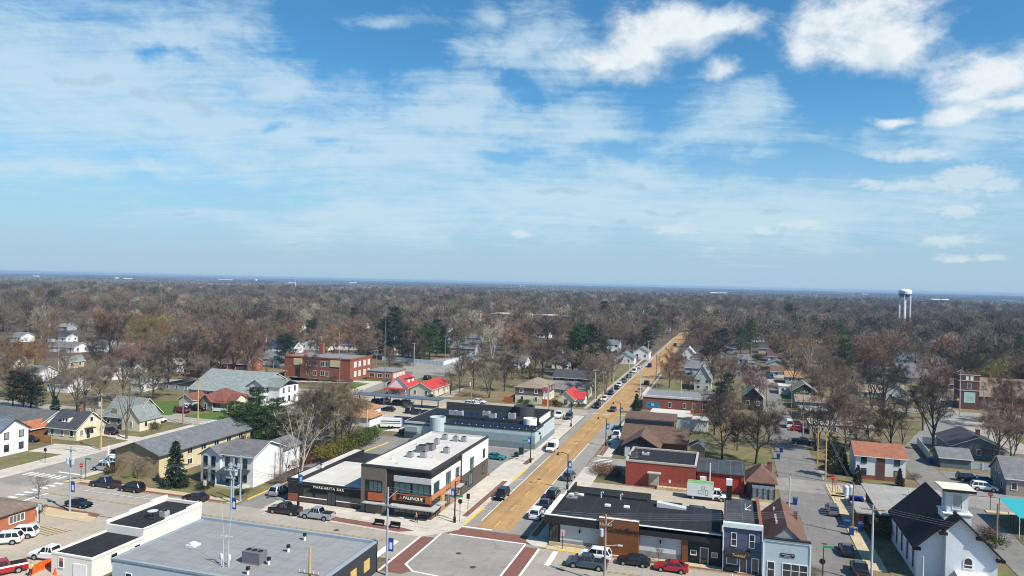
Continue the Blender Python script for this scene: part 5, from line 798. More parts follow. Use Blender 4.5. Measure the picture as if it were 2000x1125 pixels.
# fences
def fence(name, label, pts, h, mt, gap=2.4, t=.06, post=.1):
    r = thing(name, label, 'fence', (*pts[0], 0)); ox, oy = pts[0]; m = MB(); m.o = (ox, oy, 0); q = MB(); q.o = (ox, oy, 0)
    for (xa, ya), (xb, yb) in zip(pts, pts[1:]):
        L_ = math.hypot(xb-xa, yb-ya); ux, uy = (xb-xa)/L_, (yb-ya)/L_; nx, ny = -uy*t/2, ux*t/2
        m.prism([(xa+nx, ya+ny), (xb+nx, yb+ny), (xb-nx, yb-ny), (xa-nx, ya-ny)], .08, h)
        for k in range(int(L_/gap)+1): x, y = xa+ux*gap*k, ya+uy*gap*k; q = MB(); q.o = (ox, oy, 0); q.box(x-post, x+post, y-post, y+post, 0, h+.12).build('post', mt, r)
    m.build('panel', mt, r); return r
VF = mat('white_vinyl_fence', (.58,.64,.66), .6, .05, 1, 'board', per=.18, amp=.06)
fence('white_fence', 'white vinyl privacy fence round the yard behind the grey garage', [g(1792, 868), g(1816, 900)], 1.9, VF); fence('white_fence', 'short white vinyl fence behind the grey garage roof', [g(1800, 866), g(1857, 874)], 1.9, VF); fence('white_fence', 'low white vinyl fence right of the grey garage', [(53.4, 184.6), (58.5, 183.8), (61, 183.6)], 1.6, VF)
fence('white_fence', 'long pale vinyl fence behind the school parking lot', [g(747, 704), g(800, 708), g(866, 714), g(930, 694)], 2.0, VF)
# carport, canopy and sails
r = thing('carport', 'long flat dark blue-grey carport roof on posts above parked cars', 'carport', (-100, 206, 0)); ANCHORS.append(('the long carport', -100, 206, 15)); MB().box(-14.5, 15.5, -2.4, 2.4, 2.75, 3.0).build('roof', mat('blue_grey_metal_roof', (.085,.115,.15), .4, .08), r)
for k in range(6): MB().box(-13.5+5.5*k, -13.25+5.5*k, -.15, .15, 0, 2.75).build('post', DTRIM, r)
r = thing('shade_sail', 'bright turquoise shade sail on pale posts at right edge', 'shade sail', (47, 141, 0)); sx = [(0,5.2,3.6),(9,7.5,3.6),(9,-4,3.0),(-.4,-5.2,3.2)]
MB().add(sx+[(4.4, .8, 3.3)]+[(p_, q_, c-.03) for p_, q_, c in sx+[(4.4, .8, 3.3)]], [(3,2,4),(2,1,4),(1,0,4),(0,3,4),(7,8,9),(6,7,9),(5,6,9),(8,5,9)]).build('sail', mat('turquoise_fabric', (.025,.33,.37), .8, .06), r)
for a in sx: MB().tube([(a[0], a[1], 0), a], .07, 8).build('post', WTRIM, r)
for k, (px, py) in enumerate(((1937, 1010), (1944, 1030), (1960, 1008))): pass
r = thing('chain_link_fence', 'dark wire fence along the playground under the turquoise sail', 'fence', (46.3, 133, 0), R_(84)); m = MB()
for k in range(8): MB().tube([(-2.6+1.8*k, 0, 0), (-2.6+1.8*k, 0, 2.1)], .04, 6).build('post', DTRIM, r)
for z in (.3, 1.2, 2.1): m.tube([(-2.6, 0, z), (10, 0, z)], .025, 5)
m.build('rail', DTRIM, r)
r = thing('chain_link_fence', 'rusty wire fence round the yard beside the low hall', 'fence', (21.2, 146, 0)); 
for k in range(6): MB().tube([(0, 2.2*k, 0), (0, 2.2*k, 1.9)], .05, 6).build('post', mat('rust_railing', (.35,.16,.1)), r)
MB().tube([(0,0,1.9),(0,11,1.9)], .03, 5).tube([(0,0,1),(0,11,1)], .03, 5).build('rail', mat('rust_railing', (.35,.16,.1)), r)
tag(MB().box(-.35,.35,-3.2,3.2,.0,.75).build('stone_wall', TANWALK, loc=(22.9, 142, 0)), 'low tan retaining wall along the alley pavement', 'wall')
for i, px in enumerate((1652, 1662)): x, y = g(px, 968); tag(MB().lathe(0, 0, [(.45,0),(.5,.2),(.5,1.7),(.3,2.0)], 14).build('tank', mat('pale_blue_tank', (.55,.62,.66), .4), loc=(x, y, 0)), 'upright pale blue tank in the fenced yard, %s of two' % ('left', 'right')[i], 'tank')
tag(MB().box(-1.2,1.2,-.7,.7,0,1).build('tarp_pile', mat('blue_tarp', (.03,.05,.42), .5, .2, 3), loc=(*g(1672, 980), 0)), 'bright blue tarpaulin bundle in the fenced yard', 'tarpaulin')

random.seed(21); EX = 0
for px, py, wp, w, r_, rk in ((30,668,26,'w','g','x'),(70,640,24,'t','b','x'),(165,632,26,'w','g','x'),(215,630,22,'c','t','y'),(300,652,30,'w','n','x'),(325,668,26,'g','g','x'),(418,668,28,'w','g','x'),(440,690,30,'t','b','x'),(495,668,26,'w','d','x'),(575,648,24,'w','g','x'),(600,660,22,'c','b','y'),(700,642,26,'w','g','x'),(728,655,22,'t','d','x'),(800,640,22,'w','g','x'),(865,648,24,'w','b','x'),(905,640,20,'w','g','y'),(975,650,22,'g','g','x'),(1060,660,26,'w','g','x'),(1110,690,26,'w','d','x'),(1140,668,22,'w','n','y'),(1400,672,24,'w','g','x'),(1420,690,26,'u','g','x'),(1480,668,24,'w','b','x'),(1495,690,26,'t','d','x'),(1600,668,26,'w','g','x'),(1640,742,30,'w','g','x'),(1615,755,26,'g','b','x'),(1690,760,34,'t','d','x'),(1730,742,30,'w','g','x'),(1838,722,28,'w','g','x'),(1880,700,28,'t','b','x'),(1950,730,34,'w','d','x'),(1985,700,28,'c','g','x'),(1905,660,26,'w','g','x'),(1830,668,24,'w','d','x'),(1700,680,24,'w','g','x'),(1660,655,22,'t','g','x'),(1530,650,20,'w','g','x'),(60,745,34,'w','g','x'),(25,770,36,'c','b','x'),(205,742,34,'w','g','x')):
    x, y = g(px, py); D = math.hypot(x, y)*math.cos(math.atan2(px-1000, F_PX)); w_ = wp*D/F_PX
    if any(x-w_/2 < q[1]+2 and x+w_/2 > q[0]-2 and y < q[3]+2 and y+9 > q[2]-2 for q in BUILT): continue
    cn = {'w':'white','t':'tan','c':'cream','g':'grey','u':'blue-grey'}[w]; rn = {'g':'grey','b':'brown','n':'grey-green','t':'tan','d':'dark'}[r_]; gl = 'small '+cn+' house with '+rn+' roof half hidden in the far trees, '+('left' if px < 700 else 'middle' if px < 1300 else 'right')+' part'
    house('house', gl, x-w_/2, x+w_/2, y, y+8.5, 3.0, rk, 2.2, WL[w], RF[r_], wins='S', n=(3, 0), group=gl)
# ---------------------------------------------------------------- vehicles (front towards +X)
def paint(name, rgb, metal=.25): 
    m = mat('car_paint_'+name, rgb, .28, .02, metal=metal, spec=.5); m.node_tree.nodes['Principled BSDF'].inputs['Coat Weight'].default_value = .6; return m
PAINT = {'black': paint('black', (.012,.012,.014)), 'navy': paint('navy', (.015,.022,.05)), 'white': paint('white', (.72,.73,.74), 0), 'silver': paint('silver', (.42,.45,.48), .5), 'grey': paint('grey', (.16,.165,.17), .4), 'red': paint('red', (.40,.012,.018)), 'darkred': paint('darkred', (.20,.015,.02)), 'teal': paint('teal', (.0,.24,.27)), 'blue': paint('blue', (.03,.10,.30)), 'slate': paint('slate', (.075,.10,.135), .4), 'maroon': paint('maroon', (.035,.01,.014))}
TYRE = mat('tyre_rubber', (.012,.012,.012), .9, .1); RIM = mat('alloy_rim', (.45,.45,.46), .35, .03, metal=.7); CARGL = glass('car_glass', (.008,.010,.013), .05); HLAMP = mat('headlamp_lens', (.75,.78,.8), .15, .02, spec=.8); TLAMP = mat('tail_lamp_red', (.35,.01,.012), .25, .02)
KINDS_ = {  # L, halfwidth, [(x, shoulder z)...], cab (base front, roof front, roof rear, base rear), roof z, wheelbase, wheel r
 'sedan': (4.75,.91,[(-2.37,.72),(-2.25,.98),(-1.5,1.02),(.75,.98),(1.7,.86),(2.25,.74),(2.37,.56)],(.95,.25,-1.05,-1.85),1.46,1.38,.33),
 'coupe': (4.65,.91,[(-2.32,.72),(-2.2,.95),(-1.4,.98),(.6,.96),(1.7,.84),(2.2,.72),(2.32,.54)],(.8,.05,-.8,-1.9),1.34,1.35,.34),
 'suv': (4.75,.95,[(-2.37,.72),(-2.3,1.06),(-1.4,1.10),(.85,1.08),(1.8,1.0),(2.25,.88),(2.37,.6)],(1.1,.45,-1.85,-2.28),1.74,1.40,.37),
 'hatch': (4.2,.88,[(-2.1,.7),(-2.03,.98),(-1.2,1.02),(.75,.97),(1.5,.88),(2.0,.74),(2.1,.55)],(1.0,.3,-1.45,-2.0),1.5,1.28,.32),
 'pickup': (5.8,.99,[(-2.9,.8),(-2.87,1.2),(-.8,1.22),(.95,1.2),(2.3,1.12),(2.8,1.0),(2.9,.7)],(1.2,.65,-.55,-.9),1.88,1.80,.40),
 'van': (5.6,1.0,[(-2.8,.8),(-2.75,1.25),(-1.5,1.3),(1.3,1.25),(2.2,1.1),(2.7,.95),(2.8,.6)],(2.0,1.3,-2.6,-2.75),2.2,1.75,.36)}
_cm = {}
def car_meshes(k):
    if k in _cm: return _cm[k]
    L_, W, st, cab, rz_, wb, wr = KINDS_[k]; b = MB(); n = 6
    V = []; 
    for i, (x, z) in enumerate(st):
        w = W*(.86 if i in (0, len(st)-1) else .97 if i in (1, len(st)-2) else 1); z0 = .30 if 0 < i < len(st)-1 else .42
        V += [(x, -w*.86, z0), (x, -w, z0+.18), (x, -w, z-.16), (x, -w*.9, z), (x, w*.9, z), (x, w, z-.16), (x, w, z0+.18), (x, w*.86, z0)]
    N_ = 8; F = [(i*N_+j, (i+1)*N_+j, (i+1)*N_+(j+1) % N_, i*N_+(j+1) % N_) for i in range(len(st)-1) for j in range(N_)]
    F += [tuple(range(N_)), tuple(range((len(st)-1)*N_+N_-1, (len(st)-1)*N_-1, -1))]
    b.add(V, [f[::-1] for f in F])
    zs = max(z for _, z in st)-.03; xb0, xr0, xr1, xb1 = cab; w0, w1 = W*.88, W*.74
    C = [(xb0,-w0,zs),(xb0,w0,zs),(xb1,w0,zs),(xb1,-w0,zs),(xr0,-w1,rz_),(xr0,w1,rz_),(xr1,w1,rz_),(xr1,-w1,rz_)]
    gl = MB().add(C, [(0,1,5,4),(1,2,6,5),(2,3,7,6),(3,0,4,7)])
    r_ = .045
    b.add([(xr0+.06,-w1-.03,rz_-.04),(xr0+.06,w1+.03,rz_-.04),(xr1-.06,w1+.03,rz_-.04),(xr1-.06,-w1-.03,rz_-.04),(xr0-.1,-w1+.12,rz_+.05),(xr0-.1,w1-.12,rz_+.05),(xr1+.1,w1-.12,rz_+.05),(xr1+.1,-w1+.12,rz_+.05)], [(4,5,6,7),(0,1,5,4),(1,2,6,5),(2,3,7,6),(3,0,4,7)])
    for s in (-1, 1):
        b.tube([(xb0, s*w0, zs), (xr0, s*w1, rz_)], r_, 5); b.tube([(xb1, s*w0, zs), (xr1, s*w1, rz_)], r_*1.6, 5)
        for t in ((.36, .72) if k in ('suv', 'pickup', 'van') else (.5,)):
            xa = xr0+(xr1-xr0)*t; b.tube([(xa, s*(w0+.005), zs), (xa, s*(w1+.01), rz_)], r_*(1.0 if k != 'van' else 1.4), 5)
        if k == 'van': b.add([(.35,s*(w0+.02),zs),(xb1,s*(w0+.02),zs),(xr1,s*(w1+.02),rz_),(.35,s*(w1+.02),rz_)], [(0,1,2,3) if s < 0 else (3,2,1,0)])
        for xw in (-wb, wb):
            pts = [(xw+(wr+.09)*math.cos(a*math.pi/8), s*(W+.008), max(.31, wr+(wr+.09)*math.sin(a*math.pi/8))) for a in range(9)]; b.add(pts, [tuple(range(9)) if s < 0 else tuple(range(8, -1, -1))], 1)
        b.box(xb0-.35, xb0-.15, s*W, s*(W+.17), zs-.02, zs+.13, 1)
    if k == 'pickup': b.box(-2.75, -1.0, -W*.82, W*.82, 1.19, 1.228, 1)
    b.box(2.2 if L_ < 5 else L_/2-.18, L_/2-.005, -W*.55, W*.55, .5, .68, 1)
    ty = MB(); rm = MB(); 
    def wheel(m, r0, r1, y0, y1):
        n_ = 16; V = [(r*math.cos(2*math.pi*j/n_), y, r*math.sin(2*math.pi*j/n_)) for r, y in ((r0, y0), (r0, y1), (r1, y1)) for j in range(n_)]
        m.add(V, [(i*n_+j, i*n_+(j+1) % n_, (i+1)*n_+(j+1) % n_, (i+1)*n_+j) for i in range(2) for j in range(n_)]+[tuple(range(2*n_, 3*n_))[::-1], tuple(range(n_))])
    wheel(ty, wr, wr*.92, -.12, .12); n_ = 10
    rm.add([(wr*.62*math.cos(2*math.pi*j/n_), .13, wr*.62*math.sin(2*math.pi*j/n_)) for j in range(n_)]+[(wr*.62*math.cos(2*math.pi*j/n_), -.13, wr*.62*math.sin(2*math.pi*j/n_)) for j in range(n_)], [tuple(range(n_))[::-1], tuple(range(n_, 2*n_))]+[(j, (j+1) % n_, n_+(j+1) % n_, n_+j) for j in range(n_)])
    xf = st[-2][0]; hl = MB().box(xf-.1, xf+.055, -.18, .18, st[-2][1]-.22, st[-2][1]-.06); xr = st[1][0]; tl = MB().box(xr-.055, xr+.1, -.13, .13, st[1][1]-.34, st[1][1]-.06)
    _cm[k] = dict(body=b.mesh('body', [PAINT['black'], TYRE]), gl=gl.mesh('glazing', CARGL), ty=ty.mesh('wheel', TYRE), rm=rm.mesh('rim', RIM), hl=hl.mesh('headlight', HLAMP), tl=tl.mesh('tail_light', TLAMP), W=W, wb=wb, wr=wr); return _cm[k]
HEAD = {'E': 0, 'N': math.pi/2, 'W': math.pi, 'S': -math.pi/2}
NAMES = {'sedan': 'parked_car', 'coupe': 'parked_car', 'hatch': 'parked_car', 'suv': 'parked_suv', 'pickup': 'pickup_truck', 'van': 'van'}
CATS = {'sedan': 'car', 'coupe': 'car', 'hatch': 'car', 'suv': 'car', 'pickup': 'pickup truck', 'van': 'van'}
CARS = []
def car(px, py, kind, col, head, label, group=None, xy=None, dr=0, sc=1.0):
    x, y = xy or g(px, py); m = car_meshes(kind); far = y > 260; CARS.append((x, y))
    r = thing(NAMES[kind], label, CATS[kind], (x, y, .035), HEAD[head]+dr, group, sc)
    link('body', m['body'], r, mt=PAINT[col]); link('glazing', m['gl'], r)
    for sx in (-1, 1):
        for sy in (-1, 1):
            w = link('wheel', m['ty'], r, (sx*m['wb'], sy*(m['W']-.09), m['wr']))
            if not far: link('rim', m['rm'], w)
    if not far:
        for sy in (-1, 1): link('headlight', m['hl'], r, (0, sy*m['W']*.68, 0)); link('tail_light', m['tl'], r, (0, sy*m['W']*.74, 0))
    return r
car(206,951,'pickup','navy','W','dark navy pickup parked at the kerb before the cream apartment block'); car(258,960,'suv','black','W','black hatchback SUV parked just behind the navy pickup'); car(382,978,'sedan','maroon','W','dark sedan with red tail lights parked by the brick strip before white house')
car(154,990,'coupe','black','E','black muscle coupe beside the brick-edged paving and banner pole'); car(203,919,'suv','silver','W','silver SUV nearest the kerb outside the apartment end wall'); car(209,909,'suv','white','W','pale SUV tucked behind the silver SUV by apartments',xy=(g(209,909)[0]+.5,g(209,909)[1]+.6)); car(234,897,'van','white','W','white vehicle half hidden behind the downpipe post of the apartments')
car(557,1003,'pickup','black','W','black pickup parked outside the low bar'); car(620,1013,'pickup','silver','W','silver pickup parked behind the black pickup'); car(618,962,'suv','silver','N','pale SUV in the drive left of the low bar',xy=(-78.2,113))
car(0,0,'suv','white','W','white SUV at the kerb behind the dark grey pickup',xy=(-17.6,102.4)); car(0,0,'pickup','slate','W','dark slate pickup in the travel lane before the restaurant',xy=(-18.1,99.0)); car(0,0,'sedan','black','W','black sedan at the kerb below the big wood panel',xy=(-12.0,102.3)); car(0,0,'sedan','red','W','red sedan at the kerb before the restaurant',xy=(-6.7,101.9))
car(1089,876,'van','white','S','white van parked by the pale blue building on main road',xy=(-39.3,165.5)); car(959,981,'suv','black','S','black SUV parked beside the corner building on main road',xy=(-39.2,125.5))
car(0,0,'suv','white','N','silver-white SUV parked at the restaurant corner',xy=(-30.3,117.5)); car(0,0,'sedan','navy','N','dark sedan second in line at the restaurant kerb',xy=(-30.3,123.3)); car(0,0,'suv','black','N','black SUV third in line at the restaurant kerb',xy=(-30.3,129.3)); car(0,0,'suv','slate','N','slate SUV under the banner lamp on the right kerb',xy=(-30.2,142.5))
car(968,897,'coupe','teal','E','teal coupe in the lot behind the corner building'); car(797,846,'suv','black','W','black SUV parked at the left end of the solar-roofed building',xy=(g(797,846)[0],g(797,846)[1])); car(803,872,'sedan','slate','S','slate car half hidden behind white roof edge in rear lot',dr=.3)
for lb, (px, py, k, c, h) in zip(('dark hatchback leftmost in the carport lot back row','black SUV second from left in the carport lot back row','black sedan third from left in the carport lot back row','silver-blue hatchback by the round bush in the carport lot','black sedan alone under the near side of carport','black SUV left of the trio under the carport','black sedan middle of the trio under the carport','dark car rightmost of the trio under the carport'),
    ((735,787,'hatch','black','N'),(752,787,'suv','navy','N'),(775,789,'sedan','black','N'),(796,789,'hatch','silver','E'),(757,803,'sedan','black','W'),(802,806,'suv','black','N'),(816,808,'sedan','navy','N'),(832,810,'sedan','black','N'))): car(px,py,k,c,h,lb)
car(0,0,'suv','black','E','black SUV parked behind the navy shop',xy=(-3.6,127.5)); car(0,0,'sedan','slate','E','dark sedan parked nearest the square white-topped stack',xy=(1.6,125.5))
car(1625,1003,'suv','grey','N','grey SUV seen from behind on the alley'); car(0,0,'sedan','black','N','black sedan parked on the alley beside the blue bins',xy=(18.1,118)); car(0,0,'pickup','black','N','dark pickup lowest on the alley at the bottom edge',xy=(18.6,109.5)); car(1569,868,'pickup','navy','E','dark pickup crossing the far alley under bare trees')
car(1892,940,'suv','black','E','black SUV in the dark lot left of the corner house'); car(1922,958,'suv','white','E','white SUV with dark wheels in the lot by the corner house',xy=(g(1922,958)[0],g(1922,958)[1]),dr=-.06); car(0,0,'hatch','teal','E','small teal car half hidden against corner house wall',xy=(52.6,171.5))
car(39,1050,'suv','white','W','white SUV parked by the brick office',dr=.5); car(8,1062,'suv','white','W','white hatchback beside the white SUV at left edge',dr=.55); car(100,1092,'pickup','white','W','white pickup behind the orange barrier',dr=.12); car(2,1122,'pickup','red','W','red pickup at the bottom left corner',dr=1.0)
car(213,848,'suv','maroon','E','dark maroon SUV on the concrete drive beside dormer house'); car(62,862,'sedan','navy','E','dark blue car in front of orange wooden fence'); car(309,824,'sedan','white','E','white sedan at the kerb by the stone house'); car(355,806,'suv','darkred','E','dark red SUV on the bungalow drive'); car(368,799,'hatch','white','E','white hatchback behind the dark red SUV'); car(386,802,'pickup','black','E','black pickup closest to the rust-roofed bungalow')
for px, py, k, c, lb in ((1073,813,'suv','black','black SUV, left of three by the pale blue building corner'),(1092,815,'pickup','white','white pickup, middle of three by the pale blue building corner'),(1111,818,'suv','slate','slate SUV, right of three by the pale blue building corner')): car(px,py,k,c,'S',lb)
car(0,0,'pickup','white','N','white SUV-like pickup outside the brown-roofed lodge',xy=(-27.0,185.5)); 
G_ = 'cars parked along the far main road'
for x, y, k, c, h, lb in ((-33.9,224,'sedan','slate','S','dark car driving toward the crossing on the orange road'),(-39.6,228,'suv','black','S','black SUV parked first past the side street'),(-39.9,243,'suv','white','S','white car parked second past the side street'),(-40,258,'sedan','navy','S','dark sedan parked alone at left kerb after the white car'),
    (-40,272,'sedan','black','S','black car, fifth in the far left row'),(-40,279,'suv','white','S','white car, sixth in the far left row'),(-40,292,'suv','grey','S','grey SUV, seventh in the far left row'),(-40,307,'suv','slate','S','slate SUV just before the white van, far left row'),(-40,326,'van','white','S','white van parked in the far left row'),(-40,345,'sedan','white','S','white sedan beyond the far white van'),
    (-35.9,352,'suv','black','S','dark SUV driving beyond the far white van'),(-30.6,269,'sedan','silver','N','silver sedan parked right of the far orange road'),(-30.5,290,'suv','black','N','black SUV parked right of the far orange road'),(-33,485,'suv','maroon','S','tiny dark car far up the orange road')): car(0,0,k,c,h,lb,G_ if abs(x+40) < .5 else None,xy=(x,y))
car(936,788,'sedan','white','E','white sedan, left of two before the duplex field',xy=g(936,788)); car(926,795,'suv','white','E','white SUV, nearer of two by the solar building rear wall',xy=g(922,793)); car(835,741,'suv','black','N','black SUV behind the red-roofed hall'); car(769,755,'suv','black','E','black SUV at the kerb by the school annex'); car(797,748,'sedan','navy','N','dark blue car beside the red-roofed dormer house')
car(1763,790,'suv','black','E','dark car beside the pale green blank-gabled house'); car(1506,739,'pickup','blue','N','blue pickup in the far alley driveway'); car(1500,732,'suv','black','N','black SUV behind the blue pickup in far alley driveway'); car(1557,832,'sedan','darkred','E','red car beside the flat white-roofed tan shop'); car(1560,842,'sedan','red','E','bright red low car before the flat white-roofed tan shop'); car(1541,834,'van','white','N','white camper van left of the red cars')
# box truck with printed sides, trailer
bx, by = -3.6, 138.6; r = thing('box_truck', 'white box truck with green roof edge and dark line drawings behind the red shed', 'truck', (bx, by, .035)); KINDS_['cab'] = (2.6,1.0,[(-1.3,1.0),(-1.25,1.25),(0,1.28),(.2,1.25),(.9,1.1),(1.2,.95),(1.3,.6)],(.55,.0,-.9,-1.2),2.1,.5,.38); m = car_meshes('cab')
link('cab', m['body'], r, (2.9, 0, 0), mt=PAINT['white']); link('glazing', m['gl'], r, (2.9, 0, 0)); MB().box(-2.9, 1.8, -1.15, 1.15, .7, 3.1).box(-3.0, 3.2, -.5, .5, .45, .7, 1).build('cargo_box', [mat('pale_truck_box', (.58,.63,.64), .5, .03), DTRIM], r); MB().box(-2.85, 1.75, -1.1, 1.1, 3.1, 3.16).build('roof_panel', mat('lime_green_roof', (.20,.36,.14), .6, .5, 2), r)
dm = MB()
for (xa, xb, za, zb) in ((-.9,.2,1.2,1.8),(.4,.9,1.0,2.0),(-.3,.3,2.1,2.6)):
    for q in ((xa,xb,za,za+.05),(xa,xb,zb-.05,zb),(xa,xa+.05,za+.05,zb-.05),(xb-.05,xb,za+.05,zb-.05)): dm.box(q[0],q[1],-1.165,-1.155,q[2],q[3])
dm.build('line_drawing', DTRIM, r)
for sx in (-1.8, 3.3):
    for sy in (-.95, .95): w = link('wheel', m['ty'], r, (sx, sy, .38)); link('rim', m['rm'], w)
tx, ty_ = g(764, 836); r = thing('stock_trailer', 'white livestock trailer parked on the lot by the grass strip', 'trailer', (tx, ty_, .03), .3); MB().box(-2.8,2.8,-1.05,1.05,.55,2.6).build('body', PAINT['white'], r); MB().box(-2.6,2.6,-1.07,-1.04,1.9,2.15).box(-2.6,2.6,-1.07,-1.04,1.4,1.55).build('side_slot', DTRIM, r); MB().box(-3.9,-2.8,-.06,.06,.5,.62).build('hitch', DTRIM, r)
for sx in (-.45, .45):
    for sy in (-.98, .98): link('wheel', car_meshes('suv')['ty'], r, (sx, sy, .37))
# ---------------------------------------------------------------- poles, lamps, signs
WOODP = mat('pole_wood', (.26,.19,.13), .9, .2, 2); YWOOD = mat('new_pole_wood', (.50,.34,.15), .9, .15, 2); GALV = mat('blue_grey_pole', (.30,.35,.40), .6, .12, 1.5); INS = mat('insulator', (.6,.6,.58), .4); BLUEB = mat('blue_banner', (.02,.06,.32), .7, .15, 2); BLACKP = mat('black_lamp_metal', (.012,.012,.013), .4, .05)
def pole(x, y, h, label, mt=WOODP, arms=((0, 2.2),), trans=0, banner=False, rz=0, name='utility_pole', cat='utility pole', r0=.17, brace=False):
    r = thing(name, label, cat, (x, y, 0), rz); MB().tube([(0,0,0),(0,0,h)], [r0, r0*.65], 9).build('pole', mt, r)
    for dz, L_ in arms:
        a = MB().box(-L_/2, L_/2, -.2, -.08, h-.6-dz, h-.46-dz); a.build('crossarm', WOODP if mt is not GALV else GALV, r)
        for sx in (-.92, -.45, .45, .92): MB().tube([(sx*L_/2, -.14, h-.46-dz), (sx*L_/2, -.14, h-.22-dz)], .05, 6).build('insulator', INS, r)
    for k in range(trans): s = (-1, 1, 0)[k]; MB().lathe(s*.52, -.05 if s else -.5, [(.24, h-3.0), (.27, h-2.9), (.27, h-2.05), (.18, h-1.95)], 12).build('transformer', mat('transformer_grey', (.42,.47,.50), .5), r)
    if banner: MB().box(.2, .95, -.02, .02, 3.4, 5.2).build('banner', BLUEB, r); MB().box(.38, .77, -.035, -.021, 3.7, 4.6).build('banner_emblem', WTRIM, r)
    if brace: MB().tube([(0,0,h-1.6),(1.3,0,h-.4)], .05, 6).tube([(0,0,h-4.2),(1.8,0,h-3.9)], .05, 6).build('bracket', INS, r); MB().box(1.7,2.3,-.12,.12,h-4.0,h-3.85).build('street_light', INS, r)
    return (x, y, h)
PA = pole(-104.2, 92.1, 11, 'blue-grey pole with transformers and blue banner beside parked black coupe', GALV, ((0,2.6),), 2, True); PB_ = pole(*g(450,1036), 10, 'blue-grey banner pole rising behind the wide grey flat roof', GALV, ((0,2.4),(1.2,1.6)), 0, True); PC = pole(-43.2, 86.9, 12, 'grey pole with bracket light at the brick crosswalk corner', GALV, ((1.9,3.0),), 0, True, brace=True)
PD = pole(-14.9, 94.5, 9.3, 'weathered pole with transformer before the big wood panel', mat('grey_wood_pole', (.33,.29,.28), .9, .25, 2), ((.9,1.6),), 1, brace=True); PE = pole(19.6, 107, 10.7, 'pale grey pole with wide crossarm beside the white church', mat('pale_pole', (.45,.47,.5), .8, .1), ((0,3.0),)); P6 = pole(20.3, 127.2, 8.6, 'dark wooden pole with orange marker in front of the low hall entry', arms=())
MB().box(-.3,.3,-.22,-.17,.9,1.5).build('marker', mat('orange_marker', (.6,.3,.02)), bpy.data.objects['utility_pole.005'] if 'utility_pole.005' in bpy.data.objects else None)
pole(*g(601,1300), 12.3, 'new yellow wooden pole with crossarm in front of the wide grey roof', YWOOD, ((2.2,2.4),), r0=.2); pole(-82.3, 105.3, 8, 'slim pole with twin transformers outside the white house, left of a pair', GALV, ((.8,2),(1.6,1.8)), 2); pole(-82.0, 106.8, 8.2, 'slim pole outside the white house, right of a pair', GALV, ())
pole(11.3, 135.6, 6.4, 'plain grey pole at the grass corner of the alley', mat('pale_pole', (.45,.47,.5)), ()); P9 = pole(20.3, 160.8, 10.9, 'tall tan wooden pole at the alley crossing', YWOOD, ((0,2.4),)); pole(20.5, 176.6, 8.8, 'tan wooden pole behind the alley crossing evergreens', YWOOD, ((0,2.0),)); pole(41.1, 128.5, 7.1, 'dark pole with orange marker beside church lane', arms=())
P10 = pole(-134.3, 126.4, 12.9, 'tall wooden pole with guy stub in front of the dormer house', YWOOD, ((0,2.2),), 1); P11 = pole(-133.7, 156.3, 12.8, 'tall tan pole at the side street corner by the bungalow', YWOOD, ((0,2.0),)); P12 = pole(-139.1, 156.9, 9.3, 'grey pole beside the white sedan near the stone house', arms=()); pole(-83.5, 120.7, 7.1, 'short pole in scrub right of the white house', arms=()); P13 = pole(-90, 167.8, 9, 'pale pole by the orange-roofed garage', mat('pale_pole', (.45,.47,.5)), ())
P14 = pole(-77.3, 212.7, 9.8, 'tan pole with transformer at the dry field by the second street', arms=((0,1.6),), trans=1); P15 = pole(-52.4, 214.1, 9, 'tan pole between duplex and red-roofed cottage', arms=((0,1.6),)); P16 = pole(25.6, 106.2, 4.8, 'stub pole with lamp arm before the church porch', mat('pale_pole', (.45,.47,.5)), (), brace=False)
for px, py, h, lb in ((74,798,8,'pale pole left of the small dark cedar'),(409,705,12.7,'tall pole among bare trees left of the school'),(662,700,14,'tall wooden pole behind the brick school'),(663,760,12,'pole at the left corner of the white farmhouse'),(808,728,13,'tan pole beside the parking lot behind the red roofs'),(869,712,14,'tan pole at the corner of long vinyl fence'),(557,790,11,'pole in front of the tall white farmhouse'),(533,755,9,'pole by the drive left of the school'),(735,735,11,'tan pole at the right corner of the brick school'),(1162,792,12,'tan pole beside the red-roofed cottage'),(1177,790,11,'grey pole second from the red-roofed cottage'),(1198,765,10,'grey pole with sign along far left pavement'),(1228,745,11,'grey pole by the first far lawn'),(1266,712,12,'pole at the far left pavement by the white van'),(1281,757,13,'thin pole on the right edge of the orange road'),(1250,772,10,'dark slim pole before the red brick store'),(1330,795,9,'tan pole against the red brick store wall'),(1545,812,11,'grey pole by the white camper van'),(1568,858,13,'grey pole at the dark pickup'),(1588,868,9,'short pole left of the long white canopy'),(1467,709,11,'pole beside the small far alley house'),(1754,752,12,'pole at the wood edge left of the grey-roofed house'),(1817,760,13,'thin dark pole before the cream ranch house'),(1874,812,15,'tall pole in front of the dark brick church tower'),(1920,835,12,'pale pole right of the brick church banner'),(1497,795,9,'short pole by the green house'),(114,722,10,'pale pole behind leftmost bare trees')):
    x, y = g(px, py); pole(x, y, h, lb, WOODP if px % 2 else mat('pale_pole', (.45,.47,.5)), ((0,1.8),) if h > 10 else ())
x, y = g(750, 800); r = thing('lattice_mast', 'very tall thin lattice radio mast rising above the carport lot', 'radio mast', (x, y, 0)); m = MB()
for a in range(3): m.tube([(.35*math.cos(a*2.094), .35*math.sin(a*2.094), 0), (.18*math.cos(a*2.094), .18*math.sin(a*2.094), 24)], .035, 5)
for k in range(24):
    f = 1-k/48
    for a in range(3): m.tube([(.35*f*math.cos(a*2.094), .35*f*math.sin(a*2.094), k), (.35*f*math.cos((a+1)*2.094), .35*f*math.sin((a+1)*2.094), k+1)], .02, 4)
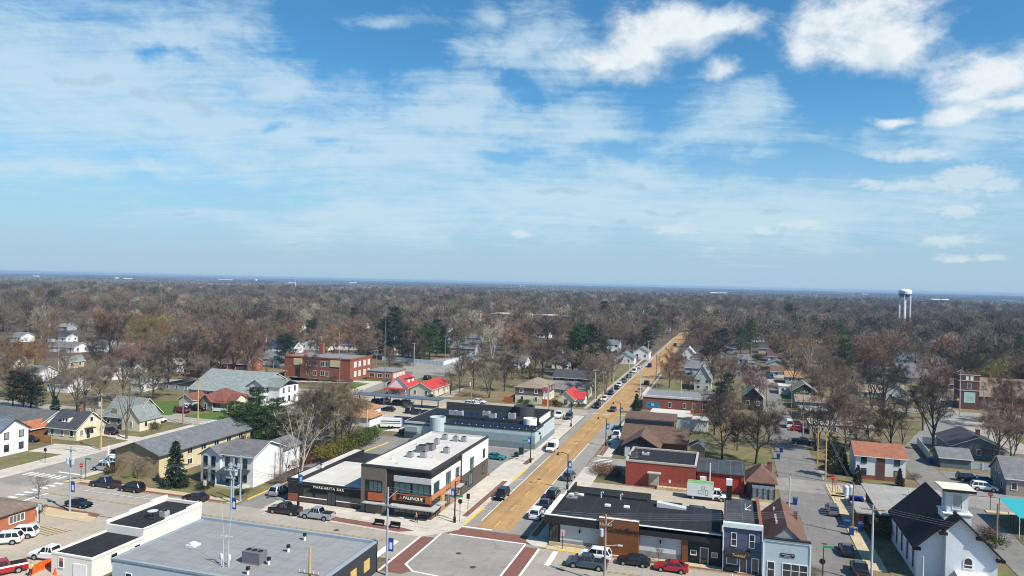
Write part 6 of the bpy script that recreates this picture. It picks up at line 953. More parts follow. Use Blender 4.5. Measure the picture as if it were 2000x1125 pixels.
m.build('lattice', mat('dull_mast_steel', (.20,.21,.22), .7), r); MB().tube([(0,0,24),(0,0,32)], [.09,.05], 6).build('antenna', mat('dull_mast_steel', (.20,.21,.22)), r)
def lamp(x, y, rz, label, h=6.8, banner=True):
    r = thing('street_lamp', label, 'street lamp', (x, y, .12), rz, 'black street lamps'); MB().lathe(0, 0, [(.24,0),(.24,.9),(.12,1.1),(.10,3.5),(.08,h)], 10).build('post', BLACKP, r)
    MB().tube([(0,0,h-.1),(.9,0,h+.25),(2.0,0,h+.2)], .05, 6).build('arm', BLACKP, r); MB().lathe(2.0, 0, [(.07,h+.25),(.12,h+.1),(.32,h-.25),(.30,h-.32)], 12).build('lamp_head', BLACKP, r)
    if banner: MB().box(-.75,-.1,-.02,.02,h-2.7,h-1.2).build('banner', mat('bright_blue_banner', (.03,.17,.45), .7, .2, 2), r); MB().box(-.6,-.25,-.035,.035,h-2.3,h-1.7).build('banner_emblem', mat('pale_blue_trim', (.6,.68,.7)), r)
for x, y, rz, lb in ((-42.3,109.6,0,'street lamp at the corner building by the brick crosswalk'),(-41,152,0,'street lamp before the solar-roofed building by the yellow kerb'),(-28.9,135,math.pi,'street lamp behind the long black restaurant'),(-28,174.7,math.pi,'street lamp beside the brown-roofed lodge'),(-28,199,math.pi,'street lamp by the cone-shaped evergreen'),(-41,194.5,0,'street lamp at the far corner of the solar-roofed building'),(-70.8,107.8,math.pi,'street lamp outside the low bar')): lamp(x, y, rz, lb)
def sign(px, py, label, plate, col, h=2.6, xy=None, name='road_sign', words=None):
    x, y = xy or g(px, py); r = thing(name, label, 'sign', (x, y, .1)); MB().tube([(0,0,0),(0,0,h)], .05, 6).build('post', DTRIM, r)
    if plate == 'oct': MB().extr([(.42*math.cos(R_(22.5+45*k)), h+.35+.42*math.sin(R_(22.5+45*k))) for k in range(8)], 'y', -.03, .03).build('plate', col, r)
    elif plate == 'diamond': MB().extr([(0,h-.5),(.55,h+.05),(0,h+.6),(-.55,h+.05)], 'y', -.03, .03).build('plate', col, r)
    elif plate == 'name': MB().box(-.1,1.3,-.03,.03,h,h+.32).build('plate', col, r)
    else: MB().box(-.3,.3,-.03,.03,h-.6,h+.3).build('plate', col, r)
    if words: text('sign_lettering', words, .26, (x, y-.04, .1+h+.35), (math.pi/2, 0, 0), WTRIM, r)
RS = mat('red_sign', (.45,.02,.02), .5); GS = mat('green_sign', (.02,.28,.13), .5); YS = mat('yellow_sign', (.75,.70,.02), .5)
sign(158,940,'red stop sign and green name plate at the side street corner','oct',RS,2.6,words='STOP'); sign(1626,962,'red stop sign at the alley crossing','oct',RS,2.5,words='STOP'); sign(1934,998,'red stop sign beside the turquoise sail playground','oct',RS,2.6,words='STOP'); sign(88,905,'black-backed sign on the lawn by the side street','oct',DTRIM,2.4); sign(1587,1135,'black-backed stop sign below the green name plate at bottom of alley','oct',DTRIM,2.6,xy=(13.1,104.6)); sign(890,1018,'black-backed sign at the corner lamp post','oct',DTRIM,3.0,xy=(-41.7,110.4))
sign(1587,1130,'green street name sign at the bottom of the alley','name',GS,4.6,xy=(13.3,105.3)); sign(161,932,'small green street name sign near the silver SUVs','name',GS,4.0,xy=(g(158,940)[0]+.4,g(158,940)[1]+.6)); sign(886,1020,'green street name sign by the corner lamp post','name',GS,4.0,xy=(-42.6,110.6)); sign(1021,893,'green name sign before the pale blue building','name',GS,3.6); sign(78,1018,'pale green and white parking sign by the brick office','plate',mat('pale_green_sign', (.55,.68,.66)),2.6,xy=g(77,1022)); sign(1871,800,'bright yellow diamond sign before the brick church','diamond',YS,3.2)
sign(901,1000,'slim black parking meter-like sign right of the corner lamp','plate',DTRIM,3.2,xy=(-41.8,114.5)); sign(1080,1072,'slim sign post at the restaurant corner with red and white plate','plate',mat('white_red_plate', (.7,.4,.38)),2.6,xy=(-22.9,104.4)); sign(400,962,'small white sign before the white house hedge','plate',WTRIM,1.8); sign(736,852,'grey sign post in the rear lot beside the hedge','plate',mat('galvanised', (.55,.56,.57)),2.4)
x, y = g(1098, 850); r = thing('flagpole', 'white flagpole with flag behind the pale blue building', 'flagpole', (-46, 187, 0)); MB().tube([(0,0,0),(0,0,12)], .07, 7).build('pole', WTRIM, r); MB().extr([(-1.7,10.6),(0,10.6),(0,11.7),(-1.0,11.75),(-1.7,11.5)], 'y', -.02, .02).build('flag', mat('striped_flag', (.45,.12,.14), .8, .5, 4, 'siding', per=.28, amp=.3), r); MB().extr([(-1.3,9.2),(0,9.2),(0,10.1),(-1.3,10.0)], 'y', -.02, .02).build('flag', mat('white_flag', (.7,.7,.72), .8, .2, 4), r)
# bins, benches, barriers
def bin_(px, py, label, col=(.02,.08,.30), xy=None, sc=1):
    x, y = xy or g(px, py); r = thing('wheelie_bin', label, 'bin', (x, y, .03), random.uniform(-.3,.3), 'blue wheelie bins', sc); m_ = mat('bin_%d' % int(col[2]*100), col, .5, .08); MB().add([(-.27,-.3,.08),(.27,-.3,.08),(.27,.3,.08),(-.27,.3,.08),(-.36,-.4,1.05),(.36,-.4,1.05),(.36,.4,1.05),(-.36,.4,1.05)], [(0,3,2,1),(4,5,6,7),(0,1,5,4),(1,2,6,5),(2,3,7,6),(3,0,4,7)]).build('body', m_, r); MB().box(-.38,.38,-.42,.42,1.05,1.13).build('lid', m_, r)
    for s in (-.25, .25): MB().tube([(s-.04,.33,.1),(s+.04,.33,.1)], .1, 8).build('wheel', TYRE, r)
random.seed(4)
for px, py, lb in ((1553,986,'blue wheelie bin on the alley by the plain grey pole'),(1526,884,'blue wheelie bin beside the alley grass, nearer of two uphill'),(1520,897,'second blue wheelie bin beside the alley grass'),(1655,1032,'blue wheelie bin at the pole with orange marker'),(1681,1038,'blue wheelie bin by the low hall hedge'),(1663,1046,'pale blue bin touching the marker pole'),(1817,905,'dark blue bin at the corner of grey garage'),(283,812,'blue wheelie bin beside the stone house drive'),(1734,876,'blue bin by the fourplex drive')): bin_(px, py, lb, sc=1.15)
for i, (px, py) in enumerate(((783,828),(778,830),(1411,975))): x, y = g(px, py); tag(MB().box(-1,1,-.7,.7,.1,1.3).box(-1.05,1.05,-.75,.75,1.3,1.4,1).build('dumpster', [mat('blue_bin', (.02,.10,.42)) if i < 2 else mat('green_bin', (.03,.20,.10)), mat('blue_bin', (.02,.10,.42)) if i < 2 else DTRIM], loc=(x, y, .03)), ('blue dumpster by the stock trailer, right one','blue dumpster by the stock trailer, left one','green dumpster with black lid at the front of the box truck')[i], 'dumpster')
tag(MB().box(-4.2,4.2,-.1,.1,0,2.2).box(-4.2,-4.1,-1.5,-.1,0,2.2).build('metal_screen', mat('dark_blue_ribbed_metal', (.03,.045,.09), .5, .1, 1, 'rib', per=.25), loc=(*g(800,830), 0)), 'dark ribbed metal screen wall behind the blue dumpsters', 'wall')
for i, (px, py) in enumerate(((740,1026),(771,1031))):
    x, y = g(px, py, .15); r = thing('bench', 'black metal bench on the brick strip, %s of two outside the corner building' % ('left', 'right')[i], 'bench', (x, y, .15)); MB().box(-.9,.9,-.25,.25,.42,.48).build('seat', BLACKP, r); MB().box(-.9,.9,.2,.26,.48,.95).build('backrest', BLACKP, r)
    for s in (-.8, .8): MB().box(s-.04,s+.04,-.25,.25,0,.42).build('leg', BLACKP, r)
for i, (px, py) in enumerate(((1076,1067),)): pass
for i, (px, py) in enumerate(((1018,888),(1009,893))): x, y = g(px, py); tag(MB().box(-.5,.5,-.4,.4,0,1.5-.5*i).box(-.55,.55,-.45,.45,1.5-.5*i,1.6-.5*i).build('utility_cabinet', mat('dark_green_cabinet', (.02,.045,.035), .5), loc=(x, y, .02)), ('tall','low')[i]+' dark green utility cabinet by the pale blue building lot', 'utility cabinet')
OB_ = mat('orange_barrier_plastic', (.72,.10,.015), .5, .08); pts = [g(60,1123), g(75,1115), g(92,1108), g(106,1104)]
for i, ((xa, ya), (xb, yb)) in enumerate(zip(pts, pts[1:])):
    L_ = math.hypot(xb-xa, yb-ya); tag(MB().extr([(-.3,0),(.3,0),(.2,.3),(.1,1.05),(-.1,1.05),(-.2,.3)], 'x', .02, L_-.05).build('traffic_barrier', OB_, loc=(xa, ya, .03)), 'orange plastic barrier section, %s from the hi-vis worker' % ('nearest', 'second', 'third')[i], 'barrier', 'orange barriers').rotation_euler = (0, 0, math.atan2(yb-ya, xb-xa))
for px, py, lb in ((117,1106,'orange cone at the white pickup wheel'),(108,1122,'orange cone below the barrier line'),(140,1122,'orange cone before the white garage door'),(955,930,'orange cone on the kerb beside the corner building'),(178+1000,884,'red hydrant-like cone near the brown-roofed lodge')): x, y = g(px, py); r = tag(MB().box(-.28,.28,-.28,.28,0,.06).lathe(0, 0, [(.2,.06),(.06,.8),(.03,.82)], 10).build('traffic_cone', OB_, loc=(x, y, .03)), lb, 'cone', 'orange cones')
# ---------------------------------------------------------------- people
SKIN = mat('skin', (.45,.27,.19), .6, .05)
def skin_mesh(name, pts, edges, radii, mt, parent, root=0):
    me = bpy.data.meshes.new(name); me.from_pydata(pts, edges, []); me.materials.append(mt); o = bpy.data.objects.new(name, me); COL.objects.link(o); o.parent = parent
    o.modifiers.new('skin', 'SKIN'); o.modifiers.new('sub', 'SUBSURF').levels = 1; o.modifiers['sub'].render_levels = 1
    for i, sv in enumerate(me.skin_vertices[0].data): sv.radius = radii[i] if isinstance(radii[i], tuple) else (radii[i],)*2; sv.use_root = i == root
    return o
def person(x, y, rz, label, shirt, trousers, hair, stride=.12, reach=0.0, extra=None):
    r = thing('person', label, 'person', (x, y, .15), rz); P = {}; pts = []; rad = []; ed = []
    def v(p, rr, frm=None):
        pts.append(p); rad.append(rr)
        if frm is not None: ed.append((frm, len(pts)-1))
        return len(pts)-1
    pel = v((0,0,.95), (.15,.11)); ch = v((.02,0,1.3), (.17,.12), pel); nk = v((.03,0,1.5), .06, ch); hd = v((.05,0,1.62), .085, nk); tp = v((.05,0,1.74), .075, hd); v((.14,0,1.63), .02, hd); arms = []; legs = []
    for s in (-1, 1):
        sh = v((.02, s*.19, 1.42), .06, ch); el = v((-.02+s*stride*.6+reach*.1, s*.25, 1.14), .045, sh); wr = v((.1+s*stride*.8+reach*.2, s*.24, .90+reach*.1), .032, el); pa = v((.13+s*stride*.8+reach*.22, s*.24, .83+reach*.1), .034, wr); arms.append((sh, el, wr))
        for k in range(4): f1 = v((pts[pa][0]+.03, pts[pa][1]-.03+.02*k, pts[pa][2]-.05), .010, pa); v((pts[pa][0]+.05, pts[pa][1]-.03+.02*k, pts[pa][2]-.08-.008*(k in (1, 2))), .009, f1)
        v((pts[pa][0]+.05, pts[pa][1]-s*.05, pts[pa][2]-.01), .010, pa)
        hp = v((0, s*.1, .88), .095, pel); kn = v((.05-s*stride*.8, s*.11, .48), .06, hp); an = v((-.02-s*stride*1.9, s*.11, .09), .042, kn); v((.13-s*stride*1.9, s*.12, .04), .04, an); legs.append((hp, kn, an))
    skin_mesh('body', pts, ed, rad, SKIN, r)
    q = [pts[pel], pts[ch], (.025, 0, 1.46)]; e = [(0,1),(1,2)]; rr = [(.19,.15),(.21,.16),.085]
    for sh, el, wr in arms:
        n = len(q); mid = tuple((a*.3+b*.7) for a, b in zip(pts[sh], pts[el])); q += [pts[sh], mid]; e += [(1,n),(n,n+1)]; rr += [.085,.075]
    skin_mesh('shirt', q, e, rr, shirt, r, 0)
    q = [(0,0,.93)]; e = []; rr = [(.18,.14)]
    for hp, kn, an in legs: n = len(q); q += [pts[hp], pts[kn], (pts[an][0], pts[an][1], .12)]; e += [(0,n),(n,n+1),(n+1,n+2)]; rr += [.125,.095,.075]
    skin_mesh('trousers', q, e, rr, trousers, r, 0)
    skin_mesh('hair', [(.035,0,1.66),(.03,0,1.765)], [(0,1)], [.088,.07], hair, r, 0)
    for s in (-.03, .03): MB().lathe(0, 0, [(.001,-.012),(.012,0),(.001,.012)], 8).build('eye', DTRIM, r, (.135, s, 1.655))
    return r
person(*g(60,1127), 2.6, 'worker in bright yellow shirt bending by the orange barrier', mat('hi_vis_yellow', (.70,.75,.05), .8), mat('dark_trousers', (.03,.035,.05)), mat('dark_hair', (.05,.03,.02)), .05, 1.0)
person(*g(813,1022), math.pi, 'person in dark clothes walking past the corner building', mat('black_shirt', (.015,.015,.018)), mat('grey_trousers', (.03,.03,.033)), mat('dark_hair', (.05,.03,.02)), .16)
# wires
def wire(p, q, label, group, sag=.6, r=.016):
    p, q = Vector(p), Vector(q); pts = [p.lerp(q, t/10)-Vector((0, 0, 4*sag*(t/10)*(1-t/10))) for t in range(11)]
    tag(MB().tube(pts, r, 4, cap=False).build('overhead_wire', WIREM), label, 'wire', group)
WIREM = mat('wire_grey', (.20,.20,.21), .5, .02)
def run(a, b, nm, n=3, dz=.25, w=1.1):
    for k in range(n):
        d = (k-(n-1)/2)*w; wire((a[0]+d*.25, a[1]+d*.9, a[2]-dz), (b[0]+d*.25, b[1]+d*.9, b[2]-dz), 'one of the thin grey wires strung '+nm, 'wires '+nm)
PB_ = (*PB_[:2], 10); run(PA, PB_, 'from the banner pole to the grey roof pole'); run(PB_, PC, 'above the grey roof to the crosswalk pole'); run(PC, PD, 'from the crosswalk pole to the wood panel pole'); run(PD, PE, 'before the shop fronts to the church pole', 4); run(PE, (52, 100, 10), 'in front of the white church', 3); run((-150, 92, 11), PA, 'left of the banner pole')
run(PE, P6, 'from church pole to marker pole', 2); run(P6, P9, 'along the alley', 2); run(P10, P11, 'along the left side street', 2); run((-134.5, 99, 12), P10, 'to the dormer house pole', 2); run(P11, (-134, 205, 12), 'behind the bungalow', 2); run((-215, 157, 9), P12, 'left along the back street', 2); run(P14, P15, 'along the second street', 2, .3, .6); run(P13, P14, 'over the solar roof', 1); run((-133, 212, 10), P14, 'past the red roofs', 2, .3, .6)
# ---------------------------------------------------------------- trees
def bark(name, rgb): return mat('bark_'+name, rgb, .95, .25, 3)
def twig(name, rgb): return mat('twigs_'+name, rgb, .95, .3, .5, objvar=.22)
BARK = {'grey': bark('grey', (.11,.092,.075)), 'dark': bark('dark', (.055,.045,.04)), 'pale': bark('pale', (.42,.38,.32))}
TWIG = {'brown': twig('brown', (.185,.132,.088)), 'grey': twig('grey', (.17,.142,.108)), 'dark': twig('dark', (.072,.058,.046)), 'russet': twig('russet', (.25,.14,.072)), 'pink': twig('pink', (.225,.150,.120)), 'pale': twig('pale', (.34,.29,.21)), 'olive': twig('olive', (.20,.175,.065)), 'maroon': twig('maroon', (.11,.05,.048))}
NEED = {'green': mat('needles_green', (.035,.075,.024), .9, .35, .7, objvar=.2), 'blue': mat('needles_dark', (.018,.038,.022), .9, .35, .7, objvar=.2), 'bright': mat('needles_bright', (.052,.092,.022), .9, .4, .6, objvar=.15), 'rust': mat('needles_rust', (.10,.075,.03), .9, .4, .6)}
def rdir(rnd):
    z = rnd.uniform(-1, 1); a = rnd.uniform(0, 6.2832); s = math.sqrt(1-z*z); return Vector((s*math.cos(a), s*math.sin(a), z))
def sliver(m, p, d, L_, w, rnd):
    d = d.normalized(); s = d.cross(rdir(rnd))
    if s.length < 1e-3: return
    s = s.normalized()*w; q = p+d*L_; m.add([tuple(p-s), tuple(p+s), tuple(q)], [(0, 1, 2)])
def bare(seed, h=15, R=5.5, n1=7, n2=6, n3=5, nt=18, tl=1.3, tw=.022, lo=.22, flat=1.0, multi=1):
    rnd = random.Random(seed); T = MB(); C = MB(); cz = h*(lo+1)/2; rz = h*(1-lo)/2
    tips = []
    for k in range(multi):
        ox = Vector((0, 0, 0)) if multi == 1 else Vector((rnd.uniform(-.4, .4), rnd.uniform(-.4, .4), 0)); a0 = k*6.28/multi+rnd.random()
        lean = Vector((math.cos(a0), math.sin(a0), 0))*(0 if multi == 1 else R*.45)
        top = ox+lean+Vector((rnd.uniform(-.4, .4), rnd.uniform(-.4, .4), h*.9)); r0 = h*.019/(multi**.4)
        tr = [ox, ox.lerp(top, .3)+Vector((rnd.uniform(-.2, .2), rnd.uniform(-.2, .2), 0)), ox.lerp(top, .62)+Vector((rnd.uniform(-.4, .4), rnd.uniform(-.4, .4), 0)), top]
        T.tube([tuple(p) for p in tr], [r0, r0*.78, r0*.42, r0*.08], 7)
        def at(t): t = min(.999, max(0, t))*3; i = int(t); return tr[i].lerp(tr[i+1], t-i)
        for i in range(n1):
            f = (i+.5)/n1; a = i*2.4+seed+rnd.uniform(-.3, .3)+k; el = rnd.uniform(-.25, .95) if f < .75 else rnd.uniform(.7, 1.3)
            rr = rnd.uniform(.72, 1.08); ce = math.cos(el)
            tip = Vector((math.cos(a)*ce*R*rr, math.sin(a)*ce*R*rr, cz+math.sin(el)*rz*rr*flat))+lean*.6
            b = at(.18+.5*f*(1-.3*rnd.random())); mid = b.lerp(tip, .5)+Vector((0, 0, -h*.03 if el > .6 else h*.05)); rb = r0*(.5-.2*f)
            T.tube([tuple(b), tuple(mid), tuple(tip)], [rb, rb*.6, rb*.12], 5, cap=False)
            for j in range(n2):
                t = rnd.uniform(.3, 1); p = b.lerp(mid, t*2) if t < .5 else mid.lerp(tip, t*2-1)
                d = (tip-b).normalized()*.6+rdir(rnd); d.z += .35; q = p+d.normalized()*R*rnd.uniform(.22, .48); rs = rb*.30*(1.1-t*.6)
                C.tube([tuple(p), tuple(p.lerp(q, .5)+rdir(rnd)*.12), tuple(q)], [rs, rs*.7, rs*.25], 3, cap=False)
                for l in range(n3):
                    u = rnd.uniform(.25, 1); p2 = p.lerp(q, u); d2 = (q-p).normalized()*.7+rdir(rnd); d2.z += .25; q2 = p2+d2.normalized()*R*rnd.uniform(.12, .26)
                    C.tube([tuple(p2), tuple(q2)], [rs*.35, rs*.12], 3, cap=False)
                    for w in range(nt): sliver(C, p2.lerp(q2, rnd.uniform(.1, 1)), (q2-p2).normalized()*.6+rdir(rnd)+Vector((0, 0, .2)), tl*rnd.uniform(.5, 1.2), tw*rnd.uniform(.7, 1.3), rnd)
    return T, C
def spruce(seed, h=10, R=3, n=26, k=11, lo=.05, dens=9, droop=-.25):
    rnd = random.Random(seed); T = MB().tube([(0,0,0),(0,0,h*.97)], [h*.016, .02], 7); C = MB()
    for i in range(n):
        f = i/n; z = h*(lo+(1-lo)*f); r = R*(1-f)**.85*rnd.uniform(.8, 1.08)+.12
        for j in range(max(4, int(k*(1-f*.6)))):
            a = rnd.uniform(0, 6.28); L_ = r*rnd.uniform(.7, 1.1); e = Vector((math.cos(a)*L_, math.sin(a)*L_, z+droop*L_)); b = Vector((0, 0, z+.1))
            for s in range(dens):
                p = b.lerp(e, rnd.uniform(.25, 1)); d = (e-b).normalized()*.8+rdir(rnd)*.8; w = .14*rnd.uniform(.7, 1.3); sliver(C, p, d, rnd.uniform(.4, .8), w, rnd)
    return T, C
def pine(seed, h=15, R=4.5, nb=38, dens=100):
    rnd = random.Random(seed); T = MB().tube([(0,0,0),(.2,0,h*.5),(0,.1,h*.96)], [h*.017, h*.012, .04], 7); C = MB()
    for i in range(nb):
        f = (i+rnd.random())/nb; z = h*(.16+.82*f); a = i*2.4+rnd.uniform(-.4, .4); r = R*(1-.72*f)*rnd.uniform(.6, 1.12)*(1 if f > .12 else .75)+.5
        e = Vector((math.cos(a)*r, math.sin(a)*r, z+r*.16)); b = Vector((0, 0, z-.3)); T.tube([tuple(b), tuple(e)], [.07, .02], 4, cap=False)
        for s in range(dens):
            t = rnd.uniform(.35, 1.05); p = b.lerp(e, t)+Vector((rnd.gauss(0, .55), rnd.gauss(0, .55), rnd.gauss(.1, .22))); d = (e-b).normalized()*.4+rdir(rnd)+Vector((0, 0, .5)); sliver(C, p, d, rnd.uniform(.4, .85), .10*rnd.uniform(.6, 1.3), rnd)
    return T, C
def bush(seed, R=1.5, h=1.8, n=900, leaf=.16, w=.05):
    rnd = random.Random(seed); C = MB(); lobes = [(rdir(rnd)*R*.45, rnd.uniform(.5, .8)*R) for _ in range(7)]
    for i in range(n):
        c, r = rnd.choice(lobes); p = c+rdir(rnd)*r*rnd.random()**.4; p = Vector((p.x, p.y, h*.5+p.z*h*.42/R))
        if p.z < .02: p.z = rnd.uniform(.02, .4)
        sliver(C, p, rdir(rnd)+Vector((0, 0, .6)), leaf*rnd.uniform(.8, 2), w*rnd.uniform(.7, 1.4), rnd)
    return C
def pack(tc, nm): T, C = tc; return (T.mesh('trunk', BARK['grey']), C.mesh('crown', TWIG['brown']))
BARE = [pack(bare(s, *p), s) for s, p in enumerate((((15,6.8,9,6,5,18,1.35,.028)), ((16,7.2,10,6,5,17,1.4,.028)), ((14,6.3,9,6,5,18,1.25,.027)), ((17,6.2,10,6,5,17,1.3,.027,.3)), ((13,6.8,9,6,5,18,1.3,.028,.15,.9)), ((15,6.0,5,5,5,11,1.25,.022,.2,1,3))))]
MID = [pack(bare(20+s, *p), s) for s, p in enumerate(((15,7.0,8,6,4,11,1.9,.06), (16,7.6,9,6,4,10,2.0,.06,.2), (14,6.4,8,6,4,11,1.8,.06), (17,6.6,9,6,4,10,2.0,.06,.3), (15,7.6,9,6,4,10,2.0,.06,.15,.85)))]
THIN = [pack(bare(40+s, *p), s) for s, p in enumerate(((15,4.6,6,5,4,5,1.2,.022), (14,5.2,5,5,4,5,1.3,.022,.25,1,2)))]
SMALLT = [pack(bare(60+s, 5, 1.8, 7, 5, 4, 7, .55, .012, .28), s) for s in range(2)]
SPR = [pack(spruce(1, 10, 3.2, 30, 13, .05, 13), 0), pack(spruce(2, 9, 3.1, 26, 13, .02, 13), 0)]; PIN = [pack(pine(1), 0), pack(pine(2, 17, 4.2, 36), 0), pack(pine(3, 13, 5.4, 34, 120), 0)]
TREES = []
def tree(x, y, protos, tw, sc, name, what, bk='grey', label=None, rnd=random, sz=None, group=None, cat='tree'):
    t, c = rnd.choice(protos) if len(protos) > 1 else protos[0]
    r = thing(name, label or '', cat, (x, y, 0), rnd.uniform(0, 6.28), group, (sc*rnd.uniform(.92, 1.08), sc*rnd.uniform(.92, 1.08), sz or sc)); r['what'] = what
    link('trunk', t, r, mt=BARK[bk]); link('crown', c, r, mt=TWIG[tw] if tw in TWIG else NEED[tw]); TREES.append((r, x, y, sc)); return r
random.seed(11)
def TP(px, py, top, protos, tw, what, h0=15, bk='grey', label=None, name='bare_tree', wide=None):
    x, y = g(px, py); lo_, hi_ = 1, 60
    for _ in range(40):
        md = (lo_+hi_)/2
        if proj(x, y, md)[1] > top: lo_ = md
        else: hi_ = md
    return tree(x, y, protos, tw, (wide or lo_/h0), name, what, bk, label, sz=lo_/h0)
# hand-placed trees: base pixel, top pixel
TP(342,950,860,[SPR[0]],'blue','dark cone-shaped spruce',10,'dark','dark cone-shaped spruce before the cream apartment block','spruce_tree'); 
for px, py, top in ((455,866,792),(478,872,778),(500,868,768),(520,872,780),(540,862,786),(558,872,812),(485,850,786)): TP(px,py,top,PIN,'bright' if px % 2 else 'green','bushy green pine',15,'dark',None,'pine_tree',wide=.92)
TP(586,935,772,[THIN[1]],'pale','pale-barked bare tree',15,'pale','pale-barked forked bare tree right of the white two-storey house')
for px, py, top, tw in ((600,872,765,'brown'),(628,878,748,'grey'),(655,868,745,'brown'),(612,855,760,'dark'),(640,850,742,'grey'),(668,862,757,'olive'),(585,862,790,'grey'),(680,880,785,'brown'),(632,890,790,'dark')): TP(px,py,top,BARE[:5],tw,'dense bare thicket tree',wide=.95)
TP(247,857,735,THIN,'pale','thin grey bare tree',15,'grey','thin grey bare tree by the drive of the stone house'); TP(76,975,925,SMALLT,'grey','small street tree',5); TP(247,922,880,SMALLT,'pink','round purplish bare tree',5,wide=1.7); TP(270,935,884,SMALLT,'pink','round purplish bare tree',5,wide=1.8); TP(405,945,900,SMALLT,'grey','small grey bare tree',5); TP(1076,838,812,SMALLT,'maroon','small reddish bare tree',5); TP(1286,1098,1062,SMALLT,'grey','small street tree',5,label='small leafless street tree before the pale restaurant panel')
for px, py, top, tw, pr in ((105,815,690,'grey',THIN),(150,818,705,'grey',BARE),(165,810,700,'brown',THIN),(192,790,690,'brown',BARE),(240,785,680,'pink',BARE),(275,785,690,'grey',BARE),(300,780,665,'dark',BARE),(330,762,650,'dark',BARE),(70,735,650,'russet',BARE),(40,745,660,'russet',BARE),(15,720,640,'brown',BARE),(215,705,620,'dark',BARE),(160,668,610,'grey',BARE),(410,745,650,'dark',BARE),(430,742,660,'brown',BARE),(485,742,640,'brown',BARE),(455,735,650,'russet',BARE),(520,745,690,'brown',THIN),(603,745,690,'dark',BARE),(632,712,640,'brown',BARE),(545,685,640,'brown',BARE),(255,690,630,'olive',BARE),(285,690,625,'olive',BARE),(310,700,640,'olive',BARE),(340,690,630,'brown',BARE),(130,760,690,'brown',THIN),(225,820,745,'grey',THIN),(180,835,760,'grey',THIN),(60,800,720,'dark',BARE),(20,775,690,'brown',BARE),(90,700,632,'brown',BARE),(125,735,668,'pink',BARE),(190,735,655,'dark',BARE),(255,735,660,'russet',BARE),(290,742,668,'brown',BARE),(365,725,655,'dark',BARE),(395,765,690,'grey',BARE),(470,770,715,'grey',THIN),(500,715,650,'brown',BARE),(575,690,635,'russet',BARE),(700,712,650,'dark',BARE),(730,700,645,'brown',BARE),(900,735,668,'dark',BARE),(1035,760,695,'dark',BARE),(1100,745,680,'grey',BARE),(1195,745,680,'brown',BARE),(1235,690,640,'dark',BARE),(1355,700,650,'brown',BARE),(1430,740,690,'grey',BARE),(1600,790,725,'brown',BARE),(1745,765,695,'dark',BARE),(1815,770,690,'pink',BARE),
    (956,778,690,'grey',BARE),(925,760,690,'dark',BARE),(898,765,700,'brown',BARE),(880,770,715,'dark',THIN),(985,765,690,'dark',BARE),(1000,742,670,'grey',BARE),(1010,725,665,'dark',BARE),(1060,742,672,'dark',BARE),(1045,730,668,'grey',BARE),(1085,725,665,'dark',BARE),(1165,780,690,'grey',BARE),(1182,770,680,'pink',THIN),(1150,760,690,'dark',THIN),(960,700,620,'pale',BARE),(985,690,610,'pale',THIN),(940,690,625,'olive',BARE),
    (1307,757,684,'russet',BARE),(1345,775,725,'brown',BARE),(1322,742,680,'brown',BARE),(1410,897,772,'dark',BARE),(1476,906,770,'dark',BARE),(1440,880,790,'brown',BARE),(1395,850,775,'dark',BARE),(1500,870,770,'brown',BARE),(1480,800,720,'pink',BARE),(1465,790,715,'maroon',BARE),(1425,820,745,'brown',BARE),(1385,820,760,'dark',BARE),
    (1592,880,770,'dark',BARE),(1620,885,768,'brown',BARE),(1650,880,785,'pink',BARE),(1695,880,785,'brown',BARE),(1740,885,785,'dark',BARE),(1672,872,780,'pink',BARE),(1762,885,800,'brown',THIN),(1822,882,745,'dark',[BARE[3]]),(1950,905,790,'pink',BARE),(1975,900,800,'pink',BARE),(1985,880,790,'maroon',BARE),(1930,860,800,'brown',THIN),(1660,830,765,'pink',BARE),(1625,775,700,'brown',BARE),(1650,800,720,'brown',BARE),(1725,815,700,'dark',BARE),(1700,790,690,'dark',BARE),(1690,735,660,'pink',BARE),(1600,730,680,'pink',BARE),(1770,810,755,'brown',THIN),(1795,805,760,'brown',THIN),(1890,780,700,'dark',BARE),(1860,740,680,'brown',BARE),(1960,760,690,'dark',BARE),(1925,745,680,'grey',BARE),(1990,770,690,'brown',BARE),(1580,735,650,'pale',THIN),(1560,700,630,'grey',BARE),(1620,690,640,'russet',BARE),(1640,700,655,'russet',BARE)):
    TP(px,py,top,pr,tw,{'grey':'grey bare tree','dark':'dark bare tree','brown':'brown bare tree','russet':'russet bare tree','pink':'purplish bare tree','pale':'pale-barked bare tree','olive':'olive-budding tree','maroon':'reddish bare tree'}[tw],15,'pale' if tw == 'pale' else 'dark' if tw == 'dark' else 'grey')
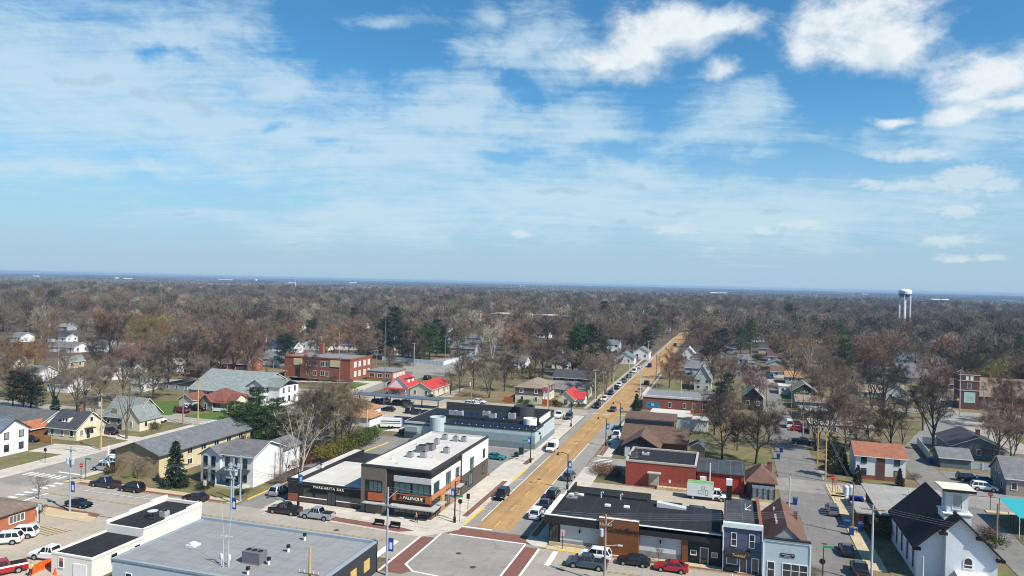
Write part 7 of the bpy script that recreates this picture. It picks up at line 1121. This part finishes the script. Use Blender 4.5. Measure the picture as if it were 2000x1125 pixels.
for px, py, top, pr, tw, nm, what in ((45,800,728,PIN,'blue','evergreen_tree','dark spreading evergreen'),(25,795,740,PIN,'blue','evergreen_tree','dark spreading evergreen'),(70,802,745,PIN,'blue','evergreen_tree','dark spreading evergreen'),(107,830,772,SPR,'blue','cedar_tree','dark pointed cedar'),(535,640,602,SPR,'blue','pine_tree','dark tall pine'),(545,650,615,PIN,'green','pine_tree','dark tall pine'),(712,690,635,SPR,'rust','cedar_tree','brownish cone-shaped cedar'),(768,700,622,PIN,'blue','pine_tree','dark tall pine'),(785,705,635,PIN,'blue','pine_tree','dark tall pine'),(838,702,632,PIN,'green','pine_tree','dark tall pine'),(866,690,638,SPR,'green','pine_tree','dark tall pine'),(820,705,650,PIN,'green','pine_tree','dark tall pine'),
    (1130,735,655,PIN,'green','pine_tree','dark tall pine'),(1142,740,660,PIN,'blue','pine_tree','dark tall pine'),(748,700,640,PIN,'blue','pine_tree','dark tall pine'),(852,698,640,PIN,'blue','pine_tree','dark tall pine'),(1262,690,640,PIN,'blue','pine_tree','dark tall pine'),(1180,640,600,PIN,'blue','pine_tree','dark tall pine'),(1290,640,605,PIN,'green','pine_tree','dark tall pine'),(690,650,612,PIN,'blue','pine_tree','dark tall pine'),(1540,640,600,PIN,'blue','pine_tree','dark tall pine'),(1152,730,648,PIN,'blue','pine_tree','dark tall pine'),(1118,735,668,PIN,'green','pine_tree','dark tall pine'),(1243,808,768,SPR,'green','spruce_tree','cone-shaped evergreen'),(1465,692,638,PIN,'bright','pine_tree','bright green pine'),(1413,700,655,PIN,'blue','pine_tree','dark tall pine'),(1398,705,660,PIN,'blue','pine_tree','dark tall pine'),(1420,800,745,PIN,'blue','pine_tree','dark green pine'),(1405,830,765,PIN,'blue','pine_tree','dark green pine'),(1568,735,706,PIN,'bright','evergreen_tree','yellow-green evergreen'),(1640,680,640,PIN,'bright','pine_tree','yellow-green pine'),
    (1625,932,870,PIN,'blue','evergreen_tree','dark bushy evergreen'),(1645,925,865,SPR,'blue','evergreen_tree','dark bushy evergreen'),(1675,945,903,SPR,'blue','evergreen_tree','dark bushy evergreen'),(1757,950,914,SPR,'blue','evergreen_tree','dark bushy evergreen'),(1630,905,860,PIN,'blue','evergreen_tree','dark bushy evergreen'),(1725,1030,1000,SPR,'blue','evergreen_tree','dark bushy evergreen')):
    TP(px,py,top,pr,tw,what,{0:13,1:10}[0 if pr is PIN else 1],'dark',None,nm)
BSH = [bush(s).mesh('bush', NEED['bright']) for s in range(3)]; BTW = [bush(9+s, 1.5, 1.8, 1100, .35, .012).mesh('bush', TWIG['brown']) for s in range(2)]
BUSHES = []
def shrub(px, py, sx, sz, mt, what, label=None, bare_=False, xy=None):
    x, y = xy or g(px, py); o = link('shrub', random.choice(BTW if bare_ else BSH), None, (x, y, 0), random.uniform(0, 6), (sx/1.6, sx/1.6, sz/1.8), mt); tag(o, label or '', 'shrub'); o['what'] = what; TREES.append((o, x, y, .1)); return o
HEDG = {'yg': mat('hedge_yellow_green', (.15,.135,.028), .9, .35, 1), 'gr': mat('hedge_green', (.065,.10,.022), .9, .35, 1), 'dk': mat('dark_bush', (.025,.045,.014), .9, .3, 1), 'rb': mat('red_brown_bush', (.16,.07,.03), .9, .3, 1), 'ol': mat('olive_bush', (.10,.085,.035), .9, .3, 1)}
xa, ya = g(632, 905); xb, yb = g(722, 868)
for i in range(11):
    t = i/10; shrub(0, 0, 2.4+random.random()*.5, (4.2 if i < 5 else 4.8)*random.uniform(.85, 1.1), HEDG['yg' if i in (0,1,2,3,5) else 'gr'], 'tall', ('leftmost','second','third','fourth','fifth','sixth','seventh','eighth','ninth','tenth','farthest')[i]+' clump of the tall yellow-green hedge by the rear lot', xy=(xa+(xb-xa)*t+random.uniform(-.5,.5), ya+(yb-ya)*t))
for px, py, sx, sz, c, what, b_ in ((396,955,2.4,1.7,'dk','low dark clipped bush',0),(360,952,1.8,1.5,'dk','low dark clipped bush',0),(470,965,2,1.2,'dk','low dark clipped bush',0),(217,925,1.7,1.9,'ol','upright olive bush',0),(304,838,2.2,2,'ol','olive garden bush',0),(795,796,2.4,1.6,'ol','round yellow-green bush',0),(873,805,2,1.4,'dk','low dark bush',0),(1017,787,1.6,1.6,'gr','round green bush',0),(1030,788,2,1.6,'gr','round green bush',0),(1048,788,1.8,2.2,'gr','round green bush',0),(1085,791,2,1.8,'dk','round dark bush',0),(1102,793,1.3,1.3,'dk','round dark bush',0),(1117,795,1.5,1.3,'dk','round dark bush',0),(1129,795,1.4,1.3,'dk','round dark bush',0),(1140,795,1.4,1.3,'dk','round dark bush',0),
    (1180,925,4.2,2.2,'rb','dry russet hedge clump',1),(1190,930,3.4,2.2,'rb','dry russet hedge clump',1),(1205,932,1.4,1.2,'ol','yellowish bush',0),(1720,1045,3,3.4,'dk','dark bush by the low hall',0),(1735,1050,3,3.6,'ol','dark bush by the low hall',0),(1935,1062,2.6,3.2,'rb','reddish-brown bush by church lane',1),(1945,1070,2.2,2.4,'gr','reddish-brown bush by church lane',0),(1480,705,4,4,'dk','round dark bush',0),(1785,935,2,1.4,'rb','brown bush',1),(560,915,3,2.4,'rb','russet undergrowth clump',1),(590,905,3.4,2.2,'rb','russet undergrowth clump',1),(548,945,2.4,2.8,'rb','grey twiggy shrub',1),(575,950,2.2,2.6,'rb','grey twiggy shrub',1),(695,885,3,2,'rb','russet undergrowth clump',1),(650,905,2.4,1.8,'rb','russet undergrowth clump',1),(1590,1125,1.6,1.2,'rb','brown bush',1),(77,1003,1.2,1.7,'rb','round dark reddish bush',0),(655,800,2,1.6,'rb','dark red bush',1),(690,795,1.6,1.4,'rb','dark red bush',1),(620,735,3,2.4,'rb','red twig shrub',1),(650,745,3,2.6,'rb','red twig shrub',1),(680,750,2.6,2.2,'rb','red twig shrub',1)):
    o = shrub(px, py, sx, sz, HEDG[c] if not b_ or c == 'rb' and 'russet' in what else TWIG['maroon' if 'red' in what else 'grey'] if b_ else HEDG[c], what, bare_=bool(b_))
rs = random.Random(77)
for (x0, x1, y0, y1, hh) in BUILT:
    if 215 < y0 < 420 and rs.random() < .75:
        for _ in range(rs.choice((1, 2))): shrub(0, 0, rs.uniform(1.2, 2.6), rs.uniform(1, 2.2), HEDG[rs.choice(('dk', 'ol', 'gr', 'rb'))], 'small garden shrub', xy=(rs.uniform(x0-2, x1+2), y0-rs.uniform(1, 2.5)))
# trees scattered through the town, kept off streets, houses and the sight of what the photograph shows
rnd = random.Random(5); ROADS = [(-44,-26,60,585), (-37,-32,585,640), (-230,-36,156,166), (-230,-40,210,226), (-136,-117,95,332), (8,22,90,300), (3,22,290,440), (9,125,148,162), (38,48,95,208), (64,78,204,345), (46,130,260,273), (-120,-62,232,300)]
def clear(x, y, pad=3):
    for a in ROADS:
        if a[0]-1 < x < a[1]+1 and a[2]-1 < y < a[3]+1: return False
    for a in BUILT:
        if a[0]-pad < x < a[1]+pad and a[2]-pad < y < a[3]+pad: return False
    return True
SEEN = []; N_H = len(BUILT)
for (x0, x1, y0, y1, hh) in BUILT:
    q = [proj(x, y, z) for x in (x0, x1) for y in (y0, y1) for z in (0, hh)]
    SEEN.append((min(a[0] for a in q), max(a[0] for a in q), min(a[1] for a in q), max(a[1] for a in q), math.hypot((x0+x1)/2, (y0+y1)/2)))
for yy in range(230, 560, 18):
    a = proj(-39, yy, 0); b = proj(-29.5, yy+18, 0); SEEN.append((min(a[0], b[0]), max(a[0], b[0]), b[1], a[1], yy))
for yy in range(166, 440, 14):
    a = proj(12, yy, 0); b = proj(18, yy+14, 0); SEEN.append((min(a[0], b[0]), max(a[0], b[0]), b[1], a[1], yy))
def hides(x, y, h, R, rd=None):
    d = math.hypot(x, y); b = proj(x, y, 0)
    if not b: return True
    t = proj(x, y, h); w = R*F_PX/d*.85
    for i, s in enumerate(SEEN):
        if rd and i < N_H and rd.random() > .68: continue
        if d < s[4]-4 and b[0]+w > s[0] and b[0]-w < s[1] and t[1] < s[3]-1 and b[1] > s[2]: return True
    return False
def inview(x, y, pad=60):
    p = proj(x, y, 8); return p and -pad < p[0] < 2000+pad
grid = {}
def spaced(x, y, s):
    k = (int(x//12), int(y//12))
    for i in (-1, 0, 1):
        for j in (-1, 0, 1):
            for (a, b) in grid.get((k[0]+i, k[1]+j), ()):
                if (a-x)**2+(b-y)**2 < s*s: return False
    grid.setdefault(k, []).append((x, y)); return True
for r, x, y, s in TREES: grid.setdefault((int(x//12), int(y//12)), []).append((x, y))
cand = []
for _ in range(9000):
    y = 225+rnd.random()*560; x = rnd.uniform(-1.0, .62)*y*1.02-10
    if not inview(x, y) or not clear(x, y): continue
    h = rnd.uniform(11, 18.5)
    if hides(x, y, h, h*.42, rnd) and rnd.random() < .95: continue
    if spaced(x, y, 8.0): cand.append((math.hypot(x, y), x, y, h))
cand.sort()
N_IND = 165; near = cand[:N_IND]; rest = cand[N_IND:]
kinds = (['brown']*5+['grey']*4+['dark']*4+['russet']*2+['pink']*2+['olive'])
for d, x, y, h in near:
    tw = rnd.choice(kinds); k = rnd.random()
    if k < .06: tree(x, y, PIN, rnd.choice(['blue', 'green']), h/16, 'pine_tree', 'dark evergreen', 'dark', rnd=rnd)
    else: tree(x, y, MID if d > 260 else BARE, tw, h/15, 'bare_tree', {'grey':'grey bare tree','dark':'dark bare tree','brown':'brown bare tree','russet':'russet bare tree','pink':'purplish bare tree','olive':'olive-budding tree'}[tw], 'dark' if tw == 'dark' else 'grey', rnd=rnd)
# labels: by what each tree stands nearest to
named = {}
for o, x, y, s in TREES:
    if o.get('label'): continue
    b = proj(x, y, 0); best = None
    for ph, ax, ay, hw in ANCHORS:
        a = proj(ax, ay, 0)
        if not a: continue
        dd = math.hypot(ax-x, ay-y)
        if best is None or dd < best[0]: best = (dd, ph, ax, ay, hw)
    dd, ph, ax, ay, hw = best; a = proj(ax, ay, 0); wpx = hw*F_PX/math.hypot(ax, ay)
    rel = 'left of' if b[0] < a[0]-wpx else 'right of' if b[0] > a[0]+wpx else ('behind' if y > ay else 'in front of')
    if dd > 45: rel = 'far '+rel if rel in ('left of', 'right of') else 'well '+rel
    named.setdefault((o['what'], rel, ph), []).append((b[0], o))
ORD = ('leftmost', 'second from left', 'third from left', 'fourth from left', 'fifth from left', 'sixth from left', 'seventh from left', 'eighth from left', 'ninth from left', 'tenth from left')
def words_(s, n=16): return ' '.join(s.split()[:n])
for (what, rel, ph), os_ in named.items():
    os_.sort(key=lambda q: q[0])
    for i, (bx, o) in enumerate(os_):
        base = f'{what} {rel} {ph}'
        if len(os_) == 1: o['label'] = words_(base)
        elif i < len(ORD): o['label'] = words_((('rightmost ' if i == len(os_)-1 and i > 0 else ORD[i]+' ')+base))
        else: o['label'] = words_('one of the many further '+base); o['group'] = words_('further '+base)
for o, x, y, s in TREES:
    if 'what' in o: del o['what']
# ---- the woods: everything past the counted trees, one object
def far_tree(seed, h, R, n, L_, w):
    r_ = random.Random(seed); m = MB(); m.tube([(0,0,0),(0,0,h*.55)], [.3, .12], 4, cap=False)
    lob = [(Vector((math.cos(a)*R*.5*q, math.sin(a)*R*.5*q, h*zz)), R*.55*r_.uniform(.8, 1.15)) for a, q, zz in ((r_.uniform(0, 6.28), r_.random()**.5, r_.uniform(.5, .82)) for _ in range(8))]
    for c, _ in lob: m.tube([(0,0,h*.3), tuple(c)], [.12, .04], 3, cap=False)
    for i in range(n):
        c, rr = r_.choice(lob); p = c+rdir(r_)*rr*r_.random()**.5; d = (p-Vector((0, 0, h*.35))).normalized()+rdir(r_)*.7
        sliver(m, p, d, L_*r_.uniform(.6, 1.3), w*r_.uniform(.6, 1.4), r_)
    return m
def hidden(name, me): return bpy.data.objects.new(name, me)
WOODCOL = bpy.data.collections.new('wood_sources')
fars = []
for i, (tw, h, R) in enumerate((('brown',15,8.2),('grey',16,8.6),('dark',15,8),('grey',19,7.6),('brown',17,8.4),('pink',12,6),('dark',13,7.8),('grey',14,8),('pale',16,6),('dark',18,8.4),('grey',13,8),('russet',13,6.4))):
    o = hidden('w%02d' % i, far_tree(100+i, h, R, 620, 2.1, .12).mesh('w', TWIG[tw])); WOODCOL.objects.link(o)
for i in range(2):
    T, C = pine(50+i, 16, 4.6, 26, 55); o = hidden('w1%d' % i, C.mesh('w', NEED[('blue', 'green')[i]])); WOODCOL.objects.link(o)
pts = [(x, y, 0) for d, x, y, h in rest]; scl = [h/15 for d, x, y, h in rest]
def open_(x, y):
    v = math.sin(x*.0063+1.3)*math.sin(y*.0049+.4)+.6*math.sin(x*.017+y*.011)+.5*math.sin(x*.031-y*.023+2)
    return v > 1.02 or (y > 1500 and v > .62+1.1*math.exp(-(y-1500)/500.))
for _ in range(60000):
    d = 500+1400*rnd.random()**.7+(250*rnd.random() if rnd.random() < .3 else 0); a = rnd.uniform(-.98, .60); x, y = -math.sin(-a)*d, math.cos(a)*d
    if d < 790 and not clear(x, y, 4): continue
    if not inview(x, y, 90): continue
    h = rnd.uniform(9, 17)*(1.12 if d < 1000 else 1)*(1.02+.22*math.sin(x*.009+1)*math.sin(y*.012))
    if d < 900 and hides(x, y, h, h*.4, rnd) and rnd.random() < .95: continue
    if abs(x-wx) < 25 and wy-110 < y < wy: continue
    if d > 800 and open_(x, y): continue
    if not spaced(x, y, 9.0 if d < 1200 else 10.5): continue
    pts.append((x, y, 0)); scl.append(h/15)
def instancer(name, pts, scl, coll, seed):
    me = bpy.data.meshes.new(name); me.from_pydata(pts, [], []); at = me.attributes.new('size', 'FLOAT', 'POINT'); at.data.foreach_set('value', scl)
    o = bpy.data.objects.new(name, me); COL.objects.link(o); o['kind'] = 'stuff'
    gn = bpy.data.node_groups.new(name, 'GeometryNodeTree'); gn.interface.new_socket('Geometry', in_out='INPUT', socket_type='NodeSocketGeometry'); gn.interface.new_socket('Geometry', in_out='OUTPUT', socket_type='NodeSocketGeometry')
    N = gn.nodes; L = gn.links; i_ = N.new('NodeGroupInput'); o_ = N.new('NodeGroupOutput'); ip = N.new('GeometryNodeInstanceOnPoints'); ci = N.new('GeometryNodeCollectionInfo'); ci.inputs[0].default_value = coll; ci.inputs['Separate Children'].default_value = True; ci.inputs['Reset Children'].default_value = True
    na = N.new('GeometryNodeInputNamedAttribute'); na.data_type = 'FLOAT'; na.inputs[0].default_value = 'size'
    rv = N.new('FunctionNodeRandomValue'); rv.data_type = 'FLOAT_VECTOR'; rv.inputs[0].default_value = (0, 0, 0); rv.inputs[1].default_value = (0, 0, 6.28)
    ri = N.new('FunctionNodeRandomValue'); ri.data_type = 'INT'; ri.inputs[4].default_value = 0; ri.inputs[5].default_value = len(coll.objects)*3; ri.inputs['Seed'].default_value = seed
    # evergreens come up less often than bare trees
    md = N.new('ShaderNodeMath'); md.operation = 'MODULO'; md.inputs[1].default_value = len(coll.objects); L.new(ri.outputs[2], md.inputs[0])
    L.new(i_.outputs[0], ip.inputs['Points']); L.new(ci.outputs[0], ip.inputs['Instance']); ip.inputs['Pick Instance'].default_value = True
    L.new(md.outputs[0], ip.inputs['Instance Index']); L.new(rv.outputs[0], ip.inputs['Rotation']); L.new(na.outputs[0], ip.inputs['Scale']); L.new(ip.outputs[0], o_.inputs[0])
    o.modifiers.new('scatter', 'NODES').node_group = gn; return o
instancer('woods', pts, scl, WOODCOL, 3)
# groves far out on the plain
GROVE = bpy.data.collections.new('grove_sources')
for i, tw in enumerate(('grey', 'dark', 'brown')):
    r_ = random.Random(300+i); m = MB()
    for k in range(900):
        a = r_.uniform(0, 6.28); q = r_.random()**.5; p = Vector((math.cos(a)*q*160, math.sin(a)*q*55, r_.uniform(0, 8)*(1-.4*q))); s = r_.uniform(2, 4.5)
        d = rdir(r_); e = d.cross(rdir(r_)).normalized(); m.add([tuple(p+d*s), tuple(p+e*s), tuple(p-d*s*.6), tuple(p-e*s*.8)], [(0, 1, 2, 3)])
    GROVE.objects.link(hidden('v%d' % i, m.mesh('v', TWIG[tw])))
gp = []; gs = []
for _ in range(1100):
    d = 2200+12000*rnd.random()**1.3; a = rnd.uniform(-1.0, .62); gp.append((math.sin(a)*d, math.cos(a)*d, 0)); gs.append(rnd.uniform(.6, 1.25))
gr = instancer('distant_groves', gp, gs, GROVE, 8); gr.modifiers['scatter'].node_group.nodes['Random Value'].inputs[1].default_value = (0, 0, .5)
# pale far-off sheds and farms on the plain
FB = mat('far_pale_shed', (.75,.75,.73), .7, .05)
for i, (px, d, w, h) in enumerate(((250,5200,60,7),(228,5200,14,11),(440,6200,130,8),(500,6200,10,16),(690,6000,60,7),(1020,6500,50,7),(1405,4200,90,5),(570,4300,40,6),(1835,3600,70,6),(70,6000,40,8),(1690,6500,50,7))):
    v = ray(px, 560); k = d/math.hypot(v.x, v.y); x, y = v.x*k, v.y*k
    tag(MB().box(-w/2, w/2, -10, 10, 0, h).extr([(-10.5, h), (10.5, h), (0, h+3)], 'x', -w/2-.5, w/2+.5).build('farm_shed', FB, loc=(x, y, 0)), 'tiny pale far-off building on the hazy plain, number %s from the left' % ('four','three','five','six','eight','nine','ten','seven','twelve','one','eleven')[i], 'building')
for px, top, d in ((577,553,2600),): 
    v = ray(px, 560); k = d/math.hypot(v.x, v.y); tag(MB().tube([(0,0,0),(0,0,34)], [.8,.4], 6).build('radio_mast', WTRIM, loc=(v.x*k, v.y*k, 0)), 'thin white mast above the far woods left of centre', 'radio mast')
# ---------------------------------------------------------------- the air
hz = MB().box(-16000, 16000, -2900, 16000, -1.0, 43).build('haze', bpy.data.materials.new('haze')); hz['kind'] = 'stuff'; hm = hz.data.materials[0]; hm.use_nodes = True; hn = hm.node_tree; hn.nodes.clear()
ho = hn.nodes.new('ShaderNodeOutputMaterial'); hv = hn.nodes.new('ShaderNodeVolumePrincipled'); hn.links.new(hv.outputs[0], ho.inputs['Volume'])
hv.inputs['Color'].default_value = (.42, .64, .92, 1); hv.inputs['Density'].default_value = 0.00011; hv.inputs['Anisotropy'].default_value = 0.0
